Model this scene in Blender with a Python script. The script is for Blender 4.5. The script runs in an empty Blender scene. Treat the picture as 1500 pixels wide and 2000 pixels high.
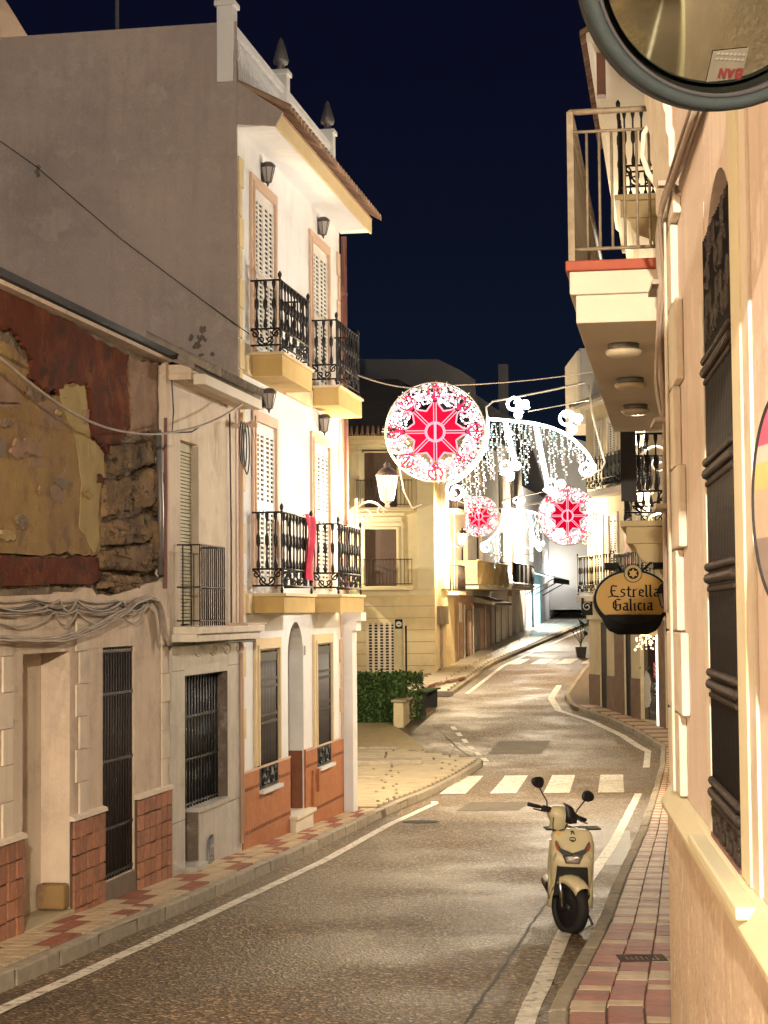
import bpy, math, random
import numpy as np
from mathutils import Vector, Matrix, Euler
random.seed(11)
sc = bpy.context.scene
COL = sc.collection
PI = math.pi
R = math.radians
# ------------------------------------------------------------------ camera
CAM_Z = 2.91
cd = bpy.data.cameras.new('camera')
cam = bpy.data.objects.new('camera', cd); COL.objects.link(cam)
cd.sensor_fit = 'VERTICAL'; cd.sensor_height = 36; cd.lens = 63.0
cd.clip_start = 0.05; cd.clip_end = 2000
cam.matrix_world = Matrix.Translation((0, 0, CAM_Z)) @ Matrix.Rotation(R(93.22), 4, 'X') @ Matrix.Rotation(R(-0.5), 4, 'Z')
sc.camera = cam
# ------------------------------------------------------------------ night sky, faint moon, exposure
w = bpy.data.worlds.new('World'); sc.world = w; w.use_nodes = True
nt = w.node_tree; bg = nt.nodes['Background']
sky = nt.nodes.new('ShaderNodeTexSky'); sky.sky_type = 'NISHITA'; sky.sun_disc = False
sky.sun_elevation = R(-5.5); sky.sun_rotation = R(200); sky.altitude = 0; sky.ozone_density = 4.0
gam = nt.nodes.new('ShaderNodeMix'); gam.data_type = 'RGBA'; gam.blend_type = 'ADD'; gam.inputs[0].default_value = 1.0
gam.inputs[7].default_value = (0.022, 0.030, 0.095, 1)
# town glow: the night sky pales a little towards the horizon all round
tcw = nt.nodes.new('ShaderNodeTexCoord'); sep = nt.nodes.new('ShaderNodeSeparateXYZ'); nt.links.new(tcw.outputs['Generated'], sep.inputs[0])
mrw = nt.nodes.new('ShaderNodeMapRange'); mrw.inputs[1].default_value = 0.0; mrw.inputs[2].default_value = 0.32; mrw.inputs[3].default_value = 1.0; mrw.inputs[4].default_value = 0.0
mrw.interpolation_type = 'SMOOTHSTEP'; nt.links.new(sep.outputs[2], mrw.inputs[0])
glw = nt.nodes.new('ShaderNodeMix'); glw.data_type = 'RGBA'; nt.links.new(mrw.outputs[0], glw.inputs[0])
glw.inputs[6].default_value = (0.020, 0.024, 0.085, 1); glw.inputs[7].default_value = (0.030, 0.062, 0.125, 1); nt.links.new(glw.outputs[2], gam.inputs[7])
nt.links.new(sky.outputs[0], gam.inputs[6]); nt.links.new(gam.outputs[2], bg.inputs[0])
bg.inputs[1].default_value = 0.05
sd = bpy.data.lights.new('moon', 'SUN'); sd.energy = 0.012; sd.angle = R(0.5); sd.color = (0.8, 0.88, 1.0)
moon = bpy.data.objects.new('moon', sd); moon.rotation_euler = (R(48), 0, R(25)); COL.objects.link(moon)
sc.view_settings.view_transform = 'Standard'; sc.view_settings.look = 'None'
sc.view_settings.exposure = 1.65; sc.view_settings.gamma = 1.0; sc.view_settings.use_curve_mapping = False
cy = sc.cycles
cy.use_denoising = True
try: cy.denoiser = 'OPENIMAGEDENOISE'
except Exception: pass
cy.sample_clamp_indirect = 4.0; cy.sample_clamp_direct = 0.0
cy.max_bounces = 5; cy.diffuse_bounces = 3; cy.glossy_bounces = 2; cy.transmission_bounces = 4; cy.transparent_max_bounces = 6
cy.caustics_reflective = False; cy.caustics_refractive = False
cy.use_adaptive_sampling = True; cy.adaptive_threshold = 0.035
LAMP = 1.25            # common factor for all street lanterns

# ------------------------------------------------------------------ materials
MATS = {}
def M(name, c, c2=None, sc_=5.0, rough=0.8, bump=0.25, bsc=60.0, metal=0.0, stain=None, stain_amt=0.5, stain_sc=1.2,
      emit=0.0, ecol=None, spec=0.4, streak=0.0, stain2=None, stain2_sc=4.0, coat=0.0, detail=6.0, bdist=0.01, rand=0.0):
    """procedural surface: two-tone noise, optional stains and vertical streaks, bump"""
    m = bpy.data.materials.new(name); m.use_nodes = True; MATS[name] = m
    t = m.node_tree; N = t.nodes; Lk = t.links; b = N['Principled BSDF']
    tc = N.new('ShaderNodeTexCoord')
    def noise(scale, det=detail, vec=None, rg=0.6):
        n = N.new('ShaderNodeTexNoise'); n.inputs['Scale'].default_value = scale; n.inputs['Detail'].default_value = det
        n.inputs['Roughness'].default_value = rg
        Lk.new(vec if vec else tc.outputs['Object'], n.inputs['Vector']); return n
    def mixc(f, a, bb, blend='MIX'):
        x = N.new('ShaderNodeMix'); x.data_type = 'RGBA'; x.blend_type = blend
        for s_, v in ((0, f), (6, a), (7, bb)):
            if isinstance(v, (int, float)): x.inputs[s_].default_value = v
            elif isinstance(v, tuple): x.inputs[s_].default_value = v + (1,) if len(v) == 3 else v
            else: Lk.new(v, x.inputs[s_])
        return x.outputs[2]
    def ramp(src, a, bb):
        r = N.new('ShaderNodeMapRange'); r.inputs[1].default_value = a; r.inputs[2].default_value = bb; Lk.new(src, r.inputs[0]); return r.outputs[0]
    if c2 is None: c2 = tuple(x * 0.82 for x in c)
    col = mixc(ramp(noise(sc_).outputs[0], 0.32, 0.68), c, c2)
    if stain:
        f = N.new('ShaderNodeMath'); f.operation = 'MULTIPLY'; f.inputs[1].default_value = stain_amt
        Lk.new(ramp(noise(stain_sc, 9, rg=0.7).outputs[0], 0.5, 0.66), f.inputs[0]); col = mixc(f.outputs[0], col, stain)
    if stain2:
        col = mixc(ramp(noise(stain2_sc, 10, rg=0.75).outputs[0], 0.53, 0.60), col, stain2)
    if streak:
        mp = N.new('ShaderNodeMapping'); mp.inputs['Scale'].default_value = (9, 9, 0.7); Lk.new(tc.outputs['Object'], mp.inputs[0])
        f = N.new('ShaderNodeMath'); f.operation = 'MULTIPLY'; f.inputs[1].default_value = streak
        Lk.new(ramp(noise(1.0, 5, mp.outputs[0]).outputs[0], 0.5, 0.75), f.inputs[0])
        col = mixc(f.outputs[0], col, tuple(x * 0.45 for x in c))
    if rand:
        oi = N.new('ShaderNodeObjectInfo'); r = N.new('ShaderNodeMapRange'); r.inputs[3].default_value = 1 - rand; r.inputs[4].default_value = 1 + rand * 0.6
        Lk.new(oi.outputs['Random'], r.inputs[0])
        v = N.new('ShaderNodeVectorMath'); v.operation = 'SCALE'; Lk.new(col, v.inputs[0]); Lk.new(r.outputs[0], v.inputs['Scale']); col = v.outputs[0]
    Lk.new(col, b.inputs['Base Color'])
    b.inputs['Roughness'].default_value = rough; b.inputs['Metallic'].default_value = metal
    b.inputs['Specular IOR Level'].default_value = spec; b.inputs['Coat Weight'].default_value = coat
    if bump:
        bp = N.new('ShaderNodeBump'); bp.inputs['Strength'].default_value = bump; bp.inputs['Distance'].default_value = bdist
        Lk.new(noise(bsc, 5).outputs[0], bp.inputs['Height']); Lk.new(bp.outputs[0], b.inputs['Normal'])
    if emit:
        b.inputs['Emission Color'].default_value = tuple(ecol or c) + (1,); b.inputs['Emission Strength'].default_value = emit
    return m
def ME(name, c, s, sample=True):
    m = bpy.data.materials.new(name); m.use_nodes = True; MATS[name] = m
    t = m.node_tree; t.nodes.remove(t.nodes['Principled BSDF'])
    e = t.nodes.new('ShaderNodeEmission'); e.inputs[0].default_value = c + (1,); e.inputs[1].default_value = s
    t.links.new(e.outputs[0], t.nodes['Material Output'].inputs[0])
    try: m.cycles.emission_sampling = 'AUTO' if sample else 'NONE'
    except Exception: pass
    return m

M('white_wall', (0.78, 0.78, 0.79), (0.72, 0.72, 0.73), 1.3, 0.85, 0.25, 70, stain=(0.60, 0.57, 0.54), stain_amt=0.45, streak=0.12)
M('grey_render', (0.46, 0.375, 0.35), (0.375, 0.31, 0.295), 0.8, 0.95, 0.9, 28, stain=(0.29, 0.25, 0.245), stain_amt=0.7, stain_sc=0.5, stain2=(0.43, 0.37, 0.34), stain2_sc=1.6, streak=0.22, bdist=0.02)
M('ochre_trim', (0.70, 0.56, 0.32), (0.65, 0.51, 0.28), 2, 0.8, 0.3, 120)
M('cream_trim', (0.72, 0.58, 0.36), (0.66, 0.52, 0.32), 2, 0.8, 0.25, 90)
M('peach_frame', (0.62, 0.44, 0.33), (0.57, 0.40, 0.30), 3, 0.75, 0.2, 90)
M('terracotta', (0.42, 0.15, 0.055), (0.34, 0.115, 0.04), 9, 0.55, 0.3, 45, stain=(0.5, 0.24, 0.12), stain_amt=0.4, stain_sc=4)
M('terracotta_dark', (0.22, 0.07, 0.03), (0.16, 0.05, 0.02), 9, 0.5, 0.2, 45)
M('roof_tile', (0.52, 0.33, 0.22), (0.38, 0.24, 0.16), 7, 0.85, 0.4, 40, rand=0.3)
M('old_tile', (0.30, 0.25, 0.20), (0.20, 0.17, 0.14), 7, 0.9, 0.4, 40, rand=0.3)
M('iron', (0.014, 0.013, 0.015), (0.022, 0.02, 0.02), 20, 0.5, 0.2, 80, metal=0.3)
M('rust_iron', (0.028, 0.023, 0.022), (0.045, 0.03, 0.025), 12, 0.6, 0.3, 80, metal=0.3)
M('pale_iron', (0.36, 0.29, 0.20), (0.22, 0.17, 0.12), 14, 0.6, 0.3, 60, metal=0.2)
M('shutter_white', (0.78, 0.76, 0.72), (0.74, 0.72, 0.68), 4, 0.5, 0.08, 60)
M('shutter_dark', (0.015, 0.014, 0.016), (0.02, 0.018, 0.02), 4, 0.8, 0)
M('glass_dark', (0.012, 0.014, 0.02), (0.02, 0.022, 0.03), 3, 0.08, 0.02, 10, spec=0.6)
M('brown_blind', (0.10, 0.065, 0.05), (0.085, 0.055, 0.045), 5, 0.7, 0.2, 60)
M('plaster_cream', (0.72, 0.62, 0.51), (0.65, 0.55, 0.44), 1.6, 0.92, 0.45, 40, stain=(0.36, 0.30, 0.25), stain_amt=0.5, stain_sc=1.5, streak=0.35)
M('plaster_old', (0.68, 0.56, 0.45), (0.58, 0.46, 0.36), 2.2, 0.93, 0.6, 30, stain=(0.34, 0.27, 0.21), stain_amt=0.5, stain_sc=2.0, streak=0.3)
M('rubble', (0.24, 0.17, 0.11), (0.13, 0.095, 0.07), 6, 0.98, 1.0, 14, stain=(0.38, 0.30, 0.18), stain_amt=0.8, stain_sc=3.0, bdist=0.05)
M('red_plaster', (0.125, 0.034, 0.018), (0.075, 0.024, 0.015), 2.5, 0.97, 0.7, 30, stain=(0.21, 0.07, 0.03), stain_amt=0.8, stain_sc=1.8, stain2=(0.06, 0.03, 0.02), stain2_sc=3.5, spec=0.1)
M('ochre_plaster', (0.35, 0.24, 0.10), (0.23, 0.14, 0.07), 1.3, 0.97, 0.8, 30, stain=(0.24, 0.15, 0.085), stain_amt=0.85, stain_sc=2.2, stain2=(0.20, 0.13, 0.08), stain2_sc=4.5, spec=0.1)
M('pale_plaster', (0.40, 0.32, 0.15), (0.33, 0.25, 0.12), 3, 0.97, 0.6, 35, stain=(0.28, 0.19, 0.10), stain_amt=0.7, stain_sc=3.5, spec=0.1)
M('pink_plaster', (0.30, 0.19, 0.12), (0.20, 0.12, 0.08), 4, 0.95, 0.6, 30, stain=(0.18, 0.10, 0.06), stain_amt=0.6, stain_sc=3)
M('grey_patch', (0.20, 0.155, 0.11), (0.15, 0.12, 0.09), 6, 0.95, 0.6, 30)
M('field_stone', (0.26, 0.17, 0.10), (0.12, 0.085, 0.06), 4, 0.97, 1.0, 12, stain=(0.40, 0.25, 0.11), stain_amt=0.9, stain_sc=2.5, stain2=(0.05, 0.04, 0.035), stain2_sc=5, bdist=0.05, rand=0.3, spec=0.1)
M('brick_tile', (0.42, 0.185, 0.10), (0.31, 0.13, 0.075), 12, 0.8, 0.6, 50, rand=0.25)
M('mortar', (0.11, 0.075, 0.055), (0.085, 0.06, 0.045), 14, 0.95, 0.4, 50)
M('marble', (0.50, 0.48, 0.45), (0.38, 0.365, 0.345), 3.5, 0.35, 0.1, 40, stain=(0.62, 0.58, 0.53), stain_amt=0.5, stain_sc=5, streak=0.4)
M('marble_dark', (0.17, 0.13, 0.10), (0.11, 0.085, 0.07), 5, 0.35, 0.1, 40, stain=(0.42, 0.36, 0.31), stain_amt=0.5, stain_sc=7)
M('steel_shutter', (0.10, 0.13, 0.16), (0.06, 0.08, 0.10), 2, 0.3, 0.1, 20, metal=0.6)
M('cable_grey', (0.42, 0.35, 0.29), (0.30, 0.25, 0.21), 8, 0.7, 0.1, 60)
M('cable_black', (0.03, 0.027, 0.025), None, 8, 0.6, 0)
M('pipe_brown', (0.20, 0.09, 0.08), (0.16, 0.07, 0.06), 4, 0.5, 0.1, 40)
M('zinc', (0.22, 0.21, 0.21), (0.16, 0.15, 0.15), 4, 0.5, 0.2, 40, metal=0.4)
M('red_cloth', (0.55, 0.03, 0.08), (0.42, 0.02, 0.06), 4, 0.8, 0.2, 50)
M('pink_cloth', (0.75, 0.38, 0.42), None, 4, 0.8, 0.1, 50)
M('frosted', (0.42, 0.38, 0.36), (0.36, 0.33, 0.31), 5, 0.3, 0.05, 30)
M('lantern_metal', (0.06, 0.05, 0.05), (0.09, 0.075, 0.07), 9, 0.5, 0.2, 60, metal=0.2)
M('pink_wall', (0.74, 0.62, 0.55), (0.68, 0.56, 0.49), 1.2, 0.9, 0.5, 35, stain=(0.56, 0.43, 0.35), stain_amt=0.5, stain_sc=1.1, stain2=(0.78, 0.68, 0.60), stain2_sc=2.2, streak=0.3)
M('dado_wall', (0.66, 0.52, 0.40), (0.58, 0.44, 0.33), 2.5, 0.85, 0.9, 16, stain=(0.46, 0.33, 0.23), stain_amt=0.6, stain_sc=2.4, stain2=(0.76, 0.64, 0.50), stain2_sc=5, bdist=0.03, streak=0.35)
M('quoin_cream', (0.76, 0.69, 0.59), (0.70, 0.62, 0.52), 2, 0.85, 0.5, 35, stain=(0.52, 0.42, 0.32), stain_amt=0.5, stain_sc=2, streak=0.3)
M('yellow_trim', (0.72, 0.67, 0.48), (0.68, 0.62, 0.44), 2, 0.8, 0.3, 45)
M('red_edge', (0.42, 0.09, 0.045), (0.34, 0.07, 0.035), 5, 0.6, 0.2, 50)
M('balcony_white', (0.74, 0.68, 0.58), (0.69, 0.63, 0.53), 1.8, 0.8, 0.2, 60, stain=(0.58, 0.50, 0.40), stain_amt=0.3)
M('lamp_plastic', (0.66, 0.56, 0.40), None, 3, 0.35, 0)
M('brown_paint', (0.20, 0.09, 0.06), (0.16, 0.07, 0.05), 5, 0.7, 0.2, 50)
M('bar_wall', (0.70, 0.60, 0.40), (0.64, 0.54, 0.36), 1.8, 0.85, 0.3, 40, stain=(0.46, 0.36, 0.22), stain_amt=0.4)
M('bar_brown', (0.24, 0.155, 0.11), (0.19, 0.12, 0.09), 4, 0.8, 0.3, 40)
M('door_dark', (0.016, 0.015, 0.017), (0.025, 0.022, 0.022), 4, 0.6, 0.1, 30)
M('ochre_wall', (0.70, 0.61, 0.40), (0.64, 0.55, 0.35), 1.5, 0.88, 0.3, 40, stain=(0.44, 0.34, 0.18), stain_amt=0.4)
M('pale_wall', (0.74, 0.68, 0.58), (0.68, 0.62, 0.52), 1.5, 0.88, 0.3, 40, stain=(0.46, 0.40, 0.32), stain_amt=0.4)
M('lilac_wall', (0.52, 0.49, 0.60), (0.48, 0.45, 0.56), 1.5, 0.88, 0.2, 40)
M('blue_door', (0.05, 0.10, 0.16), (0.04, 0.08, 0.13), 3, 0.5, 0.1, 30)
M('shop_brown', (0.40, 0.27, 0.20), (0.32, 0.21, 0.15), 6, 0.6, 0.2, 40)
M('hill_house', (0.55, 0.54, 0.52), (0.45, 0.44, 0.43), 0.6, 0.95, 0.3, 10)
M('dark_roof', (0.16, 0.15, 0.14), (0.11, 0.105, 0.10), 0.8, 0.95, 0.5, 8)
M('canvas', (0.60, 0.49, 0.27), (0.52, 0.41, 0.22), 3, 0.9, 0.3, 20)
M('grey_canvas', (0.20, 0.18, 0.16), None, 3, 0.9, 0.3, 20)
M('awning_blue', (0.25, 0.42, 0.50), (0.20, 0.36, 0.44), 2, 0.7, 0.1, 30)
M('poster_white', (0.72, 0.70, 0.66), (0.60, 0.58, 0.54), 8, 0.5, 0)
M('paint_white', (0.78, 0.75, 0.69), (0.66, 0.63, 0.57), 7, 0.6, 0.3, 60, stain=(0.34, 0.30, 0.25), stain_amt=0.55, stain_sc=3, stain2=(0.17, 0.14, 0.11), stain2_sc=11)
M('kerb_stone', (0.40, 0.35, 0.28), (0.31, 0.27, 0.21), 8, 0.85, 0.7, 26, stain=(0.20, 0.17, 0.13), stain_amt=0.6, stain_sc=5, bdist=0.02, rand=0.12)
M('tile_red', (0.31, 0.085, 0.048), (0.23, 0.062, 0.036), 12, 0.65, 0.35, 70, stain=(0.15, 0.07, 0.05), stain_amt=0.5, stain_sc=5, rand=0.2)
M('tile_cream', (0.54, 0.42, 0.28), (0.44, 0.33, 0.21), 12, 0.65, 0.35, 70, stain=(0.26, 0.20, 0.14), stain_amt=0.5, stain_sc=5, rand=0.15)
M('grout', (0.16, 0.12, 0.09), None, 14, 0.95, 0.3, 60)
M('plaza_slab', (0.46, 0.38, 0.25), (0.38, 0.31, 0.20), 3, 0.7, 0.4, 40, stain=(0.26, 0.20, 0.13), stain_amt=0.6, stain_sc=2)
M('drain_iron', (0.05, 0.045, 0.04), (0.075, 0.065, 0.055), 20, 0.85, 0.4, 60, spec=0.15)
M('earth', (0.58, 0.48, 0.28), (0.48, 0.38, 0.21), 4, 0.95, 0.7, 20)
M('leaf', (0.075, 0.14, 0.035), (0.11, 0.18, 0.05), 3, 0.5, 0)
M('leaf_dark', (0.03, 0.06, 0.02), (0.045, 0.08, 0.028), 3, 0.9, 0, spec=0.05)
M('bark', (0.10, 0.07, 0.045), None, 10, 0.9, 0.5, 40)
M('plant_leaf', (0.02, 0.03, 0.014), (0.035, 0.045, 0.02), 3, 0.4, 0)
M('pot_black', (0.015, 0.014, 0.013), None, 5, 0.5, 0)
M('sign_yellow', (0.64, 0.38, 0.085), (0.58, 0.34, 0.075), 3, 0.4, 0.05, 40)
M('sign_rim', (0.58, 0.42, 0.16), None, 3, 0.4, 0)
M('sign_black', (0.007, 0.0065, 0.008), None, 3, 0.6, 0, spec=0.2)
M('sign_grey', (0.02, 0.02, 0.023), None, 3, 0.6, 0, spec=0.2)
M('sign_white', (0.72, 0.70, 0.64), None, 3, 0.5, 0)
M('sign_red', (0.55, 0.04, 0.05), None, 3, 0.5, 0)
M('scooter_paint', (0.64, 0.56, 0.36), (0.62, 0.54, 0.345), 2, 0.28, 0.0, 20, coat=0.5)
M('scooter_grey', (0.30, 0.26, 0.20), None, 3, 0.4, 0.1, 60)
M('scooter_black', (0.014, 0.013, 0.015), None, 5, 0.45, 0.1, 90)
M('rubber', (0.010, 0.0095, 0.010), (0.014, 0.013, 0.013), 9, 0.75, 0.2, 60)
M('chrome', (0.62, 0.58, 0.50), None, 3, 0.22, 0, metal=1.0)
M('headlight', (0.55, 0.52, 0.48), (0.30, 0.28, 0.26), 30, 0.06, 0.4, 40, metal=0.85)
M('amber', (0.32, 0.07, 0.015), None, 3, 0.15, 0)
M('mirror_glass', (0.24, 0.25, 0.20), (0.20, 0.215, 0.17), 2, 0.07, 0.0, 10, metal=1.0)
M('mirror_rim', (0.022, 0.028, 0.03), (0.017, 0.022, 0.024), 8, 0.8, 0.3, 70, spec=0.12)
M('sticker', (0.10, 0.09, 0.07), None, 5, 0.7, 0)
M('sticker_red', (0.10, 0.008, 0.008), None, 5, 0.7, 0)
M('sticker_grey', (0.16, 0.15, 0.13), None, 5, 0.7, 0)
M('red_film', (0.22, 0.002, 0.012), None, 4, 0.9, 0, emit=0.17, ecol=(0.9, 0.004, 0.045), spec=0.0)
M('steel_frame', (0.42, 0.40, 0.37), None, 5, 0.4, 0.1, 40, metal=0.6)
ME('shop_lamp', (1.0, 0.95, 0.90), 10.0 * LAMP)
ME('led_white', (0.90, 1.0, 0.97), 3.6)
ME('led_cool', (0.55, 0.90, 0.85), 1.1, False)
ME('led_bulb', (1.0, 0.93, 0.91), 1.8, False)
ME('led_pink', (1.0, 0.30, 0.36), 0.75, False)
ME('led_red', (1.0, 0.03, 0.09), 0.7, False)
ME('shop_aqua', (0.45, 0.95, 1.0), 2.5)
ME('shop_white', (1.0, 0.92, 0.80), 1.6)
ME('shop_warm', (1.0, 0.6, 0.3), 2.0)

def lantern_glass():
    m = bpy.data.materials.new('lantern_glass'); m.use_nodes = True; MATS['lantern_glass'] = m
    t = m.node_tree; t.nodes.remove(t.nodes['Principled BSDF'])
    a = t.nodes.new('ShaderNodeBsdfTransparent'); a.inputs[0].default_value = (0.95, 0.92, 0.85, 1)
    e = t.nodes.new('ShaderNodeEmission'); e.inputs[0].default_value = (1.0, 0.74, 0.34, 1); e.inputs[1].default_value = 0.42
    x = t.nodes.new('ShaderNodeAddShader'); t.links.new(a.outputs[0], x.inputs[0]); t.links.new(e.outputs[0], x.inputs[1])
    t.links.new(x.outputs[0], t.nodes['Material Output'].inputs[0])
    try: m.cycles.emission_sampling = 'NONE'
    except Exception: pass
lantern_glass()
ME('bulb_glow', (1.0, 0.86, 0.60), 6.0, False)
def asphalt():
    m = bpy.data.materials.new('asphalt'); m.use_nodes = True; MATS['asphalt'] = m
    t = m.node_tree; N = t.nodes; Lk = t.links; b = N['Principled BSDF']; tc = N.new('ShaderNodeTexCoord')
    v = N.new('ShaderNodeTexVoronoi'); v.inputs['Scale'].default_value = 38; Lk.new(tc.outputs['Object'], v.inputs['Vector'])
    n = N.new('ShaderNodeTexNoise'); n.inputs['Scale'].default_value = 55; n.inputs['Detail'].default_value = 4; Lk.new(tc.outputs['Object'], n.inputs['Vector'])
    big = N.new('ShaderNodeTexNoise'); big.inputs['Scale'].default_value = 0.55; big.inputs['Detail'].default_value = 6; Lk.new(tc.outputs['Object'], big.inputs['Vector'])
    sp = N.new('ShaderNodeSeparateColor'); Lk.new(v.outputs['Color'], sp.inputs[0])
    r = N.new('ShaderNodeValToRGB'); Lk.new(sp.outputs[0], r.inputs[0])
    e = r.color_ramp.elements; e[0].position = 0.0; e[0].color = (0.045, 0.030, 0.017, 1); e[1].position = 0.62; e[1].color = (0.125, 0.083, 0.047, 1)
    x = e.new(0.86); x.color = (0.23, 0.16, 0.095, 1); x = e.new(1.0); x.color = (0.46, 0.37, 0.26, 1)
    mr = N.new('ShaderNodeMapRange'); mr.inputs[1].default_value = 0.3; mr.inputs[2].default_value = 0.72; mr.inputs[3].default_value = 0.5; mr.inputs[4].default_value = 1.4
    Lk.new(big.outputs[0], mr.inputs[0])
    s = N.new('ShaderNodeVectorMath'); s.operation = 'SCALE'; Lk.new(r.outputs[0], s.inputs[0]); Lk.new(mr.outputs[0], s.inputs['Scale'])
    Lk.new(s.outputs[0], b.inputs['Base Color'])
    rr = N.new('ShaderNodeMapRange'); rr.inputs[1].default_value = 0.35; rr.inputs[2].default_value = 0.65; rr.inputs[3].default_value = 0.45; rr.inputs[4].default_value = 0.72
    Lk.new(big.outputs[0], rr.inputs[0]); Lk.new(rr.outputs[0], b.inputs['Roughness'])
    b.inputs['Specular IOR Level'].default_value = 0.3
    ad = N.new('ShaderNodeMath'); ad.operation = 'ADD'; Lk.new(v.outputs['Distance'], ad.inputs[0]); Lk.new(n.outputs[0], ad.inputs[1])
    bp = N.new('ShaderNodeBump'); bp.inputs['Strength'].default_value = 0.75; bp.inputs['Distance'].default_value = 0.012
    Lk.new(ad.outputs[0], bp.inputs['Height']); Lk.new(bp.outputs[0], b.inputs['Normal'])
asphalt()

# ------------------------------------------------------------------ ground profile: the street drops to the crossing, then climbs
GY = [-60, -5, 16.5, 30, 36, 40, 44, 48, 55, 62, 73, 90, 110, 140, 400]
GZ = [2.3, 0.8, 0, -.5, -.72, -.8, -.82, -.72, -.32, .12, .8, 1.65, 2.6, 3.6, 6]
def g(Y): return float(np.interp(Y, GY, GZ))
def X(poly, Y):       # x of a plan polyline [(x, y), ...] at depth Y
    return float(np.interp(Y, [p[1] for p in poly], [p[0] for p in poly]))

# ------------------------------------------------------------------ builders
class F:
    """a facade frame: u along the facade, o outwards from it, w = world height"""
    def __init__(s, P, D, side):
        s.P = Vector((P[0], P[1])); s.d = Vector(D).normalized(); s.s = -1 if side == 'L' else 1
        s.n = Vector((-s.d.y, s.d.x)) * s.s; s.a = math.atan2(s.d.y, s.d.x)
    def pt(s, u, o, w): 
        q = s.P + s.d * u + s.n * o; return Vector((q.x, q.y, w))
WORLD = F((0, 0), (1, 0), 'R')       # u = X, o = Y, w = Z
def root_loc(o):
    while o.parent: o = o.parent
    return Vector(o.location)
def tag(o, label=None, cat=None, group=None, kind=None):
    if label: o['label'] = label
    if cat: o['category'] = cat
    if group: o['group'] = group
    if kind: o['kind'] = kind
    return o
def thing(name, label, cat, loc, group=None, kind=None):
    e = bpy.data.objects.new(name, None); e.empty_display_size = 0.2; COL.objects.link(e); e.location = loc
    return tag(e, label, cat, group, kind)
SPLIT = dict(reveal='reveal', shop_frame='shop_frame', string_course='string_course', grille_rail='grille_rail', brown_pier='brown_pier', fleurs='fleur', base_cap='base_cap', niche='niche_wall', coping='coping', plinth='plinth', rear_wall='rear_wall', conduit='conduit', marble_joints='marble_joint', pilaster_flutes='flute', awning_arms='awning_arm', railing='rail', cornice='cornice', slab_edge='slab_edge', petals='petal', spokes='spoke', light_rope='light_rope', frame='frame', hoop='hoop', wall_joints='wall_joint', door_gap='door_gap', plinth_lines='plinth_line', fork='fork', diamond_tiles='diamond_tile', pipe_clips='pipe_clip', flap_hinge='hinge', porch='porch', bracket='bracket', shop_blinds='blind_strip', glazing_bars='glazing_bar', window_frame='window_frame', low_kerb='low_kerb', zigzag_band='zigzag_band', balcony_slab='balcony_slab')
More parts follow.
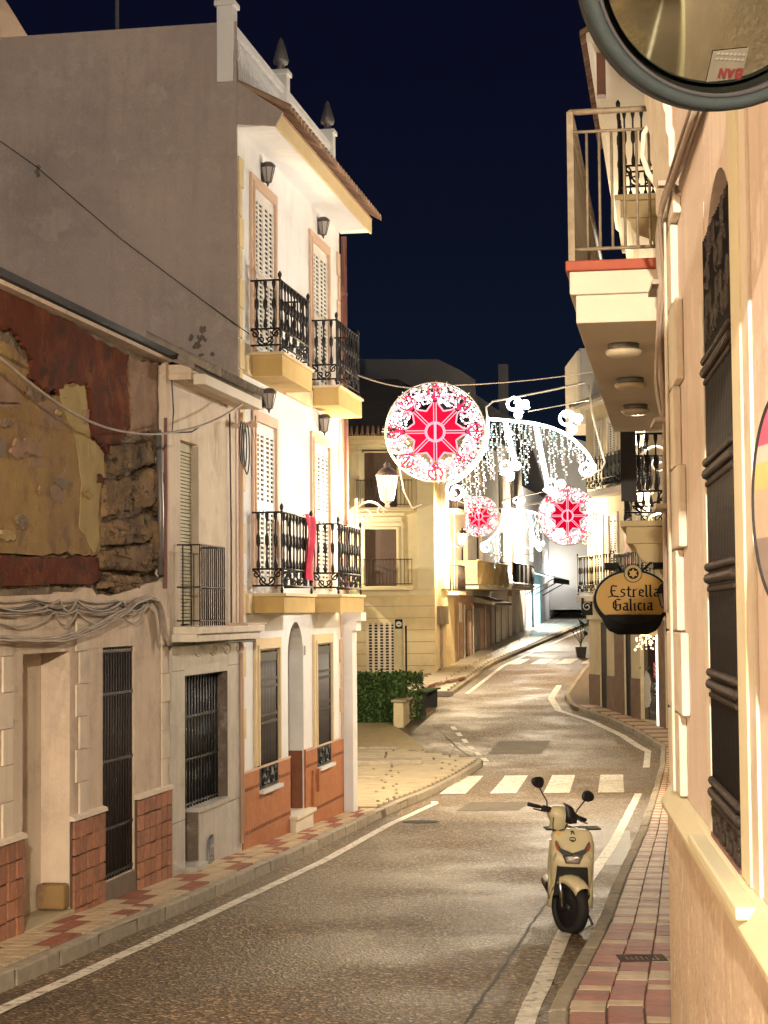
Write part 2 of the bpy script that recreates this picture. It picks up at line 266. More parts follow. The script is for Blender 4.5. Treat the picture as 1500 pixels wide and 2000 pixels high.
class MB:
    def __init__(s, fr=WORLD): s.f = fr; s.v = []; s.fc = []
    def pts(s, P):
        i = len(s.v); s.v.extend(s.f.pt(*p) for p in P); return i
    def face(s, *idx): s.fc.append(tuple(idx) if s.f.s > 0 else tuple(reversed(idx)))
    def box(s, u0, u1, o0, o1, w0, w1):
        i = s.pts([(u0, o0, w0), (u1, o0, w0), (u1, o1, w0), (u0, o1, w0), (u0, o0, w1), (u1, o0, w1), (u1, o1, w1), (u0, o1, w1)])
        for q in ((3, 2, 1, 0), (4, 5, 6, 7), (0, 1, 5, 4), (1, 2, 6, 5), (2, 3, 7, 6), (3, 0, 4, 7)): s.face(*[i + k for k in q])
        return s
    def hexa(s, P):         # 8 points: bottom ring, top ring
        i = s.pts(P)
        for q in ((3, 2, 1, 0), (4, 5, 6, 7), (0, 1, 5, 4), (1, 2, 6, 5), (2, 3, 7, 6), (3, 0, 4, 7)): s.face(*[i + k for k in q])
        return s
    def _prism(s, A, B):
        n = len(A); i = s.pts(A); j = s.pts(B)
        s.face(*[i + k for k in range(n)][::-1]); s.face(*[j + k for k in range(n)])
        for k in range(n): s.face(i + k, i + (k + 1) % n, j + (k + 1) % n, j + k)
        return s
    def prism(s, poly, o0, o1): return s._prism([(u, o0, w) for u, w in poly], [(u, o1, w) for u, w in poly])       # outline in the facade
    def prismz(s, poly, w0, w1): return s._prism([(u, o, w0) for u, o in poly], [(u, o, w1) for u, o in poly])      # plan outline
    def prismu(s, poly, u0, u1): return s._prism([(u0, o, w) for o, w in poly], [(u1, o, w) for o, w in poly])      # profile run along u
    def sheet(s, P, n):      # grid of n columns given row by row
        i = s.pts(P)
        for r in range(len(P) // n - 1):
            for c in range(n - 1): a = i + r * n + c; s.face(a, a + 1, a + n + 1, a + n)
        return s
    def quad(s, *P): i = s.pts(P); s.face(*range(i, i + len(P))); return s
    def tube(s, P, r, n=6, closed=False, r1=None):
        P = [Vector(p) for p in P]; m = len(P); rings = []
        up0 = None
        for k in range(m):
            a = P[(k - 1) % m] if (closed or k > 0) else P[k]; b = P[(k + 1) % m] if (closed or k < m - 1) else P[k]
            t = (b - a)
            if t.length < 1e-9: t = Vector((0, 0, 1))
            t.normalize()
            up = Vector((0, 0, 1)) if abs(t.z) < 0.9 else Vector((1, 0, 0))
            if up0 is not None and abs(up0.dot(t)) < 0.95: up = up0
            x = t.cross(up).normalized(); y = x.cross(t); up0 = y
            rr = r if r1 is None else r + (r1 - r) * k / max(1, m - 1)
            rings.append(s.pts([tuple(P[k] + (x * math.cos(2 * PI * q / n) + y * math.sin(2 * PI * q / n)) * rr) for q in range(n)]))
        for k in range(m if closed else m - 1):
            i, j = rings[k], rings[(k + 1) % m]
            for q in range(n): s.face(i + q, i + (q + 1) % n, j + (q + 1) % n, j + q)
        if not closed:
            s.face(*[rings[0] + q for q in range(n)][::-1]); s.face(*[rings[-1] + q for q in range(n)])
        return s
    def bar(s, a, b, r, n=6, r1=None): return s.tube([a, b], r, n, r1=r1)
    def lathe(s, c, prof, n=10, axis=2):
        rings = []
        for r, z in prof:
            P = []
            for q in range(n):
                a = 2 * PI * q / n; d = [r * math.cos(a), r * math.sin(a)]
                v = [0, 0, 0]; k = [i for i in range(3) if i != axis]; v[k[0]] = d[0]; v[k[1]] = d[1]; v[axis] = z
                P.append((c[0] + v[0], c[1] + v[1], c[2] + v[2]))
            rings.append(s.pts(P))
        for i, j in zip(rings, rings[1:]):
            for q in range(n): s.face(i + q, i + (q + 1) % n, j + (q + 1) % n, j + q)
        s.face(*[rings[0] + q for q in range(n)][::-1]); s.face(*[rings[-1] + q for q in range(n)])
        return s
    def ball(s, c, r, n=8, m=5, sq=(1, 1, 1)):
        P = [(c[0] + sq[0] * r * math.sin(PI * i / m) * math.cos(2 * PI * q / n), c[1] + sq[1] * r * math.sin(PI * i / m) * math.sin(2 * PI * q / n), c[2] + sq[2] * r * math.cos(PI * i / m)) for i in range(m + 1) for q in range(n)]
        k = s.pts(P)
        for i in range(m):
            for q in range(n): s.face(k + i * n + q, k + (i + 1) * n + q, k + (i + 1) * n + (q + 1) % n, k + i * n + (q + 1) % n)
        return s
    def octa(s, c, r):
        k = s.pts([(c[0] + r, c[1], c[2]), (c[0] - r, c[1], c[2]), (c[0], c[1] + r, c[2]), (c[0], c[1] - r, c[2]), (c[0], c[1], c[2] + r), (c[0], c[1], c[2] - r)])
        for q in ((0, 2, 4), (2, 1, 4), (1, 3, 4), (3, 0, 4), (2, 0, 5), (1, 2, 5), (3, 1, 5), (0, 3, 5)): s.face(*[k + x for x in q])
        return s
    def parts(s):        # connected pieces
        p = list(range(len(s.v)))
        def f(i):
            while p[i] != i: p[i] = p[p[i]]; i = p[i]
            return i
        for q in s.fc:
            for k in q[1:]: p[f(k)] = f(q[0])
        out = {}
        for q in s.fc: out.setdefault(f(q[0]), []).append(q)
        res = []
        for fcs in out.values():
            m = MB(s.f); ids = {}
            for q in fcs:
                for k in q:
                    if k not in ids: ids[k] = len(m.v); m.v.append(s.v[k])
            m.fc = [tuple(ids[k] for k in q) for q in fcs]; res.append(m)
        return res
    def build(s, name, mat, parent=None, smooth=False, bevel=0.0, kind=None, label=None, cat=None, group=None):
        if name in SPLIT and not kind:
            ps = s.parts()
            if len(ps) > 1: return [m.build(SPLIT[name], mat, parent, smooth, bevel) for m in ps][0]
        off = root_loc(parent) if parent else Vector((0, 0, 0))
        me = bpy.data.meshes.new(name)
        me.from_pydata([tuple(p - off) for p in s.v], [], s.fc); me.materials.append(MATS[mat])
        if smooth: me.polygons.foreach_set('use_smooth', [True] * len(me.polygons))
        me.update()
        o = bpy.data.objects.new(name, me); COL.objects.link(o)
        if parent: o.parent = parent
        if bevel:
            b = o.modifiers.new('bevel', 'BEVEL'); b.width = bevel; b.segments = 2; b.limit_method = 'ANGLE'
        if kind or label or cat or group: tag(o, label, cat, group, kind)
        return o
def mesh_only(mb, name, mat, smooth=False):
    me = bpy.data.meshes.new(name); me.from_pydata([tuple(p) for p in mb.v], [], mb.fc); me.materials.append(MATS[mat])
    if smooth: me.polygons.foreach_set('use_smooth', [True] * len(me.polygons))
    me.update(); return me
def inst(name, me, fr, u, o, w, parent, rot=0.0, tilt=0.0, scale=None):
    ob = bpy.data.objects.new(name, me); COL.objects.link(ob)
    ob.location = fr.pt(u, o, w) - (root_loc(parent) if parent else Vector((0, 0, 0)))
    ob.rotation_euler = (0, tilt, fr.a + rot)
    if scale: ob.scale = scale
    if parent: ob.parent = parent
    return ob
def solid_wall(mb, u0, u1, w0, w1, o0, o1, holes):
    us = sorted({u0, u1} | {x for h in holes for x in h[:2] if u0 < x < u1}); ws = sorted({w0, w1} | {x for h in holes for x in h[2:] if w0 < x < w1})
    for a, b in zip(us, us[1:]):
        run = None
        for c, d in zip(ws, ws[1:]):
            inside = any(h[0] <= a and b <= h[1] and h[2] <= c and d <= h[3] for h in holes)
            if inside:
                if run: mb.box(a, b, o0, o1, *run); run = None
            else: run = (run[0], d) if run else (c, d)
        if run: mb.box(a, b, o0, o1, *run)
    return mb
def frame_moulding(mb, u0, u1, w0, w1, t, o0, o1, bottom=False):
    mb.box(u0, u0 + t, o0, o1, w0, w1); mb.box(u1 - t, u1, o0, o1, w0, w1); mb.box(u0 + t, u1 - t, o0, o1, w1 - t, w1)
    if bottom: mb.box(u0 + t, u1 - t, o0, o1, w0, w0 + t)
    return mb
def smooth_line(pts, n=6):      # Catmull-Rom through 3-D points
    P = [Vector(p) for p in pts]; P = [P[0]] + P + [P[-1]]; out = []
    for i in range(1, len(P) - 2):
        a, b, c, d = P[i - 1:i + 3]
        for j in range(n):
            t = j / n; out.append(tuple(0.5 * (2 * b + (c - a) * t + (2 * a - 5 * b + 4 * c - d) * t * t + (3 * b - a - 3 * c + d) * t ** 3)))
    return out + [tuple(P[-1])]
def spiral(c, r, turns, n, ccw=1, start=0.0, rmin=0.15):
    return [(c[0] + r * (1 - (1 - rmin) * k / n) * math.cos(start + ccw * 2 * PI * turns * k / n), c[1] + r * (1 - (1 - rmin) * k / n) * math.sin(start + ccw * 2 * PI * turns * k / n)) for k in range(n + 1)]
def shutter_door(fr, par, u0, u1, w0, w1, o, cols=2, pitch=0.066, white='shutter_white'):
    """two louvred leaves, a dark room behind"""
    MB(fr).box(u0, u1, o - 0.06, o - 0.022, w0, w1).build('dark_pane', 'shutter_dark', par)
    um = (u0 + u1) / 2
    for a, b in ((u0 + 0.005, um - 0.004), (um + 0.004, u1 - 0.005)):
        s = 0.062; mb = MB(fr)
        cw = (b - a - s * (cols + 1)) / cols
        for c in range(cols + 1): x = a + c * (cw + s); mb.box(x, x + s, o - 0.02, o, w0, w1)
        for z in (w0, (w0 + w1) / 2 - 0.05, w1 - 0.11): mb.box(a + s, b - s, o - 0.018, o - 0.003, z, z + 0.11)
        leaf = mb.build('shutter', white, par)
        sl = MB(fr); z = w0 + 0.13
        while z < w1 - 0.15:
            for c in range(cols):
                x = a + s + c * (cw + s)
                sl.hexa([(x, o - 0.019, z + 0.002), (x + cw, o - 0.019, z + 0.002), (x + cw, o - 0.006, z - 0.004), (x, o - 0.006, z - 0.004),
                         (x, o - 0.019, z + 0.030), (x + cw, o - 0.019, z + 0.030), (x + cw, o - 0.006, z + 0.022), (x, o - 0.006, z + 0.022)])
            z += pitch
        sl.build('slats', white, leaf, kind='stuff')
BALUSTER = {}
def baluster_mesh(h, mat='iron'):
    k = (round(h, 2), mat)
    if k not in BALUSTER:
        mb = MB(); mb.lathe((0, 0, 0), [(0.010, 0), (0.028, 0.03), (0.028, 0.07), (0.013, 0.14), (0.011, h * 0.38), (0.03, h * 0.45), (0.03, h * 0.57), (0.011, h * 0.64), (0.012, h - 0.12), (0.027, h - 0.06), (0.027, h - 0.02), (0.010, h)], 6)
        BALUSTER[k] = mesh_only(mb, 'baluster', mat, True)
    return BALUSTER[k]
def plain_bar_mesh(h, r, mat):
    k = (round(h, 2), r, mat)
    if k not in BALUSTER: BALUSTER[k] = mesh_only(MB().bar((0, 0, 0), (0, 0, h), r, 6), 'bar', mat, True)
    return BALUSTER[k]
def scroll_run(mb, P, Q, w0, w1, r=0.0105):
    """wrought scrolls between two rails, P and Q are (u, o) ends"""
    h = w1 - w0; Ln = math.hypot(Q[0] - P[0], Q[1] - P[1]); n = max(1, round(Ln / (h * 0.95)))
    at = lambda t, z: (P[0] + (Q[0] - P[0]) * t / Ln, P[1] + (Q[1] - P[1]) * t / Ln, z)
    for k in range(n):
        c = (k + 0.5) * Ln / n; sg = 1 if k % 2 else -1
        for s_ in (1, -1):
            mb.tube([at(c + s_ * sg * h * 0.2 + x, w0 + h * (0.5 + 0.2 * s_) + z) for x, z in spiral((0, 0), h * 0.26, 1.3, 14, sg, s_ * PI / 2)], r, 4)
        mb.tube([at(c - h * 0.45 + h * 0.9 * t, w0 + h * (0.5 - sg * 0.42 * math.cos(PI * t))) for t in [i / 8 for i in range(9)]], r, 4)
def iron_balcony(fr, par, u0, u1, o1, wb, wt, nb, scroll=0.22, o0=0.02, side_bars=3, name='railing'):
    """wrought-iron balcony rail: posts with ball heads, balusters with knots, scroll band at the foot"""
    rail = MB(fr); ring = [(u0, o0), (u0, o1), (u1, o1), (u1, o0)]
    for a, b in zip(ring, ring[1:]):
        for w_ in (wt, wb + 0.10 + scroll, wb + 0.10): rail.bar((a[0], a[1], w_), (b[0], b[1], w_), 0.014, 5)
    rl = rail.build(name, 'iron', par, True)
    for u in (u0, u1):
        MB(fr).lathe((u, o1, wb), [(0.013, 0), (0.022, 0.03), (0.012, 0.08), (0.012, wt - wb - 0.03), (0.026, wt - wb), (0.014, wt - wb + 0.02), (0.026, wt - wb + 0.05), (0.028, wt - wb + 0.08), (0.012, wt - wb + 0.11), (0.002, wt - wb + 0.12)], 8).build('post', 'iron', par, True)
    scr = MB(fr)
    for a, b in zip(ring, ring[1:]): scroll_run(scr, a, b, wb + 0.10, wb + 0.10 + scroll)
    scr.build('scroll_band', 'iron', par)
    bh = wt - (wb + 0.10 + scroll); me = baluster_mesh(bh)
    for k in range(nb): inst('baluster', me, fr, u0 + (u1 - u0) * (k + 0.6) / (nb + 0.2), o1, wb + 0.10 + scroll, par)
    for u in (u0, u1):
        for k in range(side_bars): inst('baluster', me, fr, u, o0 + (o1 - o0) * (k + 0.7) / (side_bars + 0.4), wb + 0.10 + scroll, par)
    return rl
# ================================================================== the setting: ground, road, pavements
KERB_L = [(-9.5, -24), (-2.87, 13.5), (-2.47, 15.8), (-1.9, 18.8), (-1.03, 24), (-0.06, 30.3), (0.44, 33.2), (1.64, 39.7), (2.38, 43.9)]
FAC_L = [(-10.25, -24), (-0.58, 30.3)]
KERB_R = [(-3.3, -24), (1.06, 12.1), (1.84, 16.1), (2.54, 20.1), (3.56, 25.7), (6.47, 42.7), (7.18, 47.2)]
KERB_R2 = [(7.18, 47.2), (7.0, 50.6), (6.55, 54.2), (5.86, 57.0), (5.95, 60.0), (7.69, 69.8), (9.3, 77), (13.4, 94.8), (17.5, 112)]
FAC_R = [(-2.5, -24), (1.92, 11.9), (8.13, 50.3)]
FAC_R2 = [(8.08, 50.0), (6.55, 57.4), (8.4, 73), (14, 95), (18.5, 112)]
KERB_F = [(2.3, 61.4), (4.24, 71.8), (9.94, 94.8), (14.3, 112)]
FAC_F = [(0.5, 61.4), (2.7, 71.8), (7.6, 94.8), (11.3, 112)]
rows = sorted(set([-60, -40] + list(range(-24, 125, 3)) + [140, 170, 220, 300, 400]))
mb = MB()
mb.sheet([(x, y, g(y) - 0.02) for y in rows for x in (-220, -60, -20, 0, 20, 60, 220)], 7)
mb.build('ground', 'asphalt', kind='structure')
mb = MB(); ys = [y * 1.0 for y in range(-24, 113)]
def road_l(Y): return X(KERB_L, Y) if Y < 44 else (float(np.interp(Y, [44, 52, 58, 61.4], [2.4, 1.6, 1.9, 2.3])) if Y < 61.4 else X(KERB_F, Y))
def road_r(Y): return X(KERB_R, Y) if Y < 47.2 else X(KERB_R2, Y)
P = []
for y in ys:
    a, b = road_l(y) - 0.05, road_r(y) + 0.05
    P += [(a + (b - a) * k / 4, y, g(y)) for k in range(5)]
road = mb.sheet(P, 5).build('road', 'asphalt', kind='structure')

def ribbon(name, line, wd, mat, y0, y1, dz=0.006, par=None, step=0.6, jag=0.0):
    mb = MB(); P = []; y = y0; n = max(2, int((y1 - y0) / step))
    for k in range(n + 1):
        y = y0 + (y1 - y0) * k / n; x = X(line, y) + random.uniform(-jag, jag); ww = wd * (1 + random.uniform(-jag, jag) * 8)
        P += [(x - ww / 2, y, g(y) + dz), (x + ww / 2, y, g(y) + dz)]
    return mb.sheet(P, 2).build(name, mat, par)
LINE_L = [(-9.2, -24), (-2.73, 12.8), (-2.33, 14.8), (-1.62, 18.6), (-0.78, 23.2), (0.06, 28.8), (0.9, 33.4)]
LINE_R = [(-3.5, -24), (0.9, 12.1), (1.55, 16.1), (2.2, 20.1), (3.25, 25.7), (5.0, 35.8)]
ribbon('edge_line', LINE_L, 0.13, 'paint_white', -10, 34.0, par=road, jag=0.006)
ribbon('edge_line', LINE_R, 0.14, 'paint_white', -10, 35.8, par=road, jag=0.006)
ribbon('edge_line', [(p[0] - 0.32, p[1]) for p in KERB_R[-2:]], 0.16, 'paint_white', 42.8, 46.9, par=road)
# the edge line that swings round the widened corner
mb = MB(); off = [(6.86, 46.9), (6.66, 50.4), (6.2, 53.9), (5.5, 56.7), (5.58, 60.2), (6.4, 65.2)]
P = []
for (x0, y0), (x1, y1) in zip(off, off[1:]):
    for k in range(6):
        t = k / 6; y = y0 + (y1 - y0) * t; P += [(x0 + (x1 - x0) * t - 0.16, y, g(y) + 0.006), (x0 + (x1 - x0) * t + 0.06, y, g(y) + 0.006)]
mb.sheet(P, 2).build('edge_line', 'paint_white', road)
ribbon('edge_line', [(p[0] + 0.42, p[1]) for p in KERB_F], 0.16, 'paint_white', 61.8, 96, par=road)
for k in range(6):      # dashes across the side-street mouth
    y = 44.8 + k * 1.45; x = float(np.interp(y, [44, 52, 58], [2.55, 2.0, 1.9]))
    MB().sheet([(x - 0.07, y, g(y) + 0.007), (x + 0.07, y, g(y) + 0.007), (x - 0.12, y + 0.8, g(y + 0.8) + 0.007), (x + 0.02, y + 0.8, g(y + 0.8) + 0.007)], 2).build('dash', 'paint_white', road)
# zebra crossings
def stripe(x0, x1, y0, y1, sh, mat='paint_white'):
    P = []
    for k in range(6):
        t = k / 5; y = y0 + (y1 - y0) * t; P += [(x0 + sh * t, y, g(y) + 0.008), (x1 + sh * t, y, g(y) + 0.008)]
    MB().sheet(P, 2).build('crossing_stripe', mat, road)
for x0 in (1.06, 2.07, 3.14, 4.23): stripe(x0, x0 + 0.52, 36.1, 40.9, 0.62)
for k in range(5): stripe(4.85 + 1.02 * k, 5.45 + 1.02 * k, 72.7, 75.3, 0.62)
ribbon('tar_seam', [(0.30, 9), (0.50, 12.1), (1.35, 17.0), (1.7, 19)], 0.022, 'rubber', 9, 19, 0.005, road, 0.25, 0.012)
M('concrete_patch', (0.22, 0.20, 0.17), (0.15, 0.135, 0.11), 3, 0.6, 0.3, 40, stain=(0.18, 0.16, 0.13), stain_amt=0.5, stain_sc=3)
MB().sheet([(2.65, 22.2, g(22.2) + 0.004), (3.0, 22.2, g(22.2) + 0.004), (3.25, 27.2, g(27.2) + 0.004), (3.66, 27.2, g(27.2) + 0.004)], 2).build('concrete_patch', 'concrete_patch', road)
def grate(name, label, x0, x1, y0, y1, dz, n, skew=0.0):
    r = thing(name, label, 'drain', ((x0 + x1) / 2, (y0 + y1) / 2, g(y0)))
    z = lambda y: g(y) + dz
    def slab(xa, xb, ya, yb, h0, h1):
        return [(xa, ya, z(ya) + h0), (xb, ya, z(ya) + h0), (xb, yb, z(yb) + h0), (xa, yb, z(yb) + h0), (xa, ya, z(ya) + h1), (xb, ya, z(ya) + h1), (xb, yb, z(yb) + h1), (xa, yb, z(yb) + h1)]
    MB().hexa(slab(x0, x1, y0, y1, -0.05, 0.004)).build('pit', 'shutter_dark', r)
    mb = MB(); t = 0.025
    for q in ((x0, x1, y0, y0 + t), (x0, x1, y1 - t, y1), (x0, x0 + t, y0 + t, y1 - t), (x1 - t, x1, y0 + t, y1 - t)): mb.hexa(slab(*q, 0.0, 0.016))
    mb.build('frame', 'drain_iron', r)
    me = None
    for k in range(n):
        x = x0 + t + (x1 - x0 - 2 * t) * (k + 0.5) / n
        MB().hexa(slab(x - 0.011, x + 0.011, y0 + t, y1 - t, 0.0, 0.014)).build('bar', 'drain_iron', r)
rp = random.Random(3)
M('asphalt_repair', (0.12, 0.093, 0.066), (0.08, 0.062, 0.045), 14, 0.75, 0.8, 60, stain=(0.12, 0.10, 0.075), stain_amt=0.6, stain_sc=20)
M('oil_stain', (0.085, 0.066, 0.047), (0.11, 0.085, 0.06), 6, 0.9, 0.5, 60, spec=0.1)
for (x, y, wx, wy) in ((1.2, 31.5, 1.1, 2.2), (2.6, 46.5, 1.4, 3.0)):
    MB().sheet([(x + i * wx / 3 + y_ * 0.0 + j * 0.17 * wy / 3, y + j * wy / 3, g(y + j * wy / 3) + 0.0035) for j in range(4) for i in range(4) for y_ in (0,)], 4).build('asphalt_patch', 'asphalt_repair', road)
mh = thing('manhole_cover', 'round iron manhole cover in the road near the left kerb line', 'manhole', (0.55, 29.2, g(29.2)))
MB()._prism([(0.55 + 0.3 * math.cos(2 * PI * k / 24), 29.2 + 0.3 * math.sin(2 * PI * k / 24), g(29.2) - 0.05) for k in range(24)], [(0.55 + 0.3 * math.cos(2 * PI * k / 24), 29.2 + 0.3 * math.sin(2 * PI * k / 24), g(29.2 + 0.3 * math.sin(2 * PI * k / 24)) + 0.007) for k in range(24)]).build('cover', 'drain_iron', mh)
grate('drain_grate', 'long iron drain grate set in the road behind the scooter', 2.42, 3.25, 27.4, 27.9, 0.004, 16)
grate('drain_cover', 'small dark iron drain cover on the right pavement by the pink wall', 1.78, 2.14, 13.85, 14.15, 0.130, 8)

# pavements -----------------------------------------------------------------
def pavement(name, kerb, fac, y0, y1, h=0.12, step=0.8):
    n = int((y1 - y0) / step) + 1; top = []; mb = MB()
    for k in range(n + 1):
        y = y0 + (y1 - y0) * k / n; a, b = X(fac, y), X(kerb, y)
        top += [(a, y, g(y) + h), (b, y, g(y) + h), (b, y, g(y) - 0.3)]
    return mb.sheet(top, 3).build(name, 'grout', kind='structure')
ins = lambda line, d: [(p[0] + d, p[1]) for p in line]
pav_l = pavement('pavement_left', ins(KERB_L, -0.02), ins(FAC_L, -0.3), -24, 31.0)
pav_r = pavement('pavement_right', ins(KERB_R, 0.02), ins(FAC_R, 0.3), -24, 47.2)
pav_r2 = pavement('pavement_corner', ins(KERB_R2, 0.02), ins(FAC_R2, 0.3), 47.2, 112)
pav_f = pavement('pavement_far', ins(KERB_F, -0.02), ins(FAC_F, -0.4), 61.4, 112)
def kerbs(par, line, side, y0, y1, length=0.95, wdt=0.14, h=0.135):
    # stones laid end to end along the polyline, each with its own slight offset
    y = y0
    while y < y1:
        d = (X(line, y + 0.3) - X(line, y)) / 0.3; L_ = length * random.uniform(0.85, 1.12); dy = L_ / math.hypot(1, d)
        ye = min(y + dy, y1); gp = 0.012; a, b = y + gp, ye - gp; j = random.uniform(-0.006, 0.006); t = random.uniform(-0.006, 0.006)
        xa, xb = X(line, a) + j, X(line, b) + j; s = side * wdt; c = side * 0.018
        z0, z1 = g(a) + h + t, g(b) + h + t
        MB().hexa([(xa, a, z0 - 0.25), (xb, b, z1 - 0.25), (xb + s, b, z1 - 0.25), (xa + s, a, z0 - 0.25), (xa + c, a, z0), (xb + c, b, z1), (xb + s, b, z1), (xa + s, a, z0)]).build('kerb_stone', 'kerb_stone', par, bevel=0.018)
        y = ye
kerbs(pav_l, KERB_L, -1, 9.0, 30.6)
kerbs(pav_r, KERB_R, 1, 9.0, 47.2)
kerbs(pav_r2, KERB_R2, 1, 47.2, 72, 1.3, 0.16)
kerbs(pav_f, KERB_F, -1, 61.4, 105, 1.6, 0.18)
def tile_mesh(lu, lo, mat):
    b = 0.006; h = 0.022
    return mesh_only(MB().hexa([(-lu / 2, -lo / 2, 0), (lu / 2, -lo / 2, 0), (lu / 2, lo / 2, 0), (-lu / 2, lo / 2, 0), (-lu / 2 + b, -lo / 2 + b, h), (lu / 2 - b, -lo / 2 + b, h), (lu / 2 - b, lo / 2 - b, h), (-lu / 2 + b, lo / 2 - b, h)]), 'tile', mat)
def tiles(par, kerb, fac, side, y0, n_rows, pitch, ncol, colour, far_to=None):
    kin = ins(kerb, side * 0.15); stuff = {'tile_red': MB(), 'tile_cream': MB()}; cache = {}
    y = y0; r = 0
    while r < n_rows or (far_to and y < far_to):
        yc = y + pitch / 2; a, b = sorted((X(kin, yc), X(fac, yc))); d = (X(fac, yc + 0.3) - X(fac, yc - 0.3)) / 0.6
        ang = math.atan2(1, d); sl = -math.atan((g(yc + 0.2) - g(yc - 0.2)) / 0.4 * math.sin(ang)); cw = (b - a) / ncol
        for c in range(ncol):
            mat = colour(r, c); x = a + (c + 0.5) * cw; z = g(yc) + 0.118 + random.uniform(-0.002, 0.002)
            if r < n_rows:
                k = (mat, round(cw, 2))
                if k not in cache: cache[k] = tile_mesh(pitch * math.hypot(1, d) - 0.006, round(cw, 2) * math.sin(ang) - 0.004, mat)
                o = bpy.data.objects.new('paving_tile', cache[k]); COL.objects.link(o); o.parent = par
                o.location = (x, yc, z); o.rotation_euler = (0, sl, ang)
            else:
                m_ = stuff[mat]; e = 0.006; hw = cw / 2 - e; hp = pitch / 2 - e; zz = lambda q: g(q) + 0.118
                m_.hexa([(x - hw - d * hp, yc - hp, zz(yc - hp)), (x + hw - d * hp, yc - hp, zz(yc - hp)), (x + hw + d * hp, yc + hp, zz(yc + hp)), (x - hw + d * hp, yc + hp, zz(yc + hp)),
                         (x - hw - d * hp, yc - hp, zz(yc - hp) + .022), (x + hw - d * hp, yc - hp, zz(yc - hp) + .022), (x + hw + d * hp, yc + hp, zz(yc + hp) + .022), (x - hw + d * hp, yc + hp, zz(yc + hp) + .022)])
        y += pitch; r += 1
    for m_, b_ in stuff.items():
        if b_.v: b_.build('distant_tiles', m_, par, kind='stuff')
def col_l(r, c):
    k = (r // 2 * 2 + (c * 3)) % 10
    return 'tile_red' if k < 4 and random.random() < 0.92 else 'tile_cream'
def col_r(r, c):
    if r < 26: return 'tile_red' if random.random() < 0.62 else 'tile_cream'
    return 'tile_red' if (r // 1) % 3 == 0 or random.random() < 0.10 else 'tile_cream'
tiles(pav_l, KERB_L, FAC_L, -1, 12.2, 94, 0.195, 3, col_l)
tiles(pav_r, KERB_R, FAC_R, 1, 11.0, 98, 0.2, 3, col_r, 47.1)
mb1, mb2 = MB(), MB()
y = 47.3
while y < 57.0:            # corner pavement in front of the bar
    a, b = X(ins(KERB_R2, 0.17), y), X(FAC_R2, y); n = max(1, int((b - a) / 0.4))
    for c in range(n):
        xa, xb = a + (b - a) * c / n + 0.006, a + (b - a) * (c + 1) / n - 0.006; q = mb1 if (int(y / 0.3) % 3 == 0) else mb2
        q.hexa([(xa, y, g(y) + .118), (xb, y, g(y) + .118), (xb, y + .288, g(y + .288) + .118), (xa, y + .288, g(y + .288) + .118), (xa, y, g(y) + .14), (xb, y, g(y) + .14), (xb, y + .288, g(y + .288) + .14), (xa, y + .288, g(y + .288) + .14)])
    y += 0.3
mb1.build('corner_tiles', 'tile_red', pav_r2, kind='stuff'); mb2.build('corner_tiles', 'tile_cream', pav_r2, kind='stuff')
M('far_slab', (0.50, 0.46, 0.38), (0.42, 0.38, 0.31), 2, 0.4, 0.2, 30, stain=(0.30, 0.25, 0.19), stain_amt=0.5, stain_sc=1.5)
def slab_rows(par, fa, fb, y0, y1, py, wx, mat, name, e=0.012):
    mb = MB(); y = y0; r = 0
    while y < y1:
        a, b = fa(y), fb(y); x = a + (0.5 * wx if r % 2 else 0)
        x = a
        while x < b - 0.05:
            xe = min(x + wx * random.uniform(0.9, 1.1), b); z0, z1 = g(y + e), g(y + py - e)
            mb.hexa([(x + e, y + e, z0 + .10), (xe - e, y + e, z0 + .10), (xe - e, y + py - e, z1 + .10), (x + e, y + py - e, z1 + .10), (x + e, y + e, z0 + .142), (xe - e, y + e, z0 + .142), (xe - e, y + py - e, z1 + .142), (x + e, y + py - e, z1 + .142)])
            x = xe
        y += py; r += 1
    mb.build(name, mat, par, kind='stuff')
MB().box(0.3, 2.3, 61.25, 61.42, g(61.3) - 0.2, g(61.3) + 0.145).build('end_kerb', 'kerb_stone', pav_f, bevel=0.02)
slab_rows(pav_f, lambda y: X(FAC_F, y), lambda y: X(KERB_F, y) - 0.18, 61.5, 110, 0.7, 0.9, 'far_slab', 'far_slabs', 0.02)
# the little square beside the white house
PLZ = [(-0.06, 30.3), (0.44, 33.2), (1.64, 39.7), (2.38, 43.9), (2.42, 44.7)]
n = 24; P = []
for k in range(n + 1):
    y = 30.2 + (46.6 - 30.2) * k / n; P += [(-14, y, g(y) + 0.12), (X(PLZ, y) - 0.02 - max(0, y - 44.3) * 0.75, y, g(y) + 0.12), (X(PLZ, y) - 0.02 - max(0, y - 44.3) * 0.75, y, g(y) - 0.3)]
i = len(P); 
plaza = MB().sheet(P, 3).build('square', 'grout', kind='structure')
kerbs(plaza, PLZ[:-1], -1, 30.6, 44.2, 1.2, 0.15)
slab_rows(plaza, lambda y: -6.0, lambda y: X(PLZ, y) - 0.16 - max(0, y - 44.0) * 0.75, 30.8, 46.4, 0.55, 1.5, 'plaza_slab', 'square_slabs', 0.03)
mb = MB()
for (x0, x1, y0, y1, h) in ((-5, -0.1, 38.6, 38.9, .19), (-5, 0.85, 42.6, 43.4, .24), (-5, 0.3, 46.7, 47.0, .20)):
    mb.box(x0, x1, y0, y1, g(y0) - 0.2, g(y0) + h)
mb.build('low_kerb', 'kerb_stone', plaza, bevel=0.02)
# ================================================================== left side of the street
LF = F((-1.87, 23.1), (0.178, 1), 'L')
zb = lambda u: g(LF.pt(u, 0, 0).y) + 0.14
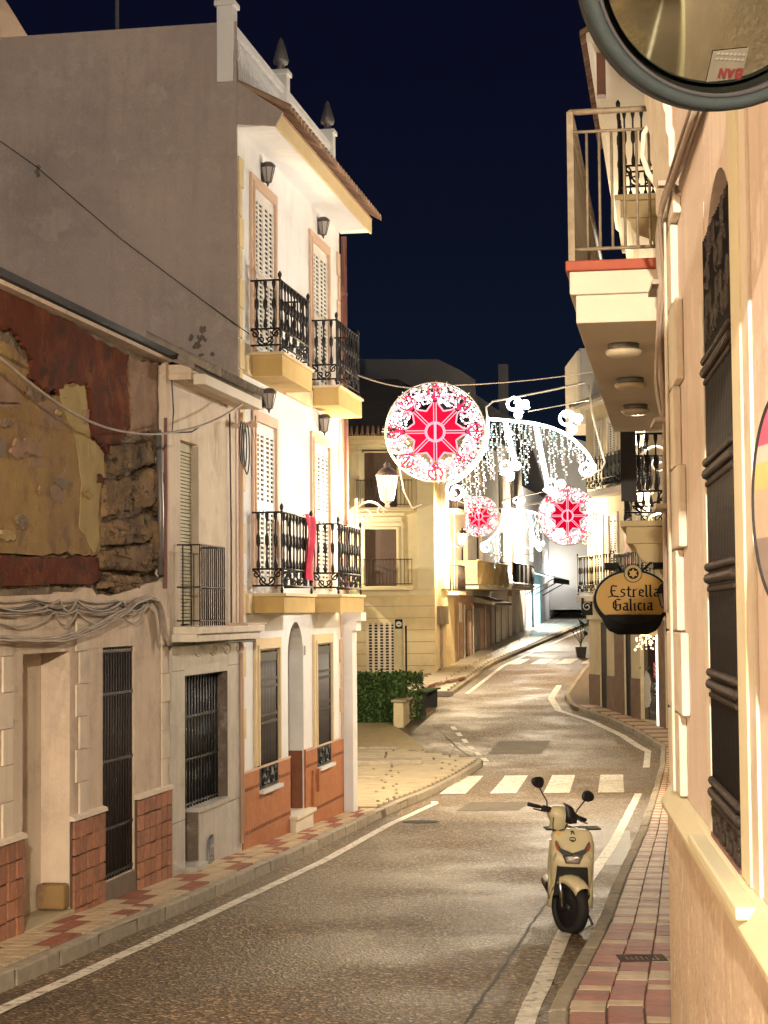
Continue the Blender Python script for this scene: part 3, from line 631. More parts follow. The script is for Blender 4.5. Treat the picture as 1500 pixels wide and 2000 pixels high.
# ---------------------------------------------------------------- white house
wh = thing('white_house', 'tall white house with balconies, louvred shutters and terracotta base', 'house', LF.pt(0, 0, zb(3)))
GW = [(0.90, 1.95, 0.57, 2.41), (4.52, 5.54, 0.56, 2.42)]
UPW = [(0.80, 1.92, 3.30, 5.44), (4.44, 5.58, 3.30, 5.50), (0.78, 1.94, 6.40, 8.62), (4.42, 5.60, 6.40, 8.62)]
DOOR = (2.70, 3.70, -1.0, 2.80)
mb = MB(LF); solid_wall(mb, 0, 6.62, -1.0, 9.30, -0.28, 0, GW + UPW + [DOOR]); 
arc = [(3.2 + 0.5 * math.cos(a), 2.27 + 0.52 * math.sin(a)) for a in [PI * k / 16 for k in range(17)]]
mb.prism([(3.70, 2.80)] + [p for p in arc[:9]][::1] + [(3.2, 2.80)], -0.28, 0); mb.prism([(3.2, 2.80)] + arc[8:] + [(2.70, 2.80)], -0.28, 0)
mb.build('wall', 'white_wall', wh)
mb = MB(LF); mb.box(0.0, 6.62, -8, -7.8, -1, 9.9); mb.box(6.42, 6.62, -7.8, -0.285, -1, 9.9); mb.build('rear_wall', 'white_wall', wh)
MB(LF).prism([(-0.035, -1), (-0.005, -1), (-0.005, 10.66), (-0.035, 10.66)], -8.0, 0.0).build('party_wall', 'grey_render', wh)
MB(LF).prismu([(0.004, 9.30), (0.51, 9.24), (0.62, 9.42), (0.004, 9.86)], -0.036, -0.006).build('eave_end', 'grey_render', wh)
MB(LF).box(0, 6.6, -7.8, -0.29, 9.7, 9.88).build('roof', 'grey_render', wh)
MB(LF).box(0.0, 6.75, 0.002, 0.50, 9.26, 9.42).build('soffit', 'white_wall', wh)
MB(LF).box(0.0, 6.76, 0.502, 0.53, 9.24, 9.50).build('fascia', 'ochre_trim', wh)
# curved eave tiles
mt = MB(); n = 7
arcp = [(0.072 * math.cos(PI * k / 6), 0.10 * math.sin(PI * k / 6)) for k in range(7)]
P = [(a, 0.0, b) for a, b in arcp] + [(a * 0.8, 0.72, b * 0.8 + 0.40) for a, b in arcp] + [(a * 0.8, 0.0, b * 0.7 - 0.004) for a, b in arcp] + [(a * 0.65, 0.72, b * 0.6 + 0.40) for a, b in arcp]
mt.pts(P)
for k in range(6): mt.fc += [(k, k + 1, 8 + k, 7 + k), (14 + k + 1, 14 + k, 21 + k, 22 + k), (k + 1, k, 14 + k, 15 + k)]
tile_me = mesh_only(mt, 'tile', 'roof_tile', True)
for k in range(33): inst('roof_tile', tile_me, LF, 0.1 + k * 0.205, 0.70, 9.45, wh, rot=0)
MB(LF).prismu([(0.54, 9.46), (0.54, 9.49), (-0.1, 9.88), (-0.1, 9.84)], 0.0, 6.75).build('tile_bed', 'roof_tile', wh)
# roof balustrade
for u0 in (-0.10, 2.96, 6.30):
    MB(LF).box(u0, u0 + 0.22, -0.25, -0.03, 9.85, 10.86).box(u0 - 0.03, u0 + 0.25, -0.28, 0.0, 10.86, 10.93).build('pier', 'white_wall', wh, bevel=0.008)
    MB(LF).lathe((u0 + 0.11, -0.14, 10.93), [(0.06, 0), (0.075, 0.04), (0.05, 0.09), (0.11, 0.12), (0.12, 0.17), (0.085, 0.30), (0.03, 0.48), (0.0, 0.52)], 8).build('finial', 'zinc', wh, True)
MB(LF).box(0.12, 2.96, -0.22, -0.06, 10.58, 10.68).box(3.18, 6.3, -0.22, -0.06, 10.58, 10.68).box(0.12, 2.96, -0.2, -0.08, 9.86, 9.95).box(3.18, 6.3, -0.2, -0.08, 9.86, 9.95).build('coping', 'white_wall', wh)
mb = MB(LF)
for a, b in ((0.12, 2.96), (3.18, 6.3)):
    n = int((b - a) / 0.105)
    for k in range(n): mb.lathe((a + (k + 0.5) * (b - a) / n, -0.14, 9.95), [(0.035, 0), (0.02, 0.06), (0.042, 0.22), (0.022, 0.4), (0.04, 0.48), (0.02, 0.55), (0.035, 0.63)], 6)
mb.build('balusters', 'white_wall', wh, True, kind='stuff')
# quoins at the two corners
for k in range(21):
    w0 = 0.9 + k * 0.4
    if w0 + 0.38 > 9.2: break
    wd = 0.24 if k % 2 else 0.14
    MB(LF).box(0.002, wd, 0.002, 0.022, w0, w0 + 0.385).build('quoin', 'ochre_trim', wh)
    MB(LF).box(6.62 - wd, 6.618, 0.002, 0.022, w0, w0 + 0.385).build('quoin', 'peach_frame', wh)
# balcony doors with mouldings
for (u0, u1, w0, w1) in UPW:
    mb = MB(LF); frame_moulding(mb, u0 - 0.17, u1 + 0.15, w0 - 0.04, w1 + 0.2, 0.09, 0.002, 0.035); frame_moulding(mb, u0 - 0.08, u1 + 0.06, w0 - 0.04, w1 + 0.11, 0.06, 0.002, 0.05)
    mb.build('door_surround', 'peach_frame', wh)
    shutter_door(LF, wh, u0 + 0.0, u1, w0, w1, 0.01)
# balconies
M('balcony_ochre', (0.60, 0.42, 0.17), (0.52, 0.36, 0.14), 3, 0.9, 0.5, 90)
for (u0, u1, w0, w1, wt) in ((0.55, 2.45, 2.92, 3.17, 4.25), (4.25, 6.15, 2.92, 3.19, 4.27), (0.52, 2.34, 6.05, 6.36, 7.34), (4.24, 6.12, 6.08, 6.38, 7.40)):
    MB(LF).box(u0, u1, 0.0, 0.46, w0, w1 - 0.03).build('balcony_slab', 'balcony_ochre', wh, bevel=0.006)
    MB(LF).box(u0 - 0.02, u1 + 0.02, 0.0, 0.49, w1 - 0.03, w1 + 0.012).build('slab_edge', 'cream_trim', wh, bevel=0.006)
    iron_balcony(LF, wh, u0 + 0.05, u1 - 0.05, 0.42, w1 + 0.012, wt, 9)
for w0, w1 in ((2.92, 3.17), (6.05, 6.3)):
    MB(LF).box(0.25, 0.548, 0.002, 0.06, w0, w1).box(2.452, 4.238, 0.002, 0.06, w0, w1).build('string_course', 'cream_trim', wh)
# ground-floor windows with dark iron fronts
for (u0, u1, w0, w1) in GW:
    mb = MB(LF); frame_moulding(mb, u0 - 0.2, u1 + 0.2, w0 + 0.33, w1 + 0.17, 0.1, 0.002, 0.04); frame_moulding(mb, u0 - 0.1, u1 + 0.1, w0 + 0.33, w1 + 0.08, 0.05, 0.002, 0.06)
    mb.build('window_surround', 'cream_trim', wh)
    MB(LF).box(u0, u1, -0.2, -0.18, w0, w1).build('pane', 'glass_dark', wh)
    MB(LF).box(u0 - 0.03, u1 + 0.03, -0.1, 0.10, w0 - 0.05, w0).build('sill', 'white_wall', wh)
    mb = MB(LF)
    for z in (w0 + 0.02, w0 + 0.30, w0 + 0.88, w0 + 0.98, w0 + 1.36, w0 + 1.46, w1 - 0.04): mb.box(u0 + 0.01, u1 - 0.01, 0.0, 0.035, z - 0.02, z + 0.02)
    mb.box(u0 + 0.005, u0 + 0.06, 0.0, 0.035, w0, w1); mb.box(u1 - 0.06, u1 - 0.005, 0.0, 0.035, w0, w1)
    mb.box(u0 + 0.06, u1 - 0.06, 0.004, 0.03, w1 - 0.14, w1 - 0.06); mb.build('window_frame', 'iron', wh)
    me = plain_bar_mesh(w1 - w0 - 0.34, 0.012, 'zinc')
    for k in range(11): inst('bar', me, LF, u0 + 0.1 + (u1 - u0 - 0.2) * k / 10, 0.012, w0 + 0.31, wh)
    mb = MB(LF); scroll_run(mb, (u0 + 0.06, 0.02), (u1 - 0.06, 0.02), w0 + 0.03, w0 + 0.28, 0.012); mb.build('scroll_panel', 'iron', wh)
# terracotta base, in panels between the openings, with a zigzag band
def zig(mb, u0, u1, wc, h, o):
    n = max(2, int((u1 - u0) / 0.09)); d = (u1 - u0) / n
    for k in range(n): mb.prism([(u0 + k * d, wc), (u0 + (k + 0.5) * d, wc + h), (u0 + (k + 1) * d, wc)], o, o + 0.006)
DADO = [(0.26, 0.90, 0.87), (1.95, 2.70, 0.87), (3.70, 4.52, 0.89), (5.54, 6.55, 0.88), (0.90, 1.95, 0.51), (4.52, 5.54, 0.50)]
for u0, u1, wt in DADO: MB(LF).box(u0 + 0.001 - (0.25 if u0 == 0.26 else 0), u1 - 0.001, 0.001, 0.03, -1.0, wt).build('base_panel', 'terracotta', wh)
mb = MB(LF)
for u0, u1 in ((0.02, 0.88), (1.97, 2.68), (3.72, 4.50), (5.56, 6.53)): zig(mb, u0, u1, 0.62, 0.05, 0.03)
for u0, u1 in ((0.02, 2.68), (3.72, 6.53)): zig(mb, u0, u1, zb((u0 + u1) / 2) + 0.22, 0.05, 0.03)
mb.build('zigzag_band', 'terracotta_dark', wh, kind='stuff')
MB(LF).box(0.02, 2.7, 0.031, 0.037, 0.855, 0.885).box(3.7, 6.54, 0.031, 0.037, 0.865, 0.895).build('base_cap', 'peach_frame', wh)
# doorway: niche, dark tiled dado, door, marble step
MB(LF).box(2.70, 3.70, -1.2, -1.15, -0.5, 2.9).build('door', 'brown_paint', wh)
M('niche_wall', (0.62, 0.56, 0.48), (0.58, 0.52, 0.44), 2, 0.9, 0.3, 60)
MB(LF).box(3.704, 3.82, -1.15, -0.285, -0.5, 2.9).box(2.58, 2.696, -1.15, -0.285, -0.5, 2.9).box(2.58, 3.82, -1.15, -0.285, 2.82, 2.95).build('niche', 'niche_wall', wh)
MB(LF).box(3.69, 3.699, -1.1, -0.02, -0.5, 0.88).build('niche_dado', 'terracotta_dark', wh)
mb = MB(LF)
for k in range(3):
    c = -0.5; w_ = 0.05 + k * 0.27; mb.prismu([(c, w_), (c + 0.13, w_ + 0.13), (c, w_ + 0.26), (c - 0.13, w_ + 0.13)], 3.684, 3.69)
mb.build('diamond_tiles', 'terracotta', wh)
MB(LF).box(2.66, 3.80, -1.1, 0.12, -1.0, -0.02).box(2.62, 3.86, -1.1, 0.16, -0.02, 0.03).build('step', 'balcony_white', wh, bevel=0.006)
MB(LF).box(2.2, 2.48, 0.002, 0.014, 1.37, 2.07).build('meter_door', 'white_wall', wh)
MB(LF).box(3.74, 3.84, 0.002, 0.012, 2.29, 2.43).build('number_plate', 'frosted', wh)
MB(LF).box(4.1, 4.16, 0.031, 0.06, 0.02, 0.55).box(4.45, 4.5, 0.031, 0.07, 0.2, 0.55).build('conduit', 'terracotta', wh)
# corner pilaster and brown downpipe
MB(LF).box(6.63, 7.0, -0.2, 0.17, -1.0, 2.62).box(6.63, 7.04, -0.2, 0.24, 2.62, 2.78).box(6.63, 7.08, -0.2, 0.32, 2.78, 2.92).build('corner_pier', 'white_wall', wh)
MB(LF).tube([(6.72, 0.06, 9.2), (6.72, 0.06, 6.4), (6.74, 0.06, 3.2), (6.74, 0.1, 2.95)], 0.05, 8).build('downpipe', 'pipe_brown', wh, True)
mb = MB(LF)
for z in (8.2, 6.9, 5.6, 4.4, 3.4): mb.lathe((6.725, 0.06, z), [(0.058, 0), (0.058, 0.05)], 8)
mb.build('pipe_clips', 'pipe_brown', wh)
MB(LF).tube([(6.83, 0.05, 5.1), (6.83, 0.05, 3.0)], 0.018, 6).build('conduit', 'cable_grey', wh)
# four unlit half lanterns above the balcony doors
def wall_lantern(u, w_, label):
    r = thing('wall_lantern', label, 'lantern', LF.pt(u, 0.0, w_ - 0.17), 'wall lanterns of the white house')
    o = 0.085
    MB(LF).box(u - 0.05, u + 0.05, 0.002, 0.02, w_ - 0.12, w_ + 0.14).build('back_plate', 'lantern_metal', r)
    MB(LF).lathe((u, o, w_), [(0.105, 0.07), (0.112, 0.085), (0.10, 0.11), (0.06, 0.145), (0.0, 0.155)], 8).build('hood', 'lantern_metal', r, True)
    MB(LF).lathe((u, o, w_), [(0.045, -0.13), (0.095, 0.07)], 6).build('glass', 'frosted', r)
    mb = MB(LF)
    for k in range(6): a = 2 * PI * k / 6; mb.bar((u + 0.047 * math.cos(a), o + 0.047 * math.sin(a), w_ - 0.13), (u + 0.098 * math.cos(a), o + 0.098 * math.sin(a), w_ + 0.07), 0.007, 4)
    mb.build('glazing_bars', 'lantern_metal', r)
    MB(LF).lathe((u, o, w_ - 0.13), [(0.0, -0.07), (0.012, -0.05), (0.02, -0.02), (0.05, 0.0)], 8).build('drop', 'lantern_metal', r, True)
wall_lantern(1.30, 8.97, 'unlit half lantern above the near top-floor door of the white house')
wall_lantern(4.95, 9.0, 'unlit half lantern above the far top-floor door of the white house')
wall_lantern(1.30, 5.84, 'unlit half lantern above the near first-floor door of the white house')
wall_lantern(4.95, 5.88, 'unlit half lantern above the far first-floor door of the white house')
# red banner on the first-floor balcony
fl = thing('red_banner', 'red cloth banner with a pale figure tied to the first-floor balcony rail', 'banner', LF.pt(2.3, 0.5, 3.3))
P = []; nx, nz = 9, 16
for j in range(nz + 1):
    t = j / nz; w_ = 4.28 - 0.92 * t; wd = 0.62 - 0.14 * math.sin(t * 3.0) + 0.05 * t
    for i in range(nx + 1):
        s = i / nx; P.append((1.78 + (0.62 - wd) * 0.4 + s * wd, 0.47 + 0.035 * math.sin(s * 9 + t * 2.5) + 0.02 * math.sin(t * 6), w_ + 0.02 * math.sin(s * 5)))
MB(LF).sheet(P, nx + 1).build('cloth', 'red_cloth', fl, True)
mb = MB(LF); mb.prism([(2.24, 3.98), (2.33, 4.0), (2.36, 3.86), (2.32, 3.72), (2.33, 3.58), (2.29, 3.55), (2.26, 3.7), (2.2, 3.82)], 0.512, 0.516); mb.build('pale_figure', 'pink_cloth', fl)
MB(LF).tube([(1.76, 0.45, 4.26), (1.9, 0.47, 4.29), (2.1, 0.46, 4.27), (2.36, 0.45, 4.25)], 0.008, 5).build('tie', 'sign_red', fl)

# ---------------------------------------------------------------- narrow house with the marble front
nh = thing('narrow_house', 'narrow cream house with grey marble shop front and small balcony', 'house', LF.pt(-1.5, 0, zb(-1.5)))
WIN = (-2.64, -1.88, 2.78, 4.92); OPN = (-2.58, -0.71, 0.62, 2.21); DR = (-2.58, -2.0, -1, 0.62)
mb = MB(LF); solid_wall(mb, -3.08, -0.04, 2.58, 5.62, -0.3, 0, [WIN]); mb.build('wall', 'plaster_cream', nh)
mb = MB(LF); solid_wall(mb, -3.08, -0.04, -1, 2.575, -0.3, 0.03, [OPN, DR]); mb.build('marble_front', 'marble', nh)
mb = MB(LF)
for z in (2.27, 0.58): mb.box(-3.07, -2.6, 0.031, 0.034, z, z + 0.01); mb.box(-0.69, -0.05, 0.031, 0.034, z, z + 0.01)
mb.build('marble_joints', 'marble_dark', nh)
MB(LF).box(-3.08, -0.04, -6, -5.8, -1, 6.6).build('rear_wall', 'plaster_cream', nh)
MB(LF).prismu([(0.30, 5.66), (0.30, 5.72), (-6, 8.0), (-6, 7.94)], -3.08, -0.04).build('roof', 'old_tile', nh)
# reveal faces and steel roller front
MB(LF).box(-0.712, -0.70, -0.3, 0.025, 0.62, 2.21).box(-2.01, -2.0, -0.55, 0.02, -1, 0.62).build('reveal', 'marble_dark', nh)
MB(LF).box(-2.02, -0.70, -0.3, 0.06, 0.60, 0.655).build('counter_sill', 'marble', nh)
MB(LF).box(-2.58, -0.7, -0.22, -0.17, -1, 2.3).build('shop_shutter', 'steel_shutter', nh)
me = plain_bar_mesh(1.55, 0.014, 'iron')
for k in range(15): inst('bar', me, LF, -2.52 + k * 0.126, -0.10, 0.65, nh)
mb = MB(LF)
for z in (0.68, 1.2, 1.7, 2.18): mb.box(-2.57, -0.72, -0.112, -0.092, z, z + 0.03)
mb.build('grille_rail', 'iron', nh)
M('pale_lining', (0.30, 0.34, 0.38), (0.12, 0.15, 0.18), 4, 0.25, 0.1, 20)
mb = MB(LF)
for z in (0.9, 1.4, 1.82): mb.hexa([(-2.5, -0.168, z), (-0.8, -0.168, z + 0.05), (-0.8, -0.16, z + 0.05), (-2.5, -0.16, z), (-2.5, -0.168, z + 0.12), (-0.8, -0.168, z + 0.2), (-0.8, -0.16, z + 0.2), (-2.5, -0.16, z + 0.12)])
mb.build('shop_blinds', 'pale_lining', nh)
MB(LF).box(-2.56, -2.02, -0.3, 0.14, -1, zb(-2.3) + 0.06).build('threshold', 'marble', nh)
MB(LF).prism([(-1.72, -0.05), (-1.5, -0.03), (-1.5, 0.28), (-1.66, 0.24)], 0.031, 0.07).build('cat_flap', 'glass_dark', nh)
MB(LF).box(-1.49, -1.44, 0.031, 0.05, 0.0, 0.06).box(-1.49, -1.44, 0.031, 0.05, 0.2, 0.26).build('flap_hinge', 'iron', nh)
# slab, window, blind, railing
MB(LF).box(-2.95, -0.02, 0.0, 0.34, 2.69, 2.77).box(-3.0, -0.1, 0.0, 0.30, 2.6, 2.69).build('balcony_slab', 'quoin_cream', nh, bevel=0.01)
MB(LF).box(-0.75, 0.25, 0.03, 0.30, 2.772, 2.80).build('slab_cover', 'peach_frame', nh)
mb = MB(LF); z = 2.8
while z < 4.85: mb.box(-2.63, -1.89, -0.11, -0.09, z, z + 0.032); z += 0.042
M('blind_cream', (0.56, 0.52, 0.36), (0.5, 0.46, 0.32), 4, 0.7, 0.1, 40)
mb.build('roller_blind', 'blind_cream', nh, kind='stuff')
MB(LF).box(-2.64, -1.88, -0.2, -0.14, 2.78, 4.92).build('dark_pane', 'shutter_dark', nh)
MB(LF).box(-2.63, -1.89, -0.12, -0.085, 4.82, 4.91).build('window_frame', 'blind_cream', nh)
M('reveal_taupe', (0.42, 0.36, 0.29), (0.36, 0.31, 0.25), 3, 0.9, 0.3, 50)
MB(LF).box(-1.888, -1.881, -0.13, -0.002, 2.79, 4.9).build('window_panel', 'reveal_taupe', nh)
mb = MB(LF); ring = [(-2.82, 0.01), (-2.82, 0.28), (-1.77, 0.28), (-1.77, 0.01)]
for a, b in zip(ring, ring[1:]):
    for z in (3.70, 3.22, 2.84): mb.bar((a[0], a[1], z), (b[0], b[1], z), 0.010, 5)
mb.build('railing', 'rust_iron', nh)
me = plain_bar_mesh(0.93, 0.009, 'rust_iron')
for k in range(13): inst('bar', me, LF, -2.82 + k * 1.05 / 12, 0.28, 2.78, nh)
for k in range(2): inst('bar', me, LF, -2.82, 0.08 + k * 0.1, 2.78, nh); inst('bar', me, LF, -1.77, 0.08 + k * 0.1, 2.78, nh)
# gutter board and ragged old tiles
MB(LF).box(-3.0, -0.36, 0.26, 0.40, 5.50, 5.62).build('gutter', 'balcony_white', nh, bevel=0.01)
MB(LF).box(-3.08, -0.04, -0.3, 0.26, 5.622, 5.72).build('eave_filler', 'plaster_old', nh)
MB(LF).box(-3.08, -0.04, 0.002, 0.258, 5.55, 5.62).build('eave_board', 'plaster_old', nh)
mt2 = mesh_only(MB().box(-0.03, 0.03, -0.2, 0.2, 0.0, 0.012), 't', 'old_tile')
ot = tile_me.copy(); ot.materials[0] = MATS['old_tile']
for k in range(16): inst('roof_tile', ot, LF, -2.95 + k * 0.17, 0.42, 5.66, nh, rot=0, scale=(0.8, 1, 1))
MB(LF).tube([(-0.12, 0.06, 5.5), (-0.12, 0.06, 2.9), (-0.12, 0.05, 2.6), (-0.1, 0.05, 0.0)], 0.03, 7).build('downpipe', 'peach_frame', nh, True)
MB(LF).bar((-0.42, 0.02, 5.3), (-0.42, 0.35, 5.3), 0.03, 6).bar((-0.12, 0.06, 5.33), (-0.42, 0.3, 5.33), 0.03, 6).build('gutter_elbow', 'peach_frame', nh)
# ---------------------------------------------------------------- peeling house
ph = thing('peeling_house', 'old house with peeling red and ochre plaster above a cream ground floor', 'house', LF.pt(-6, 0, zb(-6)))
GATE = (-5.34, -4.34, 0.27, 2.59); REC = (-7.46, -6.28, -1, 2.575); REC2 = (-10.2, -9.2, 0.4, 2.6)
U0 = -14.0
CLD = bpy.data.textures.new('stone_lumps', 'CLOUDS'); CLD.noise_scale = 0.16; CLD.noise_depth = 3
def rough(o, s, sc_=None):
    m = o.modifiers.new('sub', 'SUBSURF'); m.levels = m.render_levels = 2; m.subdivision_type = 'SIMPLE'
    d = o.modifiers.new('lumps', 'DISPLACE'); d.texture = CLD; d.texture_coords = 'LOCAL'; d.strength = s; d.mid_level = 0.5
mb = MB(LF); solid_wall(mb, U0, -3.09, -1, 3.02, -0.3, 0, [GATE, REC, REC2]); mb.build('wall', 'plaster_old', ph)
LTOP = [(-14, 3.08), (-8.42, 3.07), (-7.4, 3.09), (-6.64, 3.11), (-6.57, 3.13), (-6.09, 3.13), (-5.9, 3.18), (-5.65, 3.17), (-5.5, 3.1), (-5.35, 3.12), (-5.11, 3.1), (-4.71, 3.14), (-4.34, 3.18), (-3.93, 3.24), (-3.38, 3.28), (-3.2, 3.33), (-3.2, 5.72), (-3.09, 5.76), (-3.09, 3.021), (-14, 3.021)]
MB(LF).prism(LTOP, -0.05, 0.0).build('broken_plaster', 'plaster_old', ph)
def rough_wall(u0, u1, w0, w1, o, amp, nu, nw):
    P = []
    for j in range(nw + 1):
        for i in range(nu + 1): P.append((u0 + (u1 - u0) * i / nu, o + random.uniform(-amp, amp), w0 + (w1 - w0) * j / nw))
    return MB(LF).sheet(P, nu + 1)
rough_wall(U0, -3.1, 2.95, 5.8, -0.14, 0.03, 120, 40).build('rubble_wall', 'rubble', ph, True)
def jag(poly, amp=0.035, sub=5):
    if sub == 5: poly = jag(poly, amp * 1.3, 3); amp *= 0.6; sub = 4
    out = []
    for (a, b), (c, d) in zip(poly, poly[1:] + poly[:1]):
        for k in range(sub): t = k / sub; out.append((a + (c - a) * t + random.uniform(-amp, amp) * (k > 0), b + (d - b) * t + random.uniform(-amp, amp) * (k > 0)))
    return out
RED = [(-14, 5.74), (-8.01, 5.74), (-7.29, 5.77), (-6.09, 5.76), (-4.28, 5.67), (-4.33, 5.29), (-4.25, 4.92), (-4.45, 4.79), (-5.0, 4.57), (-5.14, 4.63), (-5.43, 4.7), (-5.5, 5.15), (-5.61, 5.2), (-6.23, 5.12), (-6.37, 4.99), (-6.71, 5.02), (-7.1, 5.06), (-7.04, 5.23), (-7.29, 5.36), (-7.71, 5.41), (-9, 5.3), (-14, 5.2)]
BAND = [(-14, 3.44), (-6.77, 3.44), (-5.27, 3.49), (-5.21, 3.28), (-5.8, 3.21), (-14, 3.14)]
OCH = [(-14, 5.1), (-8.44, 5.19), (-7.65, 5.29), (-7.16, 5.22), (-7.09, 5.13), (-7.26, 4.89), (-6.78, 4.84), (-6.3, 4.98), (-6.23, 5.1), (-5.64, 5.18), (-5.53, 4.94), (-5.46, 4.65), (-5.03, 4.55), (-5.0, 4.32), (-5.14, 4.05), (-5.16, 3.64), (-5.27, 3.52), (-6.77, 3.46), (-14, 3.46)]
CREAM = [(-6.33, 4.97), (-6.21, 5.1), (-5.66, 5.17), (-5.58, 4.94), (-5.5, 4.65), (-5.09, 4.56), (-5.07, 4.32), (-5.22, 4.05), (-5.22, 3.64), (-5.38, 3.53), (-5.8, 3.76), (-5.72, 4.2), (-5.9, 4.62)]
PINK = [(-4.24, 5.66), (-3.21, 5.74), (-3.21, 4.95), (-4.2, 4.81), (-4.15, 5.09), (-4.26, 5.41)]
MB(LF).prism(jag(RED), -0.11, -0.07).build('plaster_patch', 'red_plaster', ph, label='dark red plaster patch under the eave')
MB(LF).prism(jag(BAND, 0.02), -0.11, -0.068).build('plaster_patch', 'red_plaster', ph, label='dark red plaster strip along the bottom of the peeling wall')
MB(LF).prism(jag(OCH), -0.13, -0.085).build('plaster_patch', 'ochre_plaster', ph, label='large flaking ochre plaster patch')
MB(LF).prism(jag(CREAM, 0.02), -0.10, -0.078).build('plaster_patch', 'pale_plaster', ph, label='pale yellow plaster strip')
MB(LF).prism(jag(PINK, 0.03), -0.13, -0.08).build('plaster_patch', 'pink_plaster', ph, label='brown weathered plaster at the corner')
for q in ([(-8.44, 4.88), (-7.65, 4.99), (-7.31, 4.95), (-7.35, 4.81), (-7.77, 4.73), (-8.44, 4.67)], [(-6.91, 4.81), (-6.37, 4.9), (-6.26, 4.8), (-6.29, 4.72), (-6.84, 4.69)], [(-7.2, 4.45), (-6.9, 4.5), (-6.75, 4.3), (-7.1, 4.25)], [(-6.6, 4.12), (-6.2, 4.3), (-6.25, 4.0), (-6.5, 3.9)], [(-8.2, 4.15), (-7.8, 4.2), (-7.75, 4.05), (-8.1, 4.0)]):
    MB(LF).prism(jag(jag(q, 0.05, 4), 0.025, 3), -0.1, -0.080 + random.uniform(-0.003, 0.003)).build('plaster_patch', 'pink_plaster', ph)
for q in ([(-4.95, 4.65), (-3.65, 4.82), (-3.51, 4.57), (-4.94, 4.35)], [(-5.13, 4.3), (-4.33, 4.38), (-4.23, 4.13), (-4.34, 3.99), (-5.16, 3.89)], [(-4.27, 4.38), (-3.54, 4.53), (-3.51, 4.12), (-4.11, 4.02)], [(-5.19, 3.85), (-3.84, 4.0), (-3.51, 3.76), (-3.93, 3.67), (-5.18, 3.6)], [(-5.22, 3.56), (-3.66, 3.69), (-3.59, 3.42), (-3.84, 3.36), (-5.19, 3.38)], [(-5.19, 3.34), (-3.93, 3.32), (-3.97, 3.19), (-4.54, 3.13), (-5.16, 3.18)], [(-3.47, 4.5), (-3.22, 4.6), (-3.24, 4.0), (-3.45, 4.1)], [(-3.45, 3.95), (-3.23, 3.9), (-3.25, 3.45), (-3.5, 3.5)]):
    cx = sum(p[0] for p in q) / len(q); cz = sum(p[1] for p in q) / len(q); jq = jag(q, 0.03, 4); n = len(jq); d = random.uniform(-0.01, 0.05)
    mb = MB(LF); a = mb.pts([(u, -0.13, w_) for u, w_ in jq]); b = mb.pts([(u + (cx - u) * 0.06, -0.05 + d + random.uniform(-.012, .012), w_ + (cz - w_) * 0.08) for u, w_ in jq]); c = mb.pts([(u + (cx - u) * 0.4, -0.03 + d + random.uniform(-.02, .02), w_ + (cz - w_) * 0.4) for u, w_ in jq]); e = mb.pts([(cx, -0.025 + d, cz)])
    for i in range(n):
        k = (i + 1) % n; mb.face(a + i, a + k, b + k, b + i); mb.face(b + i, b + k, c + k, c + i); mb.face(c + i, c + k, e)
    st_ = mb.build('stone', 'field_stone', ph, True); rough(st_, 0.07, 0.16)
MB(LF).tube([(-3.42, -0.02, 4.95), (-3.40, 0.0, 4.1), (-3.42, 0.0, 3.35)], 0.035, 7).build('downpipe', 'zinc', ph, True)
MB(LF).tube([(-3.28, 0.02, 5.1), (-3.27, 0.02, 4.2), (-3.3, 0.02, 3.2)], 0.02, 6).build('conduit', 'pipe_brown', ph)
MB(LF).prismu([(-0.3, 5.78), (0.10, 5.78), (0.12, 5.84), (-0.3, 5.9)], U0, -3.09).build('eave', 'shutter_dark', ph)
MB(LF).prismu([(-0.15, 5.745), (0.03, 5.745), (0.04, 5.78), (-0.15, 5.78)], U0, -3.09).build('eave_plaster', 'plaster_old', ph)
MB(LF).prismu([(0.10, 5.845), (-6, 8.1), (-6, 8.05), (0.10, 5.80)], U0, -3.09).build('roof', 'old_tile', ph)
MB(LF).box(U0, -3.09, -6, -5.8, -1, 7.9).build('rear_wall', 'rubble', ph)
rf = random.Random(21)
for k in range(18):       # small flakes and scars over the old plaster
    u, w_ = rf.uniform(-8.3, -4.3), rf.uniform(3.5, 5.1); n = rf.randint(7, 11); ru, rw = rf.uniform(0.04, 0.22), rf.uniform(0.02, 0.10)
    q = [(u + ru * rf.uniform(.5, 1.1) * math.cos(2 * PI * i / n), w_ + rw * rf.uniform(.5, 1.1) * math.sin(2 * PI * i / n)) for i in range(n)]
    MB(LF).prism(jag(q, 0.012, 3), -0.1, -0.060 + rf.uniform(-0.012, 0.006)).build('flake', rf.choice(['grey_patch', 'red_plaster', 'red_plaster', 'pink_plaster'] if w_ > 5.15 or u > -5.3 else ['grey_patch', 'pink_plaster', 'ochre_plaster', 'rubble', 'pale_plaster']), ph)
# keyed plaster strips
for us, ws in (((-7.95, -7.72), 1), ((-6.05, -5.8), 1), ((-3.42, -3.22), -1)):
    for k in range(6):
        w0 = 1.02 + k * 0.31; a, b = us; e = 0.09 if k % 2 else 0.0
        MB(LF).box(a - (e if ws > 0 else 0), b + (e if ws < 0 else 0), 0.001, 0.022, w0, w0 + 0.305).build('keyed_block', 'plaster_cream', ph, bevel=0.004)
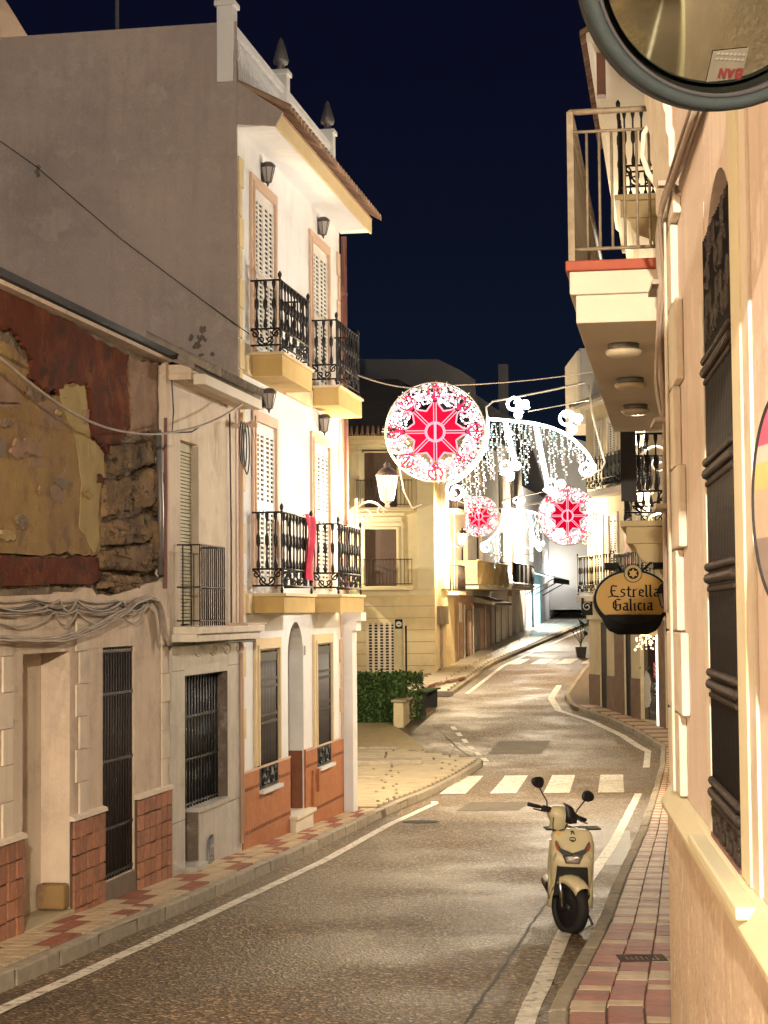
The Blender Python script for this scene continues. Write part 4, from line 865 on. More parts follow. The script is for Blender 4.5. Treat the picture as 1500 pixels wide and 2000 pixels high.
# brick-tiled base
bm = mesh_only(MB().hexa([(-0.092, -0.012, 0.004), (0.092, -0.012, 0.004), (0.092, 0.02, 0.004), (-0.092, 0.02, 0.004), (-0.092, -0.012, 0.155), (0.092, -0.012, 0.155), (0.092, 0.02, 0.155), (-0.092, 0.02, 0.155)]), 'brick', 'brick_tile')
bm2 = mesh_only(MB().box(-0.045, 0.045, -0.012, 0.0, 0.004, 0.155), 'half_brick', 'brick_tile')
for u0, u1 in ((-9.1, -7.50), (-6.27, -5.36), (-4.32, -3.11)):
    MB(LF).box(u0, u1, 0.001, 0.02, -1, 0.985).build('mortar_bed', 'mortar', ph)
    MB(LF).prismu([(0.001, 0.985), (0.06, 0.985), (0.05, 1.02), (0.001, 1.035)], u0 - 0.02, u1 + 0.02).build('base_cap', 'plaster_cream', ph)
    n = round((u1 - u0) / 0.193); p = (u1 - u0) / n
    for r in range(7):
        w0 = 0.98 - (r + 1) * 0.163
        if w0 + 0.16 < zb((u0 + u1) / 2) - 0.05: break
        for k in range(n):
            inst('brick', bm, LF, u0 + (k + 0.5) * p + (0.0 if r % 2 else 0.0), 0.019 + random.uniform(0.010, 0.016), w0 + random.uniform(-0.004, 0.004), ph, scale=((p - 0.036) / 0.184 * random.uniform(0.95, 1.02), 1, random.uniform(0.95, 1.02)))
# barred door
MB(LF).box(-5.34, -4.34, -0.16, -0.10, 0.2, 2.6).build('dark_door', 'door_dark', ph)
mb = MB(LF)
for z in (0.32, 0.78, 1.45, 2.12, 2.55): mb.box(-5.33, -4.35, -0.03, -0.012, z - 0.015, z + 0.015)
mb.build('grille_rail', 'rust_iron', ph)
me = plain_bar_mesh(2.3, 0.011, 'rust_iron')
for k in range(12): inst('bar', me, LF, -5.3 + k * 0.083, -0.02, 0.28, ph)
MB(LF).box(-5.36, -4.32, -0.28, 0.02, -1, 0.265).build('step', 'grey_patch', ph, bevel=0.01)
# recessed door
MB(LF).box(-7.46, -6.28, -0.32, -0.28, -1, 2.6).build('recess_panel', 'plaster_cream', ph)
MB(LF).box(-7.48, -6.26, -0.3, 0.05, -1, zb(-6.9) + 0.03).build('threshold', 'plaza_slab', ph, bevel=0.01)
MB(LF).box(-6.45, -6.282, -0.27, 0.01, zb(-6.9) + 0.04, 0.42).build('corner_stone', 'ochre_plaster', ph, bevel=0.03)
# cables strung along the houses -----------------------------------------
def sag(P, Q, s, n=10): return [tuple(P[i] + (Q[i] - P[i]) * k / n - (s * 4 * (k / n) * (1 - k / n) if i == 2 else 0) for i in range(3)) for k in range(n + 1)]
cb = thing('cable_bundle', 'tangle of pale telephone cables looped along the peeling house front', 'cables', LF.pt(-6, 0.05, 2.7))
for j, (w_, s_, m_) in enumerate([(3.06, .03, 'cable_grey'), (3.03, .06, 'cable_black'), (2.99, .08, 'cable_grey'), (2.96, .03, 'cable_grey'), (2.94, .12, 'cable_grey'), (3.05, .10, 'cable_grey')]):
    P = []; us = [-14, -11, -8.6, -7.3 + 0.1 * j, -6.1 - 0.05 * j, -5.0, -4.2]
    for a, b in zip(us, us[1:]): P += sag((a, 0.03 + 0.012 * j, w_), (b, 0.03 + 0.012 * j, w_), s_, 8)[:-1]
    P += [(-4.2, 0.05, w_), (-3.9, 0.06, 3.10 - 0.01 * j), (-3.7 + 0.03 * j, 0.06, 2.95), (-3.55 + 0.02 * j, 0.06, 2.7), (-3.4, 0.06, 2.58)]
    MB(LF).tube(P, 0.011, 5).build('cable', m_, cb, True)
P = [(-14, 0.07, 2.85), (-10, 0.07, 2.82), (-8.61, 0.08, 2.76), (-7.6, 0.08, 2.72), (-6.98, 0.08, 2.71), (-6.31, 0.08, 2.75), (-5.11, 0.08, 2.93), (-4.45, 0.08, 3.08), (-3.92, 0.08, 3.1), (-3.7, 0.08, 2.97), (-3.51, 0.08, 2.61)]
for j in range(3): MB(LF).tube([(a, b + 0.02 * j, c + random.uniform(-.012, .012) - 0.015 * j) for a, b, c in smooth_line(P, 4)], 0.014, 5).build('cable', 'cable_grey', cb, True)
for k in range(4):
    c = -2.6 + k * 0.62; MB(LF).tube([(c + 0.16 * math.sin(2 * PI * t / 10), 0.2, 2.55 - 0.10 * (1 - math.cos(2 * PI * t / 10)) * 0.6) for t in range(11)], 0.009, 4).build('loop', 'cable_grey', cb)
MB(LF).tube([(-3.4, 0.06, 2.58), (-2.9, 0.1, 2.57), (-1.5, 0.25, 2.585), (-0.2, 0.25, 2.575)], 0.02, 5).build('cable', 'cable_black', cb)
hc = MB(LF).tube(smooth_line([(-14, 0.3, 5.6), (-9.35, 0.3, 5.09), (-8.73, 0.3, 5.0), (-7.82, 0.3, 4.84), (-6.92, 0.3, 4.73), (-5.92, 0.3, 4.7), (-4.61, 0.3, 4.78), (-3.09, 0.3, 5.0), (-2.0, 0.3, 5.23), (-1.0, 0.3, 5.5)]), 0.014, 6).build('hanging_cable', 'cable_grey', None, True)
tag(hc, 'thick sagging cable crossing in front of the peeling plaster wall', 'cable')
dl = thing('cable_loops', 'coil of black cable hanging under the narrow house eave', 'cables', LF.pt(-0.8, 0.3, 4.9))
for k in range(3):
    MB(LF).tube([(-1.0 + 0.12 * k + (0.10 + .02 * k) * math.sin(2 * PI * t / 12), 0.3, 5.25 - (0.22 + .03 * k) + (0.26 + .03 * k) * math.cos(2 * PI * t / 12)) for t in range(13)], 0.010, 5).build('cable', 'cable_black', dl)
MB(LF).tube([(-3.05, 0.02, 5.6), (-3.0, 0.03, 5.2), (-3.06, 0.03, 4.95), (-2.85, 0.2, 4.98), (-2.7, 0.25, 5.05)], 0.009, 5).build('cable', 'cable_black', dl)
MB(LF).tube([(-0.6, 0.04, 5.45), (-0.55, 0.04, 4.0), (-0.6, 0.05, 2.8)], 0.012, 5).build('cable', 'cable_black', dl)
M('mould', (0.12, 0.105, 0.095), (0.18, 0.155, 0.14), 8, 0.95, 0.3, 40, spec=0.1)
# wire down the grey party wall, and its stains
PW = F((-1.87, 23.1), (-0.9845, 0.1753), 'R')
mo = thing('mould_stains', 'dark mould growing low on the grey party wall', 'mould', PW.pt(0.6, 0.01, 6.3)); rm = random.Random(9)
for cu, cw_, nn in ((0.52, 6.45, 16), (2.05, 6.15, 10), (2.6, 6.2, 8), (2.75, 8.85, 3)):
    mb = MB(PW)
    for k in range(nn):
        a, b = cu + rm.gauss(0, 0.09), cw_ + rm.gauss(0, 0.10); n = 7
        mb.prism([(a + rm.uniform(.01, .05) * math.cos(2 * PI * i / n), b + rm.uniform(.01, .06) * math.sin(2 * PI * i / n)) for i in range(n)], 0.034, 0.040 + 0.001 * k)
    mb.build('mould', 'mould', mo, kind='stuff')
wi = MB(PW).tube([(3.6, 0.07, 9.5), (2.74, 0.07, 8.87), (1.56, 0.07, 7.84), (0.45, 0.07, 6.98), (-0.2, 0.2, 6.5)], 0.0055, 4).build('wall_wire', 'cable_black'); tag(wi, 'thin dark wire running diagonally down the grey party wall', 'wire')
# grey houses over the roofs at upper left
bh = thing('grey_gabled_house', 'grey house behind the party wall, its sloping roof just visible top left', 'house', (-9, 33, 0))
mb = MB(); mb.prismz([(-16, 30), (-7.2, 30), (-7.2, 40), (-16, 40)], 0, 13.6); mb.build('wall', 'grey_render', bh)
MB()._prism([(-16, 29.6, 13.6), (-6.5, 29.6, 13.6), (-8.2, 29.6, 15.6), (-16, 29.6, 17)], [(-16, 40, 13.6), (-6.5, 40, 13.6), (-8.2, 40, 15.6), (-16, 40, 17)]).build('roof', 'grey_render', bh)
an = MB().bar((-3.8, 25.5, 10.0), (-3.8, 25.5, 13), 0.03, 6).build('antenna_pole', 'zinc'); tag(an, 'thin antenna pole above the grey party wall', 'pole')
# ================================================================== right side of the street
R1 = F((0.681, 0), (0.09, 1), 'R')
pk = thing('pink_corner_house', 'pink house front at the right edge with tall barred window and cream quoins', 'house', R1.pt(8, 0, g(8) + 0.1))
W1 = (6.30, 7.46, 1.98, 4.62)
mb = MB(R1); solid_wall(mb, -14, 9.62, -0.3, 9.0, -0.35, 0, [W1])
ar = [(6.88 + 0.56 * math.cos(PI * k / 16), 4.16 + 0.44 * math.sin(PI * k / 16)) for k in range(17)]
mb.prism([(7.44, 4.62)] + ar[:9] + [(6.88, 4.62)], -0.35, 0); mb.prism([(6.88, 4.62)] + ar[8:] + [(6.32, 4.62)], -0.35, 0)
mb.build('wall', 'pink_wall', pk)
MB(R1).box(-14, 9.62, -7.5, -7.3, -0.3, 9).box(9.3, 9.6, -7.3, -0.36, -0.3, 9).build('rear_wall', 'pink_wall', pk)
MB(R1).prismz([(-14, 0.05), (9.66, 0.05), (9.66, -7.6), (-14, -7.6)], 9.0, 9.25).build('roof', 'old_tile', pk)
# dado with sloping cap
MB(R1).box(-14, 9.665, 0.001, 0.05, -0.5, 1.86).build('dado', 'dado_wall', pk, bevel=0.012)
MB(R1).prismu([(0.001, 1.86), (0.075, 1.86), (0.085, 1.90), (0.03, 1.985), (0.001, 1.99)], -14, 9.70).build('dado_cap', 'yellow_trim', pk, bevel=0.006)
# corner quoins, keyed
for k in range(8):
    w0 = 2.0 + k * 0.405; inner = 8.62 if k % 2 else 8.85
    MB(R1).box(inner, 9.645, 0.001, 0.04, w0, w0 + 0.397).build('quoin', 'quoin_cream', pk, bevel=0.008)
mb = MB(R1)
mb.box(9.1, 9.2, 0.041, 0.055, 2.0, 4.95); mb.build('quoin_ridge', 'quoin_cream', pk, bevel=0.01)
# pilaster between this window and the next, window jamb mouldings
MB(R1).box(5.80, 6.00, 0.001, 0.012, 1.99, 5.0).build('jamb_strip', 'quoin_cream', pk)
MB(R1).box(6.00, 6.27, 0.001, 0.02, 1.99, 5.0).build('jamb_strip', 'yellow_trim', pk, bevel=0.006)
MB(R1).box(5.7, 7.6, 0.031, 0.10, 1.935, 1.978).build('sill', 'yellow_trim', pk, bevel=0.008)
MB(R1).box(7.465, 7.62, 0.001, 0.012, 1.99, 4.2).build('jamb_strip', 'quoin_cream', pk)
# stepped cornice, breaking forward over the quoins
prof = [(0.0, 4.94), (0.035, 4.95), (0.035, 5.06), (0.07, 5.09), (0.07, 5.22), (0.105, 5.26), (0.105, 5.34), (0.14, 5.38), (0.14, 5.52), (0.18, 5.57), (0.18, 5.66), (0.21, 5.70), (0.21, 5.90), (0.24, 5.94), (0.24, 6.4), (0.0, 6.4)]
prof = [(a * 0.36, b) for a, b in prof]
MB(R1).prismu(prof, -14, 8.62).build('cornice', 'pink_wall', pk)
MB(R1).prismu([(a + (0.03 if a > 0 else 0), b - 0.02) for a, b in prof], 8.62, 9.68).build('cornice_break', 'quoin_cream', pk)
MB(R1).prismu([(0.0, 6.4), (0.13, 6.4), (0.15, 6.5), (0.0, 6.52)], -14, 9.70).build('cornice_top', 'quoin_cream', pk)
MB(R1).tube([(9.68, 0.04, 5.62), (9.72, 0.11, 5.52), (9.73, 0.12, 5.4), (9.72, 0.09, 5.3), (9.70, 0.03, 5.2)], 0.016, 8).build('gutter_pipe', 'quoin_cream', pk, True)
# wrought window
gm = MB(R1).box(6.30, 7.46, -0.09, -0.05, 1.95, 4.7).build('dark_pane', 'glass_dark', pk)
me = plain_bar_mesh(2.45, 0.012, 'iron')
for k in range(19): inst('bar', me, R1, 6.36 + k * 0.058, 0.0, 1.99, pk)
for w_ in (3.90, 3.48, 3.05, 2.62, 2.18):
    mb = MB(R1)
    for dz, rr in ((0.035, 0.018), (-0.012, 0.022)):
        mb.bar((6.32, 0.012, w_ + dz), (7.44, 0.012, w_ + dz), rr * 0.7, 6)
        for k in range(27): mb.ball((6.345 + k * 0.041, 0.014, w_ + dz), rr, 6, 4)
    for k in range(26): mb.ball((6.36 + k * 0.041, 0.01, w_ - 0.055), 0.014, 5, 3)
    mb.build('rope_band', 'rust_iron', pk, True)
mb = MB(R1); scroll_run(mb, (6.33, 0.005), (7.43, 0.005), 1.99, 2.14, 0.014); scroll_run(mb, (6.36, 0.0), (7.40, 0.0), 2.0, 2.13, 0.018); mb.build('leaf_band', 'rust_iron', pk)
mb = MB(R1); scroll_run(mb, (6.36, 0.0), (7.40, 0.0), 4.0, 4.2, 0.016); scroll_run(mb, (6.5, 0.0), (7.3, 0.0), 4.2, 4.45, 0.016)
for k in range(40): mb.ball((random.uniform(6.45, 7.35), 0.0, random.uniform(3.98, 4.45)), 0.022, 5, 3)
mb.build('crest', 'rust_iron', pk, True)
MB(R1).box(6.33, 7.43, -0.045, 0.02, 1.985, 2.005).build('grille_rail', 'pipe_brown', pk)
M('cable_brown', (0.26, 0.19, 0.15), None, 8, 0.7, 0)
# cables down the corner
cc = thing('corner_cables', 'thick bundle of pale cables running down the pink house corner', 'cables', R1.pt(9.4, 0.06, 2.0))
for j in range(9):
    e = random.uniform(-0.02, 0.02)
    P = [(7.0, 0.03 + .004 * j, 4.93 + e), (8.2, 0.035 + .004 * j, 4.95 + e), (8.75, 0.07, 4.94 + e), (9.0 + .03 * j, 0.08, 4.85), (9.16 + .03 * j, 0.05 + random.uniform(0, .02), 4.6), (9.2 + .03 * j, 0.055 + random.uniform(0, .025), 4.35), (9.2 + .032 * j, 0.06 + random.uniform(0, .04), 4.12), (9.3 + .025 * j, 0.05, 3.9)]
    if j < 5: P += [(9.42 + .02 * j, 0.05, 3.5), (9.44 + .02 * j, 0.05, 3.2), (9.46 + .018 * j, 0.05, 2.9)]
    MB(R1).tube(smooth_line(P, 3), random.uniform(0.008, 0.014), 5).build('cable', 'cable_grey' if j % 4 else 'cable_brown', cc, True)
for w_ in (5.0, 4.62, 3.9, 3.45): MB(R1).box(9.28 if w_ < 4.9 else 8.7, 9.68 if w_ < 4.9 else 8.76, 0.04, 0.105, w_ - 0.012, w_ + 0.012).build('clip', 'cable_grey', cc)
# ---------------------------------------------------------------- house with the big white balcony
R2 = F((0, 0), (0.1615, 1), 'R')
bw = thing('balcony_house', 'house with a long white first-floor balcony edged in red', 'house', R2.pt(14, 0, g(14) + 0.12))
MB(R2).box(9.85, 20.6, -7, 0, -1, 8.8).build('wall', 'balcony_white', bw)
B0, B1 = 12.25, 20.0
MB(R2).box(B0, B1, 0.0, 0.70, 5.245, 5.315).build('slab_edge', 'red_edge', bw, bevel=0.008)
MB(R2).box(B0 + 0.03, B1 - 0.02, 0.0, 0.675, 5.085, 5.243).build('balcony_slab', 'balcony_white', bw, bevel=0.008)
MB(R2).box(B0 + 0.06, B1 - 0.05, 0.0, 0.635, 4.89, 5.083).build('balcony_soffit', 'balcony_white', bw, bevel=0.008)
mb = MB(R2); ring = [(B0 + 0.05, 0.03), (B0 + 0.05, 0.655), (B1 - 0.05, 0.655), (B1 - 0.05, 0.03)]
for a, b in zip(ring, ring[1:]):
    for w_, rr in ((6.36, 0.022), (6.22, 0.011), (5.40, 0.013)): mb.bar((a[0], a[1], w_), (b[0], b[1], w_), rr, 7)
mb.build('railing', 'pale_iron', bw, True)
MB(R2).box(B0 + 0.03, B0 + 0.075, 0.635, 0.68, 5.315, 6.36).build('post', 'pale_iron', bw); MB(R2).box(B1 - 0.075, B1 - 0.03, 0.635, 0.68, 5.315, 6.36).build('post', 'pale_iron', bw)
MB(R2).box(B0 + 0.02, B0 + 0.06, 0.02, 0.07, 5.2, 5.46).build('wall_plate', 'brown_paint', bw)
me = plain_bar_mesh(0.82, 0.010, 'pale_iron')
for k in range(6): inst('bar', me, R2, B0 + 0.05, 0.12 + k * 0.085, 5.40, bw)
for k in range(62): inst('bar', me, R2, B0 + 0.17 + k * 0.12, 0.655, 5.40, bw)
for u, lb in ((13.35, 'nearest'), (15.35, 'middle'), (17.35, 'farthest')):
    r = thing('ceiling_lamp', lb + ' of three round cream lamps under the long white balcony', 'lamp', R2.pt(u, 0.34, 4.80), 'round lamps under the balcony')
    MB(R2).lathe((u, 0.34, 4.79), [(0.0, 0.0), (0.10, 0.004), (0.13, 0.025), (0.135, 0.05)], 20).build('cover', 'lamp_plastic', r, True)
    MB(R2).lathe((u, 0.34, 4.84), [(0.115, 0.0), (0.115, 0.052)], 20).build('base', 'zinc', r, True)
# ---------------------------------------------------------------- ochre-trimmed house with two iron balconies
ih = thing('iron_balcony_house', 'house with ochre corbels and black iron balconies behind the white balcony', 'house', R2.pt(24, 0, g(24) + 0.12))
MB(R2).box(20.62, 31, -7, 0, -1, 9.5).build('wall', 'balcony_white', ih)
for dz, ub in ((0.0, 21.3), (3.85, 21.1)):
    ue = ub + 3.2
    MB(R2).box(ub, ue, 0.0, 0.62, 3.90 + dz, 3.97 + dz).build('slab_edge', 'ochre_trim', ih, bevel=0.01)
    MB(R2).box(ub + 0.05, ue - 0.05, 0.0, 0.55, 3.70 + dz, 3.898 + dz).build('balcony_slab', 'ochre_trim', ih, bevel=0.01)
    MB(R2).prismu([(0, 3.30 + dz), (0.10, 3.30 + dz), (0.16, 3.34 + dz), (0.18, 3.42 + dz), (0.26, 3.46 + dz), (0.36, 3.50 + dz), (0.42, 3.58 + dz), (0.44, 3.66 + dz), (0.48, 3.698 + dz), (0, 3.698 + dz)], ub + 0.1, ue - 0.1).build('corbel', 'ochre_trim', ih)
    iron_balcony(R2, ih, ub + 0.06, ue - 0.06, 0.56, 3.97 + dz, 5.0 + dz, 12, 0.25, side_bars=5)
    MB(R2).box(ub + 0.4, ue - 0.8, 0.002, 0.03, 4.0 + dz, 6.3 + dz).build('balcony_door', 'bar_brown', ih)
MB(R2).box(21.30, 21.32, 0.42, 0.60, 4.2, 5.45).build('folded_screen', 'door_dark', ih)
MB(R2).prismu([(0, 9.5), (0.84, 9.5), (0.9, 9.56), (0.9, 9.62), (0, 10.0)], 20.62, 31.2).build('eave', 'balcony_white', ih)
for k in range(26): inst('roof_tile', tile_me, R2, 20.8 + k * 0.205, 0.98, 9.62, ih, rot=PI)
MB(R2).box(21.0, 21.18, 0.70, 0.80, 9.0, 9.5).build('rafter_end', 'brown_paint', ih)
rh = thing('plain_house', 'plain cream house between the iron balconies and the corner bar', 'house', R2.pt(40, 0, g(40) + 0.12))
MB(R2).box(31.05, 50.9, -7, -0.02, -2, 7.6).build('wall', 'bar_wall', rh)
MB(R2).prismu([(0.02, 7.6), (0.04, 7.7), (-6.9, 9.4), (-6.9, 9.3)], 31.05, 50.9).build('roof', 'old_tile', rh)
# ---------------------------------------------------------------- bar on the bend
BF = F((8.05, 50.6), (-1.5, 7.0), 'R')
bb = thing('corner_bar_house', 'cream two-storey bar house on the bend with louvred balcony doors', 'house', BF.pt(3.5, 0, g(54) + 0.15))
HOL = [(5.49, 6.17, -1, 2.56), (3.31, 3.9, -1, 2.3), (1.16, 2.52, -0.28, 2.17), (0.07, 0.47, -1, 2.3), (5.72, 6.28, 3.45, 5.82), (4.38, 5.06, 3.45, 5.82), (5.72, 6.28, 6.7, 8.8), (4.36, 5.02, 6.7, 8.8), (1.6, 2.4, 3.45, 5.8), (1.6, 2.4, 6.7, 8.8)]
mb = MB(BF); solid_wall(mb, 0, 7.2, -2, 9.55, -0.3, 0, HOL); mb.build('wall', 'bar_wall', bb)
EDG = F((6.54, 57.69), (0.119, 1), 'R')
MB(EDG).box(0, 15, -6, -0.02, -1, 9.5).build('side_wall', 'bar_wall', bb)
MB(BF).prismu([(0.45, 9.5), (0.47, 9.6), (-5, 11.6), (-5, 11.5), (0, 9.55)], -0.3, 7.5).build('roof', 'old_tile', bb)
MB(BF).box(0.02, 7.1, -0.3, 0.4, 9.40, 9.50).build('eave', 'balcony_white', bb)
MB(BF).box(4.68, 5.48, 0.001, 0.03, -1, 0.9).box(6.18, 7.19, 0.001, 0.03, -1, 0.9).box(2.53, 3.3, 0.001, 0.03, -1, 0.9).build('plinth', 'bar_brown', bb)
MB(BF).box(3.92, 4.66, 0.001, 0.05, -1, 2.62).box(0.49, 0.90, 0.001, 0.05, -1, 2.62).build('brown_pier', 'bar_brown', bb)
MB(BF).box(-0.02, 7.22, 0.001, 0.07, 2.64, 2.78).build('string_course', 'yellow_trim', bb)
for (a, b, c, d) in HOL[:2] + HOL[3:4]: MB(BF).box(a, b, -0.1, -0.05, c, d).build('door', 'door_dark', bb)
for (a, b, c, d) in HOL[4:]:
    mb = MB(BF); frame_moulding(mb, a - 0.12, b + 0.12, c, d + 0.12, 0.10, 0.002, 0.04); mb.build('door_surround', 'balcony_white', bb)
    shutter_door(BF, bb, a, b, c, d, 0.0, 1, 0.075)
for (u0, u1, w0, wt) in ((3.3, 6.6, 3.40, 4.62), (0.9, 3.2, 3.40, 4.6), (1.2, 5.6, 6.62, 7.65)):
    MB(BF).box(u0, u1, 0, 0.62, w0 - 0.2, w0).build('balcony_slab', 'balcony_white', bb, bevel=0.015)
    iron_balcony(BF, bb, u0 + 0.06, u1 - 0.06, 0.56, w0, wt, 12, 0.22, side_bars=4)
MB(BF).box(2.5, 4.2, 0.46, 0.5, 6.75, 7.6).build('balcony_screen', 'door_dark', bb)
MB(BF).box(3.05, 3.7, 0.002, 0.02, 3.5, 6.0).build('red_panel', 'red_edge', bb)
# bar window: poster, lit frame, glimmering decorations
MB(BF).box(1.16, 2.52, -0.16, -0.12, -0.3, 2.2).build('bar_window', 'glass_dark', bb)
MB(BF).box(1.06, 1.13, 0.001, 0.03, -0.4, 2.2).build('lit_frame', 'shop_white', bb)
MB(BF).box(1.16, 1.68, -0.11, -0.09, 0.95, 1.40).build('poster', 'sign_red', bb)
MB(BF).box(1.16, 1.68, -0.11, -0.09, 0.40, 0.92).build('poster', 'sign_black', bb)
mb = MB(BF)
for a, b, w0 in ((1.22, 1.6, 1.0), (1.22, 1.6, 1.13), (1.22, 1.6, 1.26)): mb.tube([(a, -0.085, w0), (a + 0.12, -0.085, w0 + 0.09), (a + 0.2, -0.085, w0 + 0.01), (b, -0.085, w0 + 0.09)], 0.012, 4)
for k in range(3): mb.box(1.25, 1.6, -0.09, -0.08, 0.47 + 0.15 * k, 0.51 + 0.15 * k)
mb.tube([(1.42 + 0.09 * math.cos(t * PI / 6), -0.085, 0.66 + 0.09 * math.sin(t * PI / 6)) for t in range(12)], 0.014, 4, True)
mb.build('poster_print', 'sign_white', bb)
mb = MB(BF); mb.prism([(2.40, 0.05), (2.1, 0.1), (1.95, 0.3), (2.05, 0.55), (1.95, 0.8), (2.1, 1.05), (2.35, 1.15), (2.48, 0.9), (2.48, 0.2)], -0.115, -0.10); mb.build('window_figure', 'poster_white', bb)
mb = MB(BF)
for k in range(46): mb.octa((random.uniform(0.95, 2.3), 0.1 + random.uniform(0, 0.15), random.uniform(1.75, 2.2)), random.uniform(0.02, 0.045))
for k in range(5): mb.octa((1.3 + k * 0.26, -0.2, 1.68), 0.03)
mb.build('fairy_lights', 'shop_warm', bb, kind='stuff')
MB(BF).box(2.48, 2.52, 0.001, 0.03, 1.2, 1.25).build('bell', 'chrome', bb)
# round swirl sign at the far corner of the bar
sw = thing('swirl_sign', 'small black square sign with a white swirl at the bar corner', 'sign', BF.pt(6.6, 0.4, 2.95))
CF = F((6.2, 56.2), (1, 0), 'L')
MB(CF).box(-0.05, 0.30, 0, 0.06, 2.78, 3.32).build('board', 'sign_black', sw)
MB(CF).tube([(0.12 + x, 0.075, 3.05 + z) for x, z in spiral((0, 0), 0.15, 1.4, 22, 1, 0.6, 0.2)], 0.018, 5).build('swirl', 'sign_white', sw)
MB(CF).bar((0.3, 0.03, 3.2), (0.6, 0.03, 3.2), 0.02).build('bracket', 'iron', sw)
at_ = thing('attic_block', 'grey attic wall rising behind the bar roof', 'building', (7.4, 62, 8))
MB().prismz([(6.75, 61), (9.5, 61), (9.5, 65), (6.75, 65)], 9.3, 11.9).build('wall', 'hill_house', at_)
MB().prismz([(6.65, 60.9), (6.75, 60.9), (6.75, 65), (6.65, 65)], 9.3, 11.8).build('white_edge', 'balcony_white', at_)
# ---------------------------------------------------------------- traffic mirror at the top right
mr = thing('traffic_mirror', 'large round convex traffic mirror with grey rim, upper right', 'mirror', (0.86, 4.3, 4.5))
tilt = Matrix.Rotation(R(-7), 4, 'X') @ Matrix.Rotation(R(0), 4, 'Z')
def mirror_pt(r, a, d):     # disc facing the camera (-Y), leaning down
    v = Vector((r * math.cos(a), -d, r * math.sin(a))); v = Matrix.Rotation(R(9), 3, 'Z') @ (Matrix.Rotation(R(14), 3, 'X') @ v); return tuple(Vector((0.835, 4.3, 4.49)) + v)
RM = 0.355
def rings(mb, prof, n=64, cap=False):
    k = [mb.pts([mirror_pt(r, 2 * PI * q / n, d) for q in range(n)]) for r, d in prof]
    for i, j in zip(k, k[1:]):
        for q in range(n): mb.face(i + q, i + (q + 1) % n, j + (q + 1) % n, j + q)
    return k
mb = MB(); k = rings(mb, [(max(1e-4, RM * 0.9 * t / 14), 0.028 + 0.11 * (1 - (t / 14) ** 2) - 0.05) for t in range(15)][::-1]); mb.build('glass', 'mirror_glass', mr, True)
mb = MB(); rings(mb, [(RM * 0.88, -0.05), (RM * 0.9, -0.02), (RM * 0.905, 0.012), (RM * 0.93, 0.03), (RM * 0.975, 0.03), (RM, 0.01), (RM, -0.05), (RM * 0.9, -0.06), (RM * 0.5, -0.1), (0.001, -0.12)]); mb.build('rim', 'mirror_rim', mr, True)
mb = MB(); rings(mb, [(RM * 0.875, -0.02), (RM * 0.893, 0.004), (RM * 0.907, 0.014), (RM * 0.907, 0.018), (RM * 0.88, 0.012)]); mb.build('gasket', 'shutter_dark', mr, True)
MB().tube([(0.84, 4.40, 4.49), (0.95, 4.5, 4.5), (1.06, 4.5, 4.52)], 0.025, 8).build('arm', 'zinc', mr)
def on_glass(x, z):
    r = math.hypot(x, z); return mirror_pt(r, math.atan2(z, x), 0.028 + 0.11 * (1 - (r / (RM * 0.9)) ** 2) - 0.05 + 0.003)
mb = MB(); mb.sheet([on_glass(x, z) for x, z in [(-0.02 + 0.030 * i + 0.010 * j * 0, -0.285 + 0.024 * j + 0.004 * i) for j in range(4) for i in range(4)]], 4); mb.build('sticker', 'sticker', mr)
# upside-down red capitals BAN, and two lines of small grey print above them
def strokes(mb, segs, wd, f):
    for (a, b), (c, d) in segs:
        L_ = math.hypot(c - a, d - b); nx, ny = -(d - b) / L_ * wd / 2, (c - a) / L_ * wd / 2
        mb.quad(f(a + nx, b + ny), f(c + nx, d + ny), f(c - nx, d - ny), f(a - nx, b - ny))
def sticker_xy(x, z): r = math.hypot(x, z); return mirror_pt(r, math.atan2(z, x), 0.028 + 0.11 * (1 - (r / (RM * 0.9)) ** 2) - 0.05 + 0.006)
GLY = {'B': [((0, 0), (0, 1)), ((0, 1), (.6, .95)), ((.6, .95), (.62, .55)), ((.62, .55), (0, .5)), ((.62, .5), (.68, .05)), ((.68, .05), (0, 0))], 'A': [((0, 0), (.35, 1)), ((.35, 1), (.7, 0)), ((.15, .35), (.55, .35))], 'N': [((0, 0), (0, 1)), ((0, 1), (.65, 0)), ((.65, 0), (.65, 1))]}
mb = MB()
for i, ch in enumerate('BAN'):
    strokes(mb, [((0.066 - (p[0] + i * 0.98) * 0.022, -0.252 - (p[1]) * 0.022 + 0.0), (0.066 - (q[0] + i * 0.98) * 0.022, -0.252 - q[1] * 0.022)) for p, q in GLY[ch]], 0.006, sticker_xy)
mb.build('sticker_letters', 'sticker_red', mr)
mb = MB()
for j in range(2):
    for i in range(7): strokes(mb, [((-0.01 + i * 0.011, -0.232 + j * 0.012), (-0.003 + i * 0.011, -0.229 + j * 0.012))], 0.005, sticker_xy)
mb.build('sticker_print', 'sticker_grey', mr)
